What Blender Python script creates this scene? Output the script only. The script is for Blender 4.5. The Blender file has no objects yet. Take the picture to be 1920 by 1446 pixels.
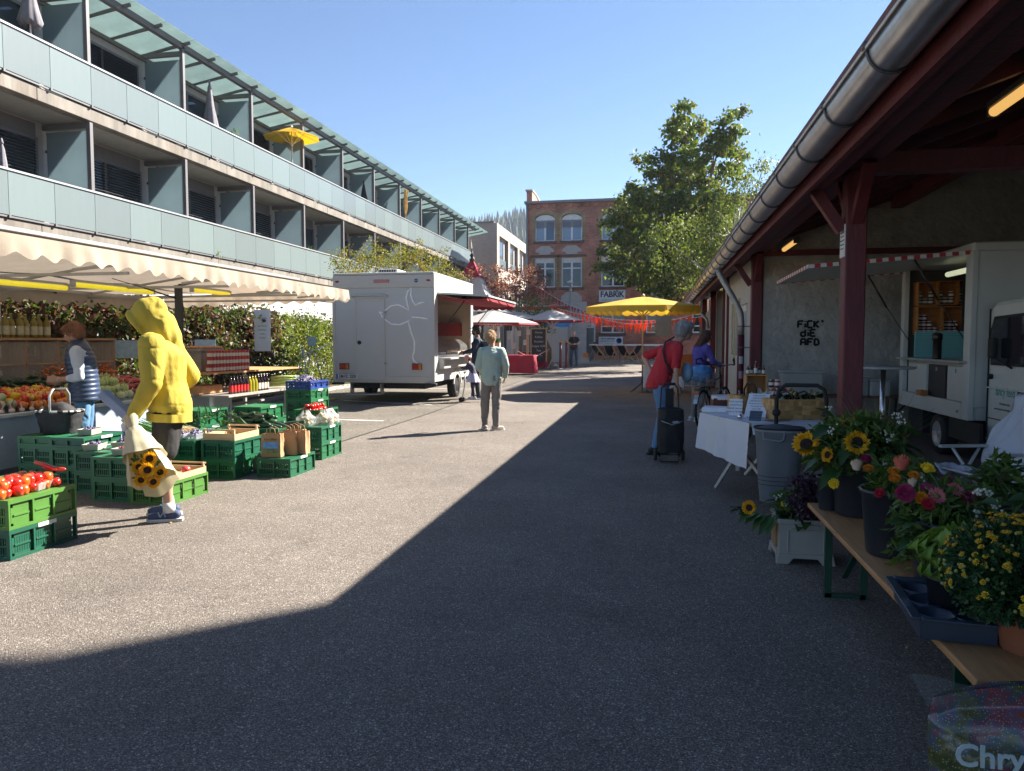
import bpy, math, random
import numpy as np
from mathutils import Vector, Matrix, noise
R_=random.Random(7)
S=bpy.context.scene
PI=math.pi
# ---------- camera, world, sun, exposure ----------
F_PX=1390.0; CAM_H=1.48; PITCH=math.radians(3.376); YAW=math.radians(10.895)
cd=bpy.data.cameras.new('camera'); cam=bpy.data.objects.new('camera',cd); S.collection.objects.link(cam)
cd.sensor_width=36; cd.lens=36*F_PX/1920; cd.clip_start=.05; cd.clip_end=4000
cam.location=(0,0,CAM_H); cam.rotation_euler=(PI/2-PITCH,0,YAW); S.camera=cam
W=bpy.data.worlds.new('World'); S.world=W; W.use_nodes=True
SUN_V=Vector((1.0,.95,1.07)).normalized()
SUN_EL=math.asin(SUN_V.z); SUN_AZ=math.atan2(SUN_V.x,SUN_V.y)
nt=W.node_tree; bg=nt.nodes['Background']; sky=nt.nodes.new('ShaderNodeTexSky')
sky.sky_type='NISHITA'; sky.sun_disc=False; sky.sun_elevation=SUN_EL; sky.sun_rotation=SUN_AZ
sky.altitude=300; sky.air_density=.85; sky.dust_density=0.0; sky.ozone_density=4.6
nt.links.new(sky.outputs[0],bg.inputs[0]); bg.inputs[1].default_value=.050
sl=bpy.data.lights.new('sun','SUN'); sl.energy=5.0; sl.angle=math.radians(.53); sl.color=(1,.93,.83)
so=bpy.data.objects.new('sun',sl); S.collection.objects.link(so); so.rotation_euler=(-SUN_V).to_track_quat('-Z','Y').to_euler(); so.location=(20,20,30)
S.view_settings.view_transform='Standard'; S.view_settings.look='None'; S.view_settings.gamma=1; S.view_settings.use_curve_mapping=False
S.view_settings.exposure=1.95
S.cycles.use_denoising=True
S.cycles.max_bounces=7; S.cycles.diffuse_bounces=4; S.cycles.glossy_bounces=3; S.cycles.transmission_bounces=5; S.cycles.transparent_max_bounces=12
S.cycles.caustics_reflective=False; S.cycles.caustics_refractive=False
COL=bpy.data.collections.new('market'); S.collection.children.link(COL)
# ---------- picture-to-place helpers (measured points) ----------
_F=Vector((-math.sin(YAW)*math.cos(PITCH),math.cos(YAW)*math.cos(PITCH),-math.sin(PITCH))); _R=Vector((math.cos(YAW),math.sin(YAW),0)); _U=_R.cross(_F)
_C=Vector((0,0,CAM_H))
def gz(y): return 0.0 if y<14 else min(.26,(y-14)*.0105)
def ray(x,y): return _F+_R*((x-960)/F_PX)+_U*((723-y)/F_PX)
def PY(x,y,Y): d=ray(x,y); return _C+d*(Y/d.y)
def PX(x,y,X): d=ray(x,y); return _C+d*(X/d.x)
def PZ(x,y,z=0.0): d=ray(x,y); return _C+d*((z-CAM_H)/d.z)
# ---------- materials ----------
_M={}
def mat(name,col=(.5,.5,.5),rough=.6,metal=0,var=.12,vs=6,bump=0,bs=60,spec=.5,trans=0,emit=None,es=0,alpha=1,stretch=(1,1,1),dirt=0,dirtcol=(.12,.1,.08),isl=0,sss=0,coat=0,orand=0):
    if name in _M: return _M[name]
    m=bpy.data.materials.new(name); m.use_nodes=True; n=m.node_tree; L=n.links; b=n.nodes['Principled BSDF']
    b.inputs['Roughness'].default_value=rough; b.inputs['Metallic'].default_value=metal; b.inputs['Specular IOR Level'].default_value=spec
    b.inputs['Coat Weight'].default_value=coat
    tc=n.nodes.new('ShaderNodeTexCoord'); mp=n.nodes.new('ShaderNodeMapping'); mp.inputs['Scale'].default_value=stretch; L.new(tc.outputs['Object'],mp.inputs[0])
    c=list(col)+[1]
    nz=n.nodes.new('ShaderNodeTexNoise'); nz.inputs['Scale'].default_value=vs; nz.inputs['Detail'].default_value=6; nz.inputs['Roughness'].default_value=.6; L.new(mp.outputs[0],nz.inputs[0])
    mr=n.nodes.new('ShaderNodeMapRange'); mr.inputs[1].default_value=.3; mr.inputs[2].default_value=.7; mr.inputs[3].default_value=1-var; mr.inputs[4].default_value=1+var; L.new(nz.outputs[0],mr.inputs[0])
    hs=n.nodes.new('ShaderNodeHueSaturation'); hs.inputs['Color'].default_value=c; L.new(mr.outputs[0],hs.inputs['Value'])
    out=hs.outputs[0]
    if orand:
        g=n.nodes.new('ShaderNodeObjectInfo'); m2=n.nodes.new('ShaderNodeMapRange'); m2.inputs[3].default_value=1-orand; m2.inputs[4].default_value=1+orand; L.new(g.outputs['Random'],m2.inputs[0])
        h2=n.nodes.new('ShaderNodeHueSaturation'); L.new(out,h2.inputs['Color']); L.new(m2.outputs[0],h2.inputs['Value']); m3=n.nodes.new('ShaderNodeMapRange'); m3.inputs[3].default_value=.5+orand*.12; m3.inputs[4].default_value=.5-orand*.12; L.new(g.outputs['Random'],m3.inputs[0]); L.new(m3.outputs[0],h2.inputs['Hue']); out=h2.outputs[0]
    if isl:
        g=n.nodes.new('ShaderNodeNewGeometry'); m2=n.nodes.new('ShaderNodeMapRange'); m2.inputs[3].default_value=1-isl; m2.inputs[4].default_value=1+isl; L.new(g.outputs['Random Per Island'],m2.inputs[0])
        h2=n.nodes.new('ShaderNodeHueSaturation'); L.new(out,h2.inputs['Color']); L.new(m2.outputs[0],h2.inputs['Value']); out=h2.outputs[0]
    if dirt:
        z=n.nodes.new('ShaderNodeTexNoise'); z.inputs['Scale'].default_value=vs*.35; z.inputs['Detail'].default_value=8; z.inputs['Roughness'].default_value=.7; L.new(mp.outputs[0],z.inputs[0])
        r=n.nodes.new('ShaderNodeMapRange'); r.inputs[1].default_value=.5; r.inputs[2].default_value=.75; r.inputs[3].default_value=0; r.inputs[4].default_value=dirt; L.new(z.outputs[0],r.inputs[0])
        mx=n.nodes.new('ShaderNodeMix'); mx.data_type='RGBA'; L.new(r.outputs[0],mx.inputs[0]); L.new(out,mx.inputs[6]); mx.inputs[7].default_value=list(dirtcol)+[1]; out=mx.outputs[2]
    L.new(out,b.inputs['Base Color'])
    if bump:
        bn=n.nodes.new('ShaderNodeTexNoise'); bn.inputs['Scale'].default_value=bs; bn.inputs['Detail'].default_value=4; L.new(mp.outputs[0],bn.inputs[0])
        bp=n.nodes.new('ShaderNodeBump'); bp.inputs['Strength'].default_value=min(1,bump); bp.inputs['Distance'].default_value=.02*max(1,bump); L.new(bn.outputs[0],bp.inputs['Height']); L.new(bp.outputs[0],b.inputs['Normal'])
    if emit: b.inputs['Emission Color'].default_value=list(emit)+[1]; b.inputs['Emission Strength'].default_value=es
    if trans:   # thin translucent sheet
        o=n.nodes['Material Output']; t=n.nodes.new('ShaderNodeBsdfTranslucent'); L.new(out,t.inputs[0]); mx=n.nodes.new('ShaderNodeMixShader'); mx.inputs[0].default_value=trans
        L.new(b.outputs[0],mx.inputs[1]); L.new(t.outputs[0],mx.inputs[2]); L.new(mx.outputs[0],o.inputs[0])
    if alpha<1: b.inputs['Alpha'].default_value=alpha
    _M[name]=m; return m
def leafmat(name,cols,rough=.5,trans=.35):
    if name in _M: return _M[name]
    m=bpy.data.materials.new(name); m.use_nodes=True; n=m.node_tree; L=n.links; b=n.nodes['Principled BSDF']; b.inputs['Roughness'].default_value=rough; b.inputs['Specular IOR Level'].default_value=.35
    g=n.nodes.new('ShaderNodeNewGeometry'); tc=n.nodes.new('ShaderNodeTexCoord'); nz=n.nodes.new('ShaderNodeTexNoise'); nz.inputs['Scale'].default_value=1.3; L.new(tc.outputs['Object'],nz.inputs[0])
    ad=n.nodes.new('ShaderNodeMath'); ad.operation='MULTIPLY_ADD'; L.new(g.outputs['Random Per Island'],ad.inputs[0]); ad.inputs[1].default_value=.65
    m2=n.nodes.new('ShaderNodeMapRange'); m2.inputs[1].default_value=.3; m2.inputs[2].default_value=.7; m2.inputs[3].default_value=0; m2.inputs[4].default_value=.35; L.new(nz.outputs[0],m2.inputs[0]); L.new(m2.outputs[0],ad.inputs[2])
    cr=n.nodes.new('ShaderNodeValToRGB'); e=cr.color_ramp.elements
    for i,c in enumerate(cols):
        p=i/(len(cols)-1)
        if i<2 and i<len(e) : el=e[i]; el.position=p
        else: el=e.new(p)
        el.color=list(c)+[1]
    L.new(ad.outputs[0],cr.inputs[0]); L.new(cr.outputs[0],b.inputs['Base Color'])
    o=n.nodes['Material Output']; t=n.nodes.new('ShaderNodeBsdfTranslucent'); mx=n.nodes.new('ShaderNodeMixShader'); mx.inputs[0].default_value=trans
    sc=n.nodes.new('ShaderNodeMixRGB'); sc.blend_type='MULTIPLY'; sc.inputs[0].default_value=1; sc.inputs[2].default_value=(1.5,1.6,.8,1); L.new(cr.outputs[0],sc.inputs[1]); L.new(sc.outputs[0],t.inputs[0])
    L.new(b.outputs[0],mx.inputs[1]); L.new(t.outputs[0],mx.inputs[2]); L.new(mx.outputs[0],o.inputs[0])
    _M[name]=m; return m
def glassmat(name,col=(.05,.07,.08),alpha=.35,rough=.03):
    if name in _M: return _M[name]
    m=bpy.data.materials.new(name); m.use_nodes=True; n=m.node_tree; L=n.links
    b=n.nodes['Principled BSDF']; b.inputs['Base Color'].default_value=list(col)+[1]; b.inputs['Roughness'].default_value=rough; b.inputs['Alpha'].default_value=alpha; b.inputs['Specular IOR Level'].default_value=.6
    _M[name]=m; return m
# ---------- mesh builder ----------
class MB:
    def __init__(s): s.v=[];s.f=[];s.mi=[];s.m=0;s.sm=[];s.smooth=False
    def add(s,vs,fs):
        o=len(s.v); s.v+= [tuple(v) for v in vs]; s.f+=[tuple(i+o for i in f) for f in fs]; s.mi+=[s.m]*len(fs); s.sm+=[s.smooth]*len(fs); return s
    def box(s,x0,x1,y0,y1,z0,z1):
        return s.add([(x0,y0,z0),(x1,y0,z0),(x1,y1,z0),(x0,y1,z0),(x0,y0,z1),(x1,y0,z1),(x1,y1,z1),(x0,y1,z1)],[(3,2,1,0),(4,5,6,7),(0,1,5,4),(1,2,6,5),(2,3,7,6),(3,0,4,7)])
    def cb(s,c,d,rot=None):   # centred box, optional Matrix
        x,y,z=d[0]/2,d[1]/2,d[2]/2; vs=[Vector(p) for p in ((-x,-y,-z),(x,-y,-z),(x,y,-z),(-x,y,-z),(-x,-y,z),(x,-y,z),(x,y,z),(-x,y,z))]
        if rot is not None: vs=[rot@v for v in vs]
        c=Vector(c); return s.add([v+c for v in vs],[(3,2,1,0),(4,5,6,7),(0,1,5,4),(1,2,6,5),(2,3,7,6),(3,0,4,7)])
    def beam(s,a,b,w,h,up=(0,0,1)):  # rectangular bar a->b
        a=Vector(a);b=Vector(b);d=(b-a).normalized();u=Vector(up); r=d.cross(u)
        if r.length<1e-4: r=d.cross(Vector((1,0,0)))
        r.normalize(); u=r.cross(d); r*=w/2; u*=h/2
        return s.add([a-r-u,a+r-u,a+r+u,a-r+u,b-r-u,b+r-u,b+r+u,b-r+u],[(0,1,2,3),(7,6,5,4),(1,0,4,5),(2,1,5,6),(3,2,6,7),(0,3,7,4)])
    def tube(s,pts,r,n=8,cap=True,closed=False,flat=1):
        pts=[Vector(p) for p in pts]; rs=r if isinstance(r,(list,tuple)) else [r]*len(pts); vs=[];fs=[]; k=len(pts); pr=None
        for i,p in enumerate(pts):
            if closed: d=pts[(i+1)%k]-pts[i-1]
            else: d=pts[min(i+1,k-1)]-pts[max(i-1,0)]
            d=d.normalized() if d.length>1e-9 else Vector((0,0,1))
            if pr is None:
                pr=d.cross(Vector((0,0,1)));
                if pr.length<.05: pr=d.cross(Vector((0,1,0)))
            pr=(pr-d*pr.dot(d)).normalized(); q=d.cross(pr)
            for j in range(n):
                a=2*PI*j/n; vs.append(p+pr*(rs[i]*math.cos(a))+q*(rs[i]*flat*math.sin(a)))
        for i in range(k if closed else k-1):
            i2=(i+1)%k
            for j in range(n): fs.append((i*n+j,i*n+(j+1)%n,i2*n+(j+1)%n,i2*n+j))
        if cap and not closed: fs.append(tuple(range(n-1,-1,-1))); fs.append(tuple((k-1)*n+j for j in range(n)))
        t=s.smooth; s.smooth=True; s.add(vs,fs); s.smooth=t; return s
    def lathe(s,prof,n=16,c=(0,0,0),cap=True):
        vs=[];fs=[];k=len(prof)
        for r,z in prof:
            for j in range(n): a=2*PI*j/n; vs.append((c[0]+r*math.cos(a),c[1]+r*math.sin(a),c[2]+z))
        for i in range(k-1):
            for j in range(n): fs.append((i*n+j,i*n+(j+1)%n,(i+1)*n+(j+1)%n,(i+1)*n+j))
        if cap: fs.append(tuple(range(n-1,-1,-1))); fs.append(tuple((k-1)*n+j for j in range(n)))
        t=s.smooth; s.smooth=True; s.add(vs,fs); s.smooth=t; return s
    def ell(s,c,r,n=12,m=8,rot=None):
        vs=[];fs=[];c=Vector(c)
        for i in range(m+1):
            th=PI*i/m
            for j in range(n):
                a=2*PI*j/n; v=Vector((r[0]*math.sin(th)*math.cos(a),r[1]*math.sin(th)*math.sin(a),-r[2]*math.cos(th)))
                if rot is not None: v=rot@v
                vs.append(v+c)
        for i in range(m):
            for j in range(n): fs.append((i*n+j,i*n+(j+1)%n,(i+1)*n+(j+1)%n,(i+1)*n+j))
        t=s.smooth; s.smooth=True; s.add(vs,fs); s.smooth=t; return s
    def prism(s,poly,a,b,axis='y'):  # extrude 2D polygon
        def P(u,v,w): return (u,w,v) if axis=='y' else ((w,u,v) if axis=='x' else (u,v,w))
        k=len(poly); vs=[P(u,v,a) for u,v in poly]+[P(u,v,b) for u,v in poly]
        fs=[tuple(range(k)),tuple(range(2*k-1,k-1,-1))]+[(j,(j+1)%k,k+(j+1)%k,k+j)[::-1] for j in range(k)]
        return s.add(vs,fs)
    def grid(s,fn,nu,nv,thick=0):
        vs=[Vector(fn(i/nu,j/nv)) for i in range(nu+1) for j in range(nv+1)]; w=nv+1
        fs=[(i*w+j,(i+1)*w+j,(i+1)*w+j+1,i*w+j+1) for i in range(nu) for j in range(nv)]
        t=s.smooth; s.smooth=True; s.add(vs,fs); s.smooth=t; return s
    def obj(s,name,mats,parent=None,loc=(0,0,0),rot=(0,0,0),bev=0,mods=None):
        me=bpy.data.meshes.new(name); me.from_pydata(s.v,[],s.f)
        if not isinstance(mats,(list,tuple)): mats=[mats]
        for m in mats: me.materials.append(m)
        me.polygons.foreach_set('material_index',s.mi); me.polygons.foreach_set('use_smooth',s.sm); me.update()
        o=bpy.data.objects.new(name,me); COL.objects.link(o); o.location=loc; o.rotation_euler=rot
        if parent: o.parent=parent
        if bev:
            b=o.modifiers.new('b','BEVEL'); b.width=bev; b.segments=2; b.limit_method='ANGLE'; b.angle_limit=.7
        return o
def T(name,label,cat,loc=(0,0,0),rz=0,group=None):
    o=bpy.data.objects.new(name,None); COL.objects.link(o); o.empty_display_size=.2; o.location=loc; o.rotation_euler=(0,0,rz); tag(o,label,cat,group); return o
def tag(o,label=None,cat=None,group=None,kind=None):
    if label: o['label']=label
    if cat: o['category']=cat
    if group: o['group']=group
    if kind: o['kind']=kind
    return o
def structure(o): o['kind']='structure'; return o
def clone(o,loc=None,rz=None,label=None,group=None,parent=None,scale=None):
    c=o.copy(); COL.objects.link(c)
    if parent: c.parent=parent
    for ch in list(KIDS(o)): clone(ch,parent=c)
    if loc is not None: c.location=loc
    if rz is not None: c.rotation_euler=(0,0,rz)
    if label: c['label']=label
    if group: c['group']=group
    if scale: c.scale=scale if isinstance(scale,(tuple,list)) else (scale,)*3
    return c
def KIDS(o): return o.children
def inst(o,loc,rot=(0,0,0),scale=None,parent=None):
    c=o.copy(); COL.objects.link(c); c.location=loc; c.rotation_euler=rot
    if parent is not None: c.parent=parent
    if scale: c.scale=scale if isinstance(scale,(tuple,list)) else (scale,)*3
    return c
def text(s,size,m,parent,loc,rot=(PI/2,0,0),name='lettering',ext=.0015,align='CENTER',shear=0,sx=1,bold=0,space=1,vert='CENTER'):
    c=bpy.data.curves.new(name,'FONT'); c.body=s; c.size=size; c.extrude=ext; c.align_x=align; c.align_y=vert; c.shear=shear; c.offset=bold; c.space_character=space; c.resolution_u=3
    c.materials.append(m); o=bpy.data.objects.new(name,c); COL.objects.link(o); o.parent=parent; o.location=loc; o.rotation_euler=rot; o.scale=(sx,1,1); return o
# ---------- leaves ----------
def npmesh(name,V,Fc,mats,parent=None,loc=(0,0,0),smooth=False,mi=None):
    me=bpy.data.meshes.new(name); k=Fc.shape[1]
    me.vertices.add(len(V)); me.vertices.foreach_set('co',V.astype(np.float32).ravel())
    me.loops.add(Fc.size); me.loops.foreach_set('vertex_index',Fc.astype(np.int32).ravel())
    me.polygons.add(len(Fc)); me.polygons.foreach_set('loop_start',np.arange(len(Fc),dtype=np.int32)*k)
    if not isinstance(mats,(list,tuple)): mats=[mats]
    for m in mats: me.materials.append(m)
    if mi is not None: me.polygons.foreach_set('material_index',mi.astype(np.int32))
    me.polygons.foreach_set('use_smooth',np.full(len(Fc),smooth)); me.update(calc_edges=True)
    o=bpy.data.objects.new(name,me); COL.objects.link(o); o.location=loc
    if parent: o.parent=parent
    return o
RNG=np.random.default_rng(5)
def leafgeo(P,size,droop=.3,wide=.6,rng=RNG,dirs=None):
    n=len(P); d=rng.normal(size=(n,3)) if dirs is None else dirs+rng.normal(size=(n,3))*.5
    d[:,2]-=droop; d/=np.linalg.norm(d,axis=1)[:,None]
    r=np.cross(d,rng.normal(size=(n,3))); r/=np.linalg.norm(r,axis=1)[:,None]; nn=np.cross(r,d)
    s=size*rng.uniform(.6,1.3,(n,1))
    a=P; b=P+d*s*.5+r*s*wide*.5+nn*s*.1; c=P+d*s; e=P+d*s*.5-r*s*wide*.5+nn*s*.1
    V=np.stack([a,b,c,e],1).reshape(-1,3); i=np.arange(n)[:,None]*4
    Fc=np.concatenate([i+[0,1,2],i+[0,2,3]],1).reshape(-1,3)
    return V,Fc
def inball(n,rng=RNG,shell=.5):
    d=rng.normal(size=(n,3)); d/=np.linalg.norm(d,axis=1)[:,None]; return d*(shell+(1-shell)*rng.random((n,1))**.6)
def clumps(blobs,per,leaves,cr,rng=RNG,flat=.6,shell=.35):
    """blobs: (x,y,z,rx,ry,rz); returns leaf points gathered in small clumps"""
    out=[]
    for b in blobs:
        b=np.array(b,float); k=max(3,int(per*(b[3]*b[4]*b[5])**(2/3)))
        c=b[:3]+inball(k,rng,shell)*b[3:6]
        rr=cr*rng.uniform(.6,1.4,(k,1,1))
        q=rng.normal(size=(k,leaves,3))*np.array([.5,.5,.5*flat])*rr
        out.append((c[:,None,:]+q).reshape(-1,3))
    return np.concatenate(out)
def remesh(o,vox=.012,smooth=4,disp=0,dscale=.1):
    m=o.modifiers.new('r','REMESH'); m.mode='VOXEL'; m.voxel_size=vox; m.use_smooth_shade=True
    if smooth: s=o.modifiers.new('s','SMOOTH'); s.iterations=smooth; s.factor=.6
    if disp: FOLD.append((o,disp))
    if 0:
        t=bpy.data.textures.get('folds%g'%dscale) or bpy.data.textures.new('folds%g'%dscale,'CLOUDS'); t.noise_scale=dscale; t.noise_depth=2
        d=o.modifiers.new('d','DISPLACE'); d.texture=t; d.strength=disp; d.mid_level=.5; d.texture_coords='LOCAL'
    BAKE.append(o); return o
BAKE=[]; FOLD=[]
def folds(o,amp):
    me=o.data; n=len(me.vertices); co=np.empty(n*3,np.float32); me.vertices.foreach_get('co',co); co=co.reshape(-1,3); no=np.empty(n*3,np.float32); me.vertices.foreach_get('normal',no); no=no.reshape(-1,3); s=hash(o.name)%97; d=np.empty(n,np.float32); N=noise.noise
    for i,(x,y,z) in enumerate(co):
        w=N((x*3,y*3,z*3+s))*.5; a=N((x*9+w,y*9,z*3.2+s)); b=N((x*5+s,y*5,z*11+w*3)); d[i]=(1-abs(a)*2.2)*.45-(max(0,1-abs(b)*7))*.42*(1 if N((x*4,y*4,z*4-s))>0 else .2)+.25*N((x*24,y*24,z*12))
    co+=no*(d*amp)[:,None]; me.vertices.foreach_set('co',co.ravel()); me.update()
def strands(o,n=900):
    me=o.data; k=len(me.vertices)
    if k<50: return
    co=np.empty(k*3,np.float32); me.vertices.foreach_get('co',co); co=co.reshape(-1,3); no=np.empty(k*3,np.float32); me.vertices.foreach_get('normal',no); no=no.reshape(-1,3)
    rng=np.random.default_rng(len(co)); i=rng.integers(0,k,n); P=co[i]; N=no[i]; top=co[co[:,2].argmax()]
    d=P-top; d[:,2]-=.06; d-=N*(d*N).sum(1)[:,None]; d/=np.linalg.norm(d,axis=1)[:,None]+1e-6; d+=rng.normal(size=(n,3))*.18+N*.12; r=np.cross(d,N); r/=np.linalg.norm(r,axis=1)[:,None]+1e-6
    L=rng.uniform(.025,.06,(n,1)); w=.0022; P=P+N*.001; V=np.stack([P-r*w,P+r*w,P+d*L*.6+r*w+N*.004,P+d*L*.6-r*w+N*.004,P+d*L],1).reshape(-1,3); b=np.arange(n)[:,None]*5; F=np.concatenate([b+[0,1,2],b+[0,2,3],b+[3,2,4]],1).reshape(-1,3)
    q=npmesh('hair_strands',V,F,me.materials[0],o.parent); q['kind']='stuff'
def bake():
    dg=bpy.context.evaluated_depsgraph_get()
    fonts=[o for o in COL.objects if o.type=='FONT']; fm=[(o,bpy.data.meshes.new_from_object(o.evaluated_get(dg))) for o in fonts]
    res=[(o,bpy.data.meshes.new_from_object(o.evaluated_get(dg))) for o in BAKE]
    for o,me in fm:
        q=bpy.data.objects.new('lettering',me); COL.objects.link(q); q.parent=o.parent; q.matrix_basis=o.matrix_basis.copy(); bpy.data.objects.remove(o)
    for o,me in res:
        nm=o.data.name; o.modifiers.clear(); o.data=me; me.name=nm
    for o,a in FOLD: folds(o,a)
    for o in [q for q in COL.objects if q.type=='MESH' and q.name.startswith('hair') and q.parent]: strands(o)
blkp=mat('black_post',(.03,.03,.03),.5)
hg=leafmat('herb_green',[(.02,.06,.015),(.04,.10,.02),(.08,.15,.03)],trans=.2)
# ---------- ground ----------
def asphalt(name,a,b,grain,dark=.0):
    m=bpy.data.materials.new(name); m.use_nodes=True; n=m.node_tree; L=n.links; B=n.nodes['Principled BSDF']; B.inputs['Roughness'].default_value=.8; B.inputs['Specular IOR Level'].default_value=.35
    tc=n.nodes.new('ShaderNodeTexCoord')
    def nz(s,d=3,r=.6):
        x=n.nodes.new('ShaderNodeTexNoise'); x.inputs['Scale'].default_value=s; x.inputs['Detail'].default_value=d; x.inputs['Roughness'].default_value=r; L.new(tc.outputs['Object'],x.inputs[0]); return x.outputs[0]
    v=n.nodes.new('ShaderNodeTexVoronoi'); v.inputs['Scale'].default_value=grain; L.new(tc.outputs['Object'],v.inputs[0])
    cr=n.nodes.new('ShaderNodeValToRGB'); e=cr.color_ramp.elements; e[0].position=0; e[0].color=(a[0]*.38,a[1]*.38,a[2]*.38,1); e[1].position=1; e[1].color=list(b)+[1]
    e2=e.new(.62); e2.color=list(a)+[1]; e3=e.new(.86); e3.color=[x*1.5 for x in a]+[1]
    sp=n.nodes.new('ShaderNodeSeparateColor'); L.new(v.outputs['Color'],sp.inputs[0]); L.new(sp.outputs[0],cr.inputs[0])
    v2=n.nodes.new('ShaderNodeTexVoronoi'); v2.inputs['Scale'].default_value=grain*.42; L.new(tc.outputs['Object'],v2.inputs[0])
    sp2=n.nodes.new('ShaderNodeSeparateColor'); L.new(v2.outputs['Color'],sp2.inputs[0]); st=n.nodes.new('ShaderNodeMath'); st.operation='GREATER_THAN'; st.inputs[1].default_value=.95; L.new(sp2.outputs[1],st.inputs[0])
    ds=n.nodes.new('ShaderNodeMath'); ds.operation='LESS_THAN'; ds.inputs[1].default_value=.42; L.new(v2.outputs['Distance'],ds.inputs[0]); mu=n.nodes.new('ShaderNodeMath'); mu.operation='MULTIPLY'; L.new(st.outputs[0],mu.inputs[0]); L.new(ds.outputs[0],mu.inputs[1])
    m0=n.nodes.new('ShaderNodeMix'); m0.data_type='RGBA'; L.new(mu.outputs[0],m0.inputs[0]); L.new(cr.outputs[0],m0.inputs[6]); m0.inputs[7].default_value=(b[0]*1.1,b[1]*1.1,b[2]*1.15,1)
    mr=n.nodes.new('ShaderNodeMapRange'); mr.inputs[1].default_value=.3; mr.inputs[2].default_value=.7; mr.inputs[3].default_value=.72; mr.inputs[4].default_value=1.2; L.new(nz(.55,9,.72),mr.inputs[0])
    mr2=n.nodes.new('ShaderNodeMapRange'); mr2.inputs[1].default_value=.62; mr2.inputs[2].default_value=.72; mr2.inputs[3].default_value=1; mr2.inputs[4].default_value=.78; L.new(nz(1.7,5,.5),mr2.inputs[0])
    mm=n.nodes.new('ShaderNodeMath'); mm.operation='MULTIPLY'; L.new(mr.outputs[0],mm.inputs[0]); L.new(mr2.outputs[0],mm.inputs[1])
    hs=n.nodes.new('ShaderNodeHueSaturation'); L.new(m0.outputs[2],hs.inputs['Color']); L.new(mm.outputs[0],hs.inputs['Value']); L.new(hs.outputs[0],B.inputs['Base Color'])
    bp=n.nodes.new('ShaderNodeBump'); bp.inputs['Strength'].default_value=.9; bp.inputs['Distance'].default_value=.007; L.new(v.outputs['Distance'],bp.inputs['Height'])
    b2=n.nodes.new('ShaderNodeBump'); b2.inputs['Strength'].default_value=.3; b2.inputs['Distance'].default_value=.03; L.new(nz(9,5),b2.inputs['Height']); L.new(b2.outputs[0],bp.inputs['Normal']); L.new(bp.outputs[0],B.inputs['Normal'])
    return m
A1=asphalt('asphalt_worn',(.190,.160,.134),(.46,.42,.37),215)
A2=asphalt('asphalt_old',(.145,.125,.10),(.42,.38,.33),130)
def sheet(name,m,x0,x1,ys,dz=0,xf=None):
    mb=MB()
    for a,b in zip(ys[:-1],ys[1:]):
        xa0,xa1=(x0,x1) if xf is None else xf(a); xb0,xb1=(x0,x1) if xf is None else xf(b)
        mb.add([(xa0,a,gz(a)+dz),(xa1,a,gz(a)+dz),(xb1,b,gz(b)+dz),(xb0,b,gz(b)+dz)],[(0,1,2,3)])
    return structure(mb.obj(name,m))
YS=[-3000,-60,-8,0,6,14]+[14+2.4*i for i in range(1,12)]+[60,3000]
sheet('ground',A1,-3000,3000,YS)
sheet('parking_asphalt',A2,-12.6,-4.55,[9.6,14]+[14+2.4*i for i in range(1,6)]+[32],.004)
white=mat('line_paint',(.62,.6,.56),.7,var=.2,vs=20,dirt=.7,dirtcol=(.15,.14,.12))
lines=[((-4.95,13.05),(-9.3,13.35)),((-5.0,16.3),(-9.3,17.6)),((-5.0,21.2),(-9.3,21.5))]
for a,b in lines:
    d=.055; structure(MB().add([(a[0],a[1]-d,gz(a[1])+.009),(a[0],a[1]+d,gz(a[1])+.009),(b[0],b[1]+d,gz(b[1])+.009),(b[0],b[1]-d,gz(b[1])+.009)],[(0,1,2,3)][::-1]).obj('parking_line',white))
tar=mat('tar_seam',(.035,.033,.03),.6,var=.2)
structure(MB().box(-4.57,-4.535,9.6,26,0,.0).obj('asphalt_seam',tar)) if False else None
mb=MB(); 
for y in np.arange(9.6,30,.8): 
    w=.012+.008*R_.random(); x=-4.55+.01*R_.random(); z0=gz(y)+.007; z1=gz(y+.8)+.007; mb.add([(x-w,y,z0),(x+w,y,z0),(x+w,y+.8,z1),(x-w,y+.8,z1)],[(0,1,2,3)])
structure(mb.obj('asphalt_seam',tar))
# planting bed with kerb behind the parking bays
conc=mat('kerb_concrete',(.36,.34,.31),.85,var=.18,vs=12,bump=.4,dirt=.5)
kb=MB()
for y in np.arange(6,32,1.0):
    structure(MB().box(0,.15,.004,.992,-.05,.1).obj('kerb_stone',conc,loc=(-9.35,float(y),gz(y)),bev=.008))
soil=mat('bed_soil',(.10,.075,.05),.95,var=.5,vs=14,bump=1,bs=30)
structure(MB().box(-13.2,-9.36,3,34,-.02,.07+.1).obj('planting_bed',soil))
# far terrace: light paving strip by the deck chairs, in sun
pav=mat('terrace_paving',(.34,.31,.28),.8,var=.15,vs=4,bump=.2)
structure(MB().box(-4.6,9,41.2,49.6,.2,.285).obj('terrace_paving',pav))
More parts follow.
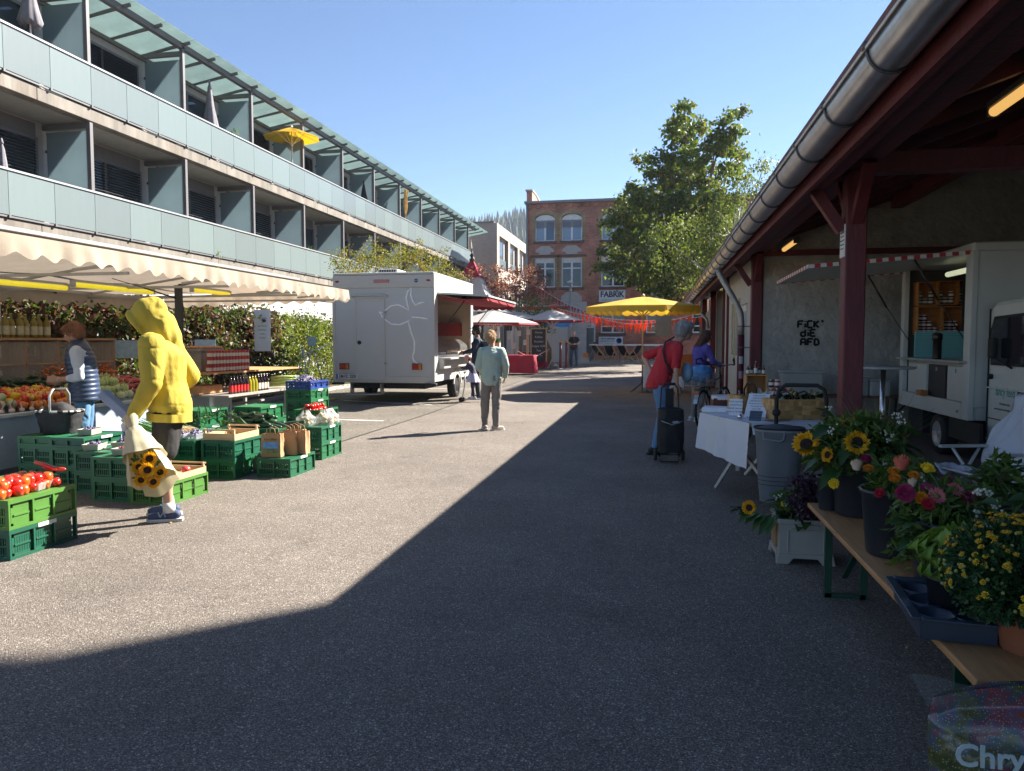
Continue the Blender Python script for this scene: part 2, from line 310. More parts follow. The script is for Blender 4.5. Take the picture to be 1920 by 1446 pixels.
# scattered dry leaves
dry=leafmat('dry_leaf',[(.32,.17,.05),(.45,.3,.09),(.22,.12,.05)],trans=.1)
def litter(n,x0,x1,y0,y1,s):
    P=np.stack([RNG.uniform(x0,x1,n),RNG.uniform(y0,y1,n),np.zeros(n)],1); P[:,2]=[gz(y)+.012 for y in P[:,1]]
    d=RNG.normal(size=(n,3)); d[:,2]=0; V,Fc=leafgeo(P,s,droop=0,dirs=d*3); V[:,2]=np.clip(V[:,2],P[:,2].repeat(4)-.006,P[:,2].repeat(4)+.012)
    return V,Fc
V,Fc=litter(55,-6,3,2,26,.035); o=npmesh('fallen_leaves',V,Fc,dry); tag(o,'few dry brown leaves fallen here and there on the asphalt','leaves',kind='stuff')
V,Fc=litter(900,-12.5,-9.4,9,26,.06); V[:,2]+=.17; o=npmesh('bed_litter',V,Fc,dry); tag(o,'dry leaf litter on the soil under the hedges','leaf litter',kind='stuff')
# hill far behind with conifers
hm=mat('hill_forest_floor',(.035,.05,.03),.95,var=.3,vs=.05)
def hz(x,y):
    return 20+92*math.exp(-((x+60)/300)**2)*max(0,min(1,(y-330)/260))+6*noise.noise(Vector((x*.012,y*.012,0)))
mb=MB(); mb.grid(lambda u,v:(-560+1000*u,330+520*v,hz(-560+1000*u,330+520*v)-20),50,26); structure(mb.obj('hill',hm))
n=9000; X=RNG.uniform(-330,40,n); Yc=RNG.uniform(335,640,n); Z=np.array([hz(x,y)-20 for x,y in zip(X,Yc)])
def conifers(X,Y,Z):
    Vs=[];Fs=[];o=0; ks=7
    for x,y,z in zip(X,Y,Z):
        h=R_.uniform(11,22); r=h*.17; rot=R_.random()*6
        for (a,b,rr) in ((.05,.6,1),(.35,.85,.72),(.62,1.05,.42)):
            ang=rot+np.arange(ks)*2*PI/ks; jr=r*rr*np.array([R_.uniform(.7,1.2) for _ in range(ks)])
            ring=np.stack([x+np.cos(ang)*jr,y+np.sin(ang)*jr,np.full(ks,z+h*a)+np.array([R_.uniform(-.6,.6) for _ in range(ks)])],1)
            Vs.append(np.vstack([ring,[[x,y,z+h*b]]])); Fs.append(np.array([[o+i,o+(i+1)%ks,o+ks] for i in range(ks)])); o+=ks+1
    return np.vstack(Vs),np.vstack(Fs)
V,Fc=conifers(X,Yc,Z); fo=npmesh('hillside_forest',V,Fc,leafmat('conifer_far',[(.018,.035,.02),(.03,.055,.028),(.045,.07,.03)],trans=0)); tag(fo,'dark conifer forest covering the far hill between the buildings','forest',kind='stuff')
# haze box
hb=MB().box(-400,120,-25,670,-1.5,118).obj('haze',[]); hb['kind']='stuff'; hb['label']='thin bluish air between the market and the hill'; hb['category']='haze'
hmt=bpy.data.materials.new('air'); hmt.use_nodes=True; hn=hmt.node_tree; hn.nodes.remove(hn.nodes['Principled BSDF']); pv=hn.nodes.new('ShaderNodeVolumePrincipled'); pv.inputs['Color'].default_value=(.72,.84,1,1); pv.inputs['Density'].default_value=.00028; pv.inputs['Anisotropy'].default_value=.2
hn.links.new(pv.outputs[0],hn.nodes['Material Output'].inputs['Volume']); hb.data.materials.append(hmt)
# ---------- apartment building on the left ----------
steel=mat('balcony_steel',(.14,.135,.14),.5,.0,var=.08)
frost=mat('frosted_glass_panel',(.160,.198,.200),.28,orand=.10,dirt=.12,dirtcol=(.25,.27,.25),var=.04,vs=1.5,stretch=(1,14,.6),spec=.6)
frost2=mat('frosted_partition',(.34,.41,.44),.35,orand=.08,var=.08,vs=.7,trans=.65,spec=.5)
cangl=mat('canopy_glass',(.38,.46,.45),.12,orand=.1,var=.08,vs=2,trans=.85,spec=.6,dirt=.25,dirtcol=(.25,.3,.27))
slabm=mat('slab_concrete',(.21,.19,.165),.9,var=.35,vs=3,bump=.3,stretch=(1,1,.22),dirt=1.0,dirtcol=(.13,.10,.07))
rend=mat('white_render',(.40,.40,.41),.9,var=.05,vs=2,bump=.1)
ggrey=mat('grey_render',(.38,.37,.35),.85,var=.05)
soff=mat('soffit',(.36,.34,.31),.9,var=.08)
blindm=mat('blind_slat',(.28,.29,.31),.45,.3,var=.1)
dglass=glassmat('dark_window',(.035,.045,.055),1,.04)
alu=mat('aluminium',(.58,.58,.6),.35,.6,var=.05)
ap=T('apartment_building','long white apartment block with rows of frosted glass balconies','building',(-12.8,15.25,0))
SP=3.53; K0,K1=-2,10
BL=-2*SP-1.5; BE=10.3*SP
# all local: x=0 facade plane, y along street
MB().box(-9,-.6,BL,BE,0,3.95).obj('ground_floor_wall',rend,ap)
MB().box(-9,-1.28,BL,BE,3.95,9.35).obj('wall',ggrey,ap)
MB().box(-9,-1.30,BL,BE,9.35,9.7).obj('roof',steel,ap)
MB().box(-9,-1.6,BE,BE+.25,0,9.9).obj('end_wall',rend,ap)
for zt,zb in ((3.98,3.72),(6.84,6.56)):
    y=BL
    while y<BE-.1:
        y2=min(y+SP*2,BE); MB().box(-1.72,-.02,y+.006,y2-.006,zb,zt).obj('floor_slab',slabm,ap,bev=.01); y=y2
    MB().box(-1.7,-.25,BL,BE,zb-.02,zb-.003).obj('soffit',soff,ap)
MB().box(-.62,-.5,BL,BE,3.55,3.72).obj('gutter_rail',alu,ap)
gp=MB().box(-.012,.008,.006,SP/3-.006,0,.88).obj('glass_panel',frost,ap); first=[gp]
rail=MB().box(-.04,.045,.003,SP-.003,0,.04).obj('handrail',mat('rail_alu',(.38,.38,.39),.4,.3,var=.03),ap)
bolt=MB().box(.0,.03,-.03,.03,-.02,.02)
shoe=MB().box(-.02,.02,0,SP-.004,0,.035)
for i in range(3): shoe.box(.02,.05,SP/3*i-.02,SP/3*i+.03,-.01,.05)
shoe=shoe.obj('panel_clamp',steel,ap); gp.location=(.02,-50,0)
def place(o,loc,**k):
    return inst(o,loc,parent=ap,**k)
part=MB().box(-1.2,-.1,-.008,.008,.1,2.36).obj('partition',frost2,ap)
for z in (.5,1.9): MB().box(-.1,-.06,-.02,.02,z,z+.06).obj('clamp',steel,part); MB().box(-1.24,-1.18,-.02,.02,z,z+.06).obj('clamp',steel,part)
post=MB().box(-.1,0,-.05,.05,0,2.72).obj('post',steel,ap,bev=.005)
bracket=MB().box(-1.28,-.1,-.045,.045,2.46,2.58).obj('cross_beam',steel,ap)
# window: frame + pane + blind
wf=MB(); wf.box(-1.28,-1.22,.45,.52,0,2.2).box(-1.28,-1.22,3.22,3.29,0,2.2).box(-1.28,-1.22,.52,3.22,2.13,2.2).box(-1.28,-1.22,.52,3.22,0,.08).box(-1.28,-1.20,1.85,1.93,.08,2.13)
wf=wf.obj('window',steel,ap); pn=MB().box(-1.27,-1.255,.52,3.22,.08,2.13).obj('pane',dglass,wf); MB().box(-1.279,-1.262,.46,3.28,2.2,2.52).obj('blind_box',mat('window_header',(.13,.12,.12),.6),wf)
def blind(n,lo):
    b=MB()
    for i in range(n):
        z=2.12-i*.072
        if z<lo: break
        b.add([(-1.20,.54,z),(-1.20,3.2,z),(-1.14,3.2,z-.03),(-1.14,.54,z-.03)],[(0,1,2,3)])
        b.add([(-1.195,.54,z-.004),(-1.195,3.2,z-.004),(-1.137,3.2,z-.034),(-1.137,.54,z-.034)],[(3,2,1,0)])
    o=b.obj('blind',blindm,wf); o['kind']='stuff'; return o
bl=blind(40,.1)
winset={}
for fl,z0 in ((0,3.98),(1,6.86)):
    for k in range(K0,K1+1):
        y=k*SP
        pz=z0-.06
        if k<K1 or True:
            n=3 if k<K1 else 1
            for j in range(n): place(gp,(.02,y+j*SP/3,z0+.05-.0))
        if k<K1:
            place(rail,(0.01,y,z0+.935)); place(shoe,(.0,y,z0-.0))
        if k==K0 and fl==0: keep=(part,post,bracket,wf)
        if True:
            p=clone(part,(0,y,z0),parent=ap); place(post,(0,y,z0-.02),scale=(1,1,1 if fl else .94)); place(bracket,(0,y,z0 if fl else z0-.05))
        if k<K1:
            w=wf.copy(); COL.objects.link(w); w.parent=ap; w.location=(0,y,z0)
            q=pn.copy(); COL.objects.link(q); q.parent=w
            if fl==0:
                for c in wf.children:
                    if c.name.startswith('blind_box'): q=c.copy(); COL.objects.link(q); q.parent=w
            if (k*7+fl*3)%5!=1 and not (fl==1 and k in (1,)) and not (fl==0 and k in(4,)): q=bl.copy(); COL.objects.link(q); q.parent=w
            if (k+fl)%4==2: q.scale=(1,1,1)
for o in (gp,rail,shoe,part,post,bracket,wf): 
    for c in list(o.children): bpy.data.objects.remove(c)
    bpy.data.objects.remove(o)
MB().box(-.10,.02,BE-.04,BE+.02,4.0,7.9).obj('end_post',steel,ap)
# glass canopy on top
MB().box(-.14,.0,BL,BE+1.2,9.5,9.66).obj('front_beam',steel,ap,bev=.005)
MB().box(-1.34,-1.2,BL,BE+.6,9.27,9.36).obj('rear_beam',steel,ap)
raf=MB().beam((-1.28,0,9.42),(.2,0,9.65),.06,.07).obj('rafter',steel,ap,loc=(0,0,0))
cp=MB().add([(-1.32,.012,9.42),(.32,.012,9.73),(.32,SP/3-.012,9.73),(-1.32,SP/3-.012,9.42),(-1.32,.012,9.435),(.32,.012,9.745),(.32,SP/3-.012,9.745),(-1.32,SP/3-.012,9.435)],[(3,2,1,0),(4,5,6,7),(0,1,5,4),(1,2,6,5),(2,3,7,6),(3,0,4,7)]).obj('canopy_pane',cangl,ap)
for i in range((K1-K0)*3+4):
    y=K0*SP+i*SP/3
    if i: place(cp,(0,y,0)); place(raf,(0,y,0))
cp.location=(0,K0*SP,0); raf.location=(0,K0*SP,0)
# balcony things
def closed_umbrella(label,m,loc,h=2.1,r=.17,tilt=0,name='closed_parasol',grp=None):
    t=T(name,label,'parasol',loc,R_.random()*6,grp); t.rotation_euler.x=tilt
    MB().tube([(0,0,0),(0,0,h+.1)],.018).obj('pole',alu,t)
    c=MB(); n=24; prof=[(.02,h),(.05,h-.1),(r*.45,h*.7),(r*.75,h*.5),(r*1.05,h*.34),(r*.9,h*.3),(r*.3,h*.31)]
    vs=[];fs=[]
    for i,(rr,z) in enumerate(prof):
        for j in range(n): a=2*PI*j/n; q=rr*(1+.28*math.sin(a*8)*(i/6)); vs.append((q*math.cos(a),q*math.sin(a),z-(.05 if j%3==0 and i>3 else 0)))
    for i in range(len(prof)-1):
        for j in range(n): fs.append((i*n+j,i*n+(j+1)%n,(i+1)*n+(j+1)%n,(i+1)*n+j))
    c.smooth=True; c.add(vs,fs); c.obj('canopy',m,t); MB().lathe([(.03,0),(.035,.03),(.012,.12)],8,(0,0,h)).obj('finial',m,t)
    MB().lathe([(.06,h*.52),(.085,h*.5),(.06,h*.48)],12).obj('tie_strap',m,t)
    return t
gfab=mat('grey_parasol_fabric',(.20,.19,.21),.9,var=.15,vs=9)
tanf=mat('tan_cloth',(.55,.36,.14),.9,var=.2,vs=5,trans=.2); beif=mat('beige_parasol_fabric',(.55,.48,.38),.9,var=.1)
blk=mat('black_fabric',(.02,.02,.023),.85,var=.2)
Zf=6.86
closed_umbrella('closed grey parasol on the upper balcony, leftmost, hanging over the corner of the picture',gfab,(-12.95,PX(52,20,-13).y,Zf+.75),1.7,.20)
closed_umbrella('slender closed grey parasol standing on the upper balcony left of the open yellow one',gfab,(-13.2,PX(405,200,-13).y,Zf),2.35,.27)
closed_umbrella('closed black parasol on the upper balcony, right of the open yellow one',blk,(-13.3,PX(682,360,-13.3).y,Zf),1.95,.28)
closed_umbrella('closed beige parasol at the far end of the upper balcony',beif,(-13.2,PX(883,470,-13.2).y,Zf-.1),2.0,.22)
closed_umbrella('grey parasol end just showing at the left edge above the lower balcony',gfab,(-13.2,PX(0,290,-13.2).y+.05,3.98),1.55,.2)
def open_umbrella(label,loc,h,r,dh,mtop,ns=8,name='parasol',cat='parasol',val=.0,pm=None,tilt=0,group=None,scal=False,wood=False,rz=0,sag=.03):
    t=T(name,label,cat,loc,rz,group); t.rotation_euler.x=tilt; pm=pm or alu
    MB().tube([(0,0,0),(0,0,h+.03)],.022 if not wood else .026,10).obj('pole',pm,t)
    MB().lathe([(.05,0),(.05,.03),(.015,.08)],10,(0,0,h)).obj('finial',pm,t)
    rs=[0,.33,.66,1]
    for k in range(ns):
        a0=2*PI*k/ns; a1=2*PI*(k+1)/ns; g=MB(); NU,NV=6,6
        def fn(u,v):
            a=a0+(a1-a0)*v; rr=r*u; e=math.cos(PI/ns)/math.cos((a-a0)-(PI/ns)); s=math.sin(PI*v)
            return (rr*e*math.cos(a),rr*e*math.sin(a),h-dh*(u**1.15)-sag*s*math.sin(PI*min(1,u)))
        g.grid(fn,NU,NV); o=g.obj('canopy_panel',mtop,t)
        if val:
            g=MB(); 
            def fv(u,v):
                a=a0+(a1-a0)*u; e=math.cos(PI/ns)/math.cos((a-a0)-(PI/ns)); L=val*(1 if not scal else .72+.28*abs(math.sin(u*PI*5)))
                rr=(r+.012)*e+(.03*v); return (rr*math.cos(a),rr*math.sin(a),h-dh-L*v)
            g.grid(fv,30 if scal else 8,2); g.obj('valance',mtop,t)
        MB().beam((0,0,h-.06),(r*.98*math.cos(a0),r*.98*math.sin(a0),h-dh-.02),.015,.02).obj('rib',pm,t)
        MB().beam((0,0,h-dh-.25),(r*.5*math.cos(a0),r*.5*math.sin(a0),h-dh*.52-.04),.012,.016).obj('strut',pm,t)
    MB().lathe([(.045,h-dh-.31),(.05,h-dh-.22)],10).obj('hub',pm,t)
    return t
yel=mat('yellow_parasol_fabric',(.62,.36,.01),.75,var=.05,trans=.45)
q=PX(534,295,-13.2); open_umbrella('open yellow parasol leaning on the upper glass balcony',(-12.9,q.y,Zf-.05),2.35,1.02,.38,yel,8,tilt=.02)
def cloth_hang():
    o=MB(); 
    def fn(u,v):
        w=.42*(1-v)**1.2+.05; z=-1.65*v; return ((u-.5)*w+.03*math.sin(9*v+u*4),.05*math.sin(u*14+v*5)+.12*v,z-.25*abs(u-.5))
    o.grid(fn,16,20); q=PX(757,365,-12.9); ob=o.obj('hanging_cloth',tanf,loc=(-12.75,q.y,9.40),rot=(0,0,1.3)); tag(ob,'tan cloth hanging twisted from the upper balcony canopy','cloth')
cloth_hang()
def bushy(name,label,cat,blobs,leafm,per,lv,cr,size,stem=None,loc=(0,0,0),barkm=None,stems=None,droop=.3,wide=.6,group=None,flat=.6,shell=.35,rng=RNG):
    t=T(name,label,cat,loc,0,group); P=clumps(blobs,per,lv,cr,rng,flat,shell); V,Fc=leafgeo(P,size,droop,wide,rng); o=npmesh('foliage' if cat!='tree' else 'crown',V,Fc,leafm,t); o['kind']='stuff'
    if stems:
        for nm,pts,rr in stems: MB().tube(pts,rr,7).obj(nm,barkm,t)
    return t
bark=mat('bark',(.16,.12,.09),.95,var=.35,vs=14,bump=1,bs=40,stretch=(1,1,.3))
lg=leafmat('leaf_green_small',[(.05,.10,.02),(.09,.15,.03),(.14,.19,.05)])
q=PX(455,255,-12.95); bushy('balcony_plant','green leafy plant peeping over the upper balcony beside the slender grey parasol','plant',[(0,0,.25,.3,.5,.35)],lg,40,8,.12,.09,loc=(-13.1,q.y,Zf+.75))
q=PX(388,418,-12.95)
def potted(label,q,z):
    t=bushy('balcony_plant',label,'plant',[(0,0,.3,.2,.3,.25)],lg,40,8,.1,.08,loc=(-13.1,q.y,z)); return t
potted('small green plant rising above the lower balcony handrail near the yellow-green trees',PX(590,465,-12.9),4.65)
q=PX(265,160,-12.95); t=T('balcony_grill','small grey covered object on the upper balcony behind the glass','grill',(-13.6,q.y,Zf+.35)); MB().lathe([(.14,0),(.16,.4),(.15,.8),(.06,.95)],14).obj('cover',gfab,t); MB().tube([(0,0,-.35),(0,0,0)],.05).obj('stand',steel,t)
# beige house beyond
bh=T('beige_house','long beige timber-clad house with recessed balconies, beyond the glass balconies','building',(0,0,0))
clad=mat('beige_cladding',(.34,.28,.235),.85,var=.22,vs=2.5,stretch=(1,1,9),bump=.3)
cl2=mat('beige_stone_front',(.36,.30,.255),.85,var=.06,vs=2)
Yb=58; xl=PY(878,420,Yb).x; xr=PY(925,420,Yb).x; zt=PY(925,415,Yb).z
def yat(px): return PX(px,450,xr).y
y1=74; 
MB().box(xl-6,xr,Yb,y1+2,0,zt-.12).obj('wall',clad,bh); MB().box(xl-6.1,xr+.06,Yb-.06,y1+2.1,zt-.12,zt).obj('roof_edge',steel,bh)
# storeys on street side as deep loggias
yy=[(Yb+.9,Yb+4.6),(Yb+5.4,Yb+9.1),(Yb+9.9,Yb+13.6)]
fr=MB()
zs=((zt-3.6,zt-1.0),(zt-7.0,zt-4.6),(zt-10.3,zt-7.9))
prev=zt-.12
fr.box(xr,xr+.3,Yb,y1+2,zs[0][1],zt-.12); 
for i,(a,b) in enumerate(zs):
    top=zs[i-1][0] if i else None
    if i: fr.box(xr,xr+.3,Yb,y1+2,b,zs[i-1][0])
    ys=[Yb]+[v for p in yy for v in p]+[y1+2]
    for j in range(0,len(ys),2): fr.box(xr,xr+.3,ys[j],ys[j+1],a,b)
fr.box(xr,xr+.3,Yb,y1+2,0,zs[-1][0]); fr.obj('balcony_frame',cl2,bh)
for a,b in zs:
    for c,d in yy:
        w=MB().box(xr+.0,xr+.02,c,d,a,b).obj('loggia_wall',ggrey,bh); MB().box(xr+.2,xr+.26,d-.06,d,a,b).obj('post',steel,bh); MB().box(xr+.1,xr+.12,c,d,a,a+.9).obj('balustrade',frost2,bh); MB().box(xr+.022,xr+.05,c+.6,d-.8,a,b-.3).obj('window',dglass,bh)
# ---------- timber market shed on the right ----------
redp=mat('oxblood_timber_paint',(.125,.021,.026),.55,var=.2,vs=5,bump=.25,bs=25,stretch=(1,1,.3),dirt=.35,dirtcol=(.06,.03,.03))
zinc=mat('zinc_gutter',(.50,.51,.53),.30,.85,var=.12,vs=6,dirt=.3,dirtcol=(.2,.19,.16))
darkw=mat('dark_roof_boards',(.045,.036,.032),.85,var=.3,vs=4,stretch=(1,.15,1))
stuc=mat('rough_grey_stucco',(.40,.38,.345),.95,var=.18,vs=4,bump=1.6,bs=11,dirt=.4,dirtcol=(.16,.15,.13))
tilem=mat('roof_tile',(.16,.07,.045),.8,var=.3)
cream=mat('cream_panel_paint',(.50,.475,.43),.6,var=.07,vs=3,dirt=.2,dirtcol=(.25,.22,.18))
SH=T('market_shed','open timber market shed with dark red posts and a long zinc gutter','building',(0,0,0))
Y0,Y1=-3.0,27.0
def roofz(x): return 2.93+(x-1.05)*.36
MB().prism([(1.05,2.93),(6.4,roofz(6.4)),(6.4,roofz(6.4)+.06),(1.05,2.99)],Y0,Y1).obj('roof_boards',darkw,SH)
MB().prism([(6.4,roofz(6.4)),(12.4,roofz(6.4)-2.2),(12.4,roofz(6.4)-2.12),(6.4,roofz(6.4)+.06)],Y0,Y1).obj('roof_boards',darkw,SH)
MB().prism([(1.06,3.015),(6.4,roofz(6.4)+.075),(6.4,roofz(6.4)+.12),(1.06,3.06)],Y0-.1,Y1+.1).obj('roof',tilem,SH)
# half round gutter with rolled front bead
GX,GZ,GR=1.115,2.90,.112
g=MB()
def gut(u,v): a=PI*(1+v); return (GX+GR*math.cos(a),Y0+(Y1-Y0)*u,GZ+GR*math.sin(a))
g.grid(gut,40,14); 
def gut2(u,v): a=PI*(1+v); return (GX+(GR-.004)*math.cos(a),Y0+(Y1-Y0)*u,GZ+(GR-.004)*math.sin(a))
g.grid(gut2,40,14); g.tube([(GX-GR-.008,Y0,GZ+.006),(GX-GR-.008,Y1,GZ+.006)],.013,8); g.obj('gutter',zinc,SH)
hook=MB(); hook.tube([(GX+(GR+.006)*math.cos(a),0,GZ+(GR+.006)*math.sin(a)) for a in [PI*(1+i/14) for i in range(15)]],.0075,6); hook.tube([(GX-GR-.012,-.02,GZ+.016),(GX-GR-.012,.02,GZ+.016)],.02,6)
hook=hook.obj('gutter_bracket',mat('bracket_zinc',(.13,.13,.14),.5,.6),SH)
for i in range(27): 
    y=1.2+i*.92
    if i: inst(hook,(0,y,0),parent=SH)
hook.location=(0,1.2,0)
MB().box(1.235,1.275,Y0,Y1,2.74,2.93).obj('fascia_board',redp,SH)
MB().box(1.30,1.44,Y0,Y1,2.80,2.94).obj('eaves_beam',redp,SH,bev=.008)
MB().box(1.60,1.80,Y0,Y1,2.96,3.16).obj('wall_plate',redp,SH,bev=.008)
MB().box(3.7,3.88,Y0,13,3.62,3.84).obj('purlin',redp,SH,bev=.008)
raft=MB().beam((1.3,0,roofz(1.3)-.07),(6.3,0,roofz(6.3)-.07),.09,.13).obj('rafter',redp,SH)
for i in range(1,26):
    y=1.0+i*.92
    inst(raft,(0,y,0),parent=SH)
raft.location=(0,1.0,0)
PYS=[1.2,7.0,13.35]
def post(y,brace=True,w=.175):
    p=MB().box(1.7-w/2,1.7+w/2,y-w/2,y+w/2,0,2.96).obj('post',redp,SH,bev=.012)
    if brace:
        for s in (-1,1):
            MB().beam((1.7,y+s*.07,2.52),(1.7,y+s*.46,2.95),.08,.10,up=(1,0,0)).obj('brace',redp,SH,bev=.008)
        MB().beam((1.6,y,2.45),(1.33,y,2.86),.09,.09,up=(0,1,0)).obj('brace',redp,SH)
for y in PYS: post(y)
for y in (1.2,7.0): MB().box(1.82,6.2,y-.09,y+.09,2.93,3.11).obj('tie_beam',redp,SH,bev=.01)
notice=MB().box(-.085,.085,-.003,.003,-.14,.14).obj('notice',mat('laminated_notice',(.62,.62,.58),.3),loc=(1.609,7.0,2.36),rot=(0,0,-PI/2)); tag(notice,'white notice sheet fixed high on the dark red shed post','notice')
ink=mat('black_ink',(.02,.02,.02),.7)
for i in range(6): text('Marktordnung' if i==0 else 'Wochenmarkt am Platz'[:18-i%3*3],.018,ink,notice,(0,-.0045,.11-.035*i),ext=.0004)
# stucco wall behind
MB().prism([(1.805,0),(6.4,0),(6.4,roofz(6.4)-.02),(1.805,roofz(1.805)-.02)],13.3,13.6).obj('stucco_wall',stuc,SH)
MB().box(6.4,6.7,Y0,13.6,0,4.6).obj('rear_wall',stuc,SH)
MB().box(1.80,6.4,13.2,13.3,2.93,3.02).obj('wall_beam',redp,SH)
# enclosed stretch: cream panels, door, windows
e0,e1=13.6,18.9
MB().box(1.66,1.74,13.45,e0+.15,0,2.96).obj('corner_post',redp,SH)
cm=MB()
def cpanel(a,b,z0,z1): MB().box(1.67,1.71,a+.006,b-.006,z0,z1).obj('wall_panel',cream,SH,bev=.004)
cpanel(13.6,14.35,.05,2.95); cpanel(15.35,16.2,.05,2.95); cpanel(16.2,17.0,.05,2.95); cpanel(17.0,17.9,.05,2.95); cpanel(17.9,18.8,.05,2.95)
cpanel(14.35,15.35,2.2,2.95)
dr=MB().box(1.66,1.70,14.40,15.30,.04,2.18).obj('door',mat('door_paint',(.60,.58,.54),.5,var=.05),SH,bev=.004)
df=MB(); df.box(1.63,1.66,14.42,14.52,.9,2.05).box(1.63,1.66,15.18,15.28,.9,2.05).box(1.63,1.66,14.52,15.18,1.95,2.05).box(1.63,1.66,14.52,15.18,.9,1.0); df.obj('door_frame',mat('door_paint'),dr)
MB().box(1.652,1.659,14.52,15.18,1.0,1.95).obj('pane',glassmat('door_pane',(.25,.26,.24),1,.1),dr); MB().tube([(1.62,14.47,1.05),(1.6,14.5,1.05),(1.6,14.58,1.05)],.01).obj('handle',alu,dr)
wn=T('dummy','x','x') if False else None
for a in (15.5,16.35):
    wf2=MB(); wf2.box(1.635,1.668,a,a+.55,1.15,1.2).box(1.635,1.668,a,a+.55,2.3,2.35).box(1.635,1.668,a,a+.05,1.2,2.3).box(1.635,1.668,a+.5,a+.55,1.2,2.3); w=wf2.obj('window',mat('yellowed_frame',(.55,.48,.30),.5),SH); MB().box(1.65,1.656,a+.05,a+.5,1.2,2.3).obj('pane',glassmat('old_pane',(.42,.42,.38),1,.15),w)
for y in (17.85,18.9): MB().box(1.62,1.76,y-.05,y+.05,0,2.96).obj('door_post',redp,SH)
MB().box(1.72,1.9,e0,18.85,0,2.96).obj('inner_wall',stuc,SH)
# open selling bay beyond, then plank wall
for y in (18.9,23.0,27.0): post(y,False,.16)
MB().box(4.4,4.6,18.9,27,0,4).obj('bay_back_wall',cream,SH); MB().box(1.8,4.4,23.0,23.1,0,3).obj('bay_side_wall',cream,SH); MB().box(1.95,4.5,18.86,18.96,0,3.2).obj('bay_side_wall',stuc,SH)
plk=mat('grey_planks',(.40,.37,.33),.9,var=.2,vs=3,stretch=(2,2,.2))
for i in range(22): MB().box(1.74,1.78,23.15+i*.17,23.15+i*.17+.155,.1,2.5).obj('plank',plk,SH)
# downpipe
dp=MB(); dp.tube([(GX,14.0,GZ-.1),(GX+.02,13.95,GZ-.2),(GX+.30,13.72,GZ-.75),(GX+.36,13.62,GZ-.92),(GX+.37,13.6,GZ-1.1),(GX+.37,13.6,GZ-1.32)],.055,14); dpo=dp.obj('downpipe',mat('old_zinc_pipe',(.40,.37,.32),.5,.6,var=.2,vs=5),SH)
MB().tube([(GX+.37,13.6,GZ-1.3),(GX+.37,13.6,.02)],.06,14).obj('standpipe',redp,SH)
for z in (1.38,1.75): MB().lathe([(.066,-.012),(.066,.012)],14,(GX+.37,13.6,z)).beam((GX+.42,13.6,z),(1.66,13.55,z),.015,.02).obj('pipe_clip',steel,SH)
for z,w in ((1.16,.07),(.9,.065)):
    st=MB().grid(lambda u,v:(GX+.37+.0625*math.cos(-PI*.5-.55+1.1*u),13.6+.0625*math.sin(-PI*.5-.55+1.1*u),z+(v-.5)*.13),6,1).obj('sticker',mat('sticker_%d'%(z*10),(.6,.58,.56) if z>1 else (.55,.35,.42),.5,var=.25,vs=30)); tag(st,'white sticker on the red standpipe' if z>1 else 'pinkish sticker on the red standpipe, below the white one','sticker')
g2=MB(); g2.tube([(GX,24.9,GZ-.1),(GX+.1,24.7,GZ-.25),(GX+.5,24.5,GZ-.7),(GX+.55,24.45,GZ-1.0)],.05,10).obj('downpipe',mat('old_zinc_pipe'),SH)
# lamps under the roof (lit, amber)
amber=mat('amber_tube_cover',(.8,.5,.18),.4,emit=(1,.56,.16),es=.22); 
def tubelamp(label,loc,L,rz=0,m=amber):
    t=T('tube_lamp',label,'lamp',loc,rz); MB().box(-.05,.05,-L/2,L/2,.03,.075).obj('housing',mat('lamp_housing',(.12,.11,.09),.7),t,bev=.006); 
    c=MB(); c.tube([(0,-L/2+.01,.005),(0,L/2-.01,.005)],.037,12); c.obj('cover',m,t); 
    MB().box(-.04,.04,-L/2-.02,-L/2+.01,-.03,.05).box(-.04,.04,L/2-.01,L/2+.02,-.03,.05).obj('end_cap',mat('lamp_housing'),t); return t
q=PY(1845,200,5.3); tubelamp('amber tube lamp under the shed roof, nearest, right of the gutter',(q.x+.42,5.65,q.z+.22),1.2,-.02)
q=PX(1481,461,2.1); tubelamp('amber tube lamp under the shed roof between the two red posts',(2.1,q.y,q.z),1.1)
q=PX(1338,566,2.0); tubelamp('small amber tube lamp under the shed roof, third along, above the cream panels',(2.0,q.y,q.z),1.2)
q=PX(1313,581,2.0); tubelamp('tiny amber tube lamp at the far end of the shed roof, beside the yellow umbrella',(2.0,q.y,q.z),1.3)
# graffiti: hand-painted block letters on the stucco
gb=mat('black_spray',(.012,.012,.013),.8,var=.1)
GL={'F':[((0,0),(0,1)),((0,1),(.8,1)),((0,.55),(.6,.55))],'i':[((.1,0),(.1,.62)),((.1,.85),(.1,1))],'C':[((.75,1),(0,1)),((0,1),(0,0)),((0,0),(.75,0))],'K':[((0,0),(0,1)),((0,.45),(.7,1)),((.15,.5),(.7,0))],"'":[((.1,1.1),(.4,.85))],'D':[((0,0),(0,1)),((0,1),(.55,.9)),((.55,.9),(.65,.15)),((.65,.15),(0,0))],
 'E':[((0,0),(0,1)),((0,1),(.75,1)),((0,.5),(.6,.5)),((0,0),(.75,0))],'A':[((0,0),(.05,1)),((.05,1),(.7,.95)),((.7,.95),(.7,0)),((.05,.45),(.7,.45))],'d':[((.65,0),(.65,1)),((.65,.0),(0,.0)),((0,0),(0,.6)),((0,.6),(.65,.6))],'_':[((-.1,-.1),(.7,-.14))]}
gr=T('graffiti','black hand-painted three-line graffiti on the grey stucco wall','graffiti',(2.38,13.296,1.42))
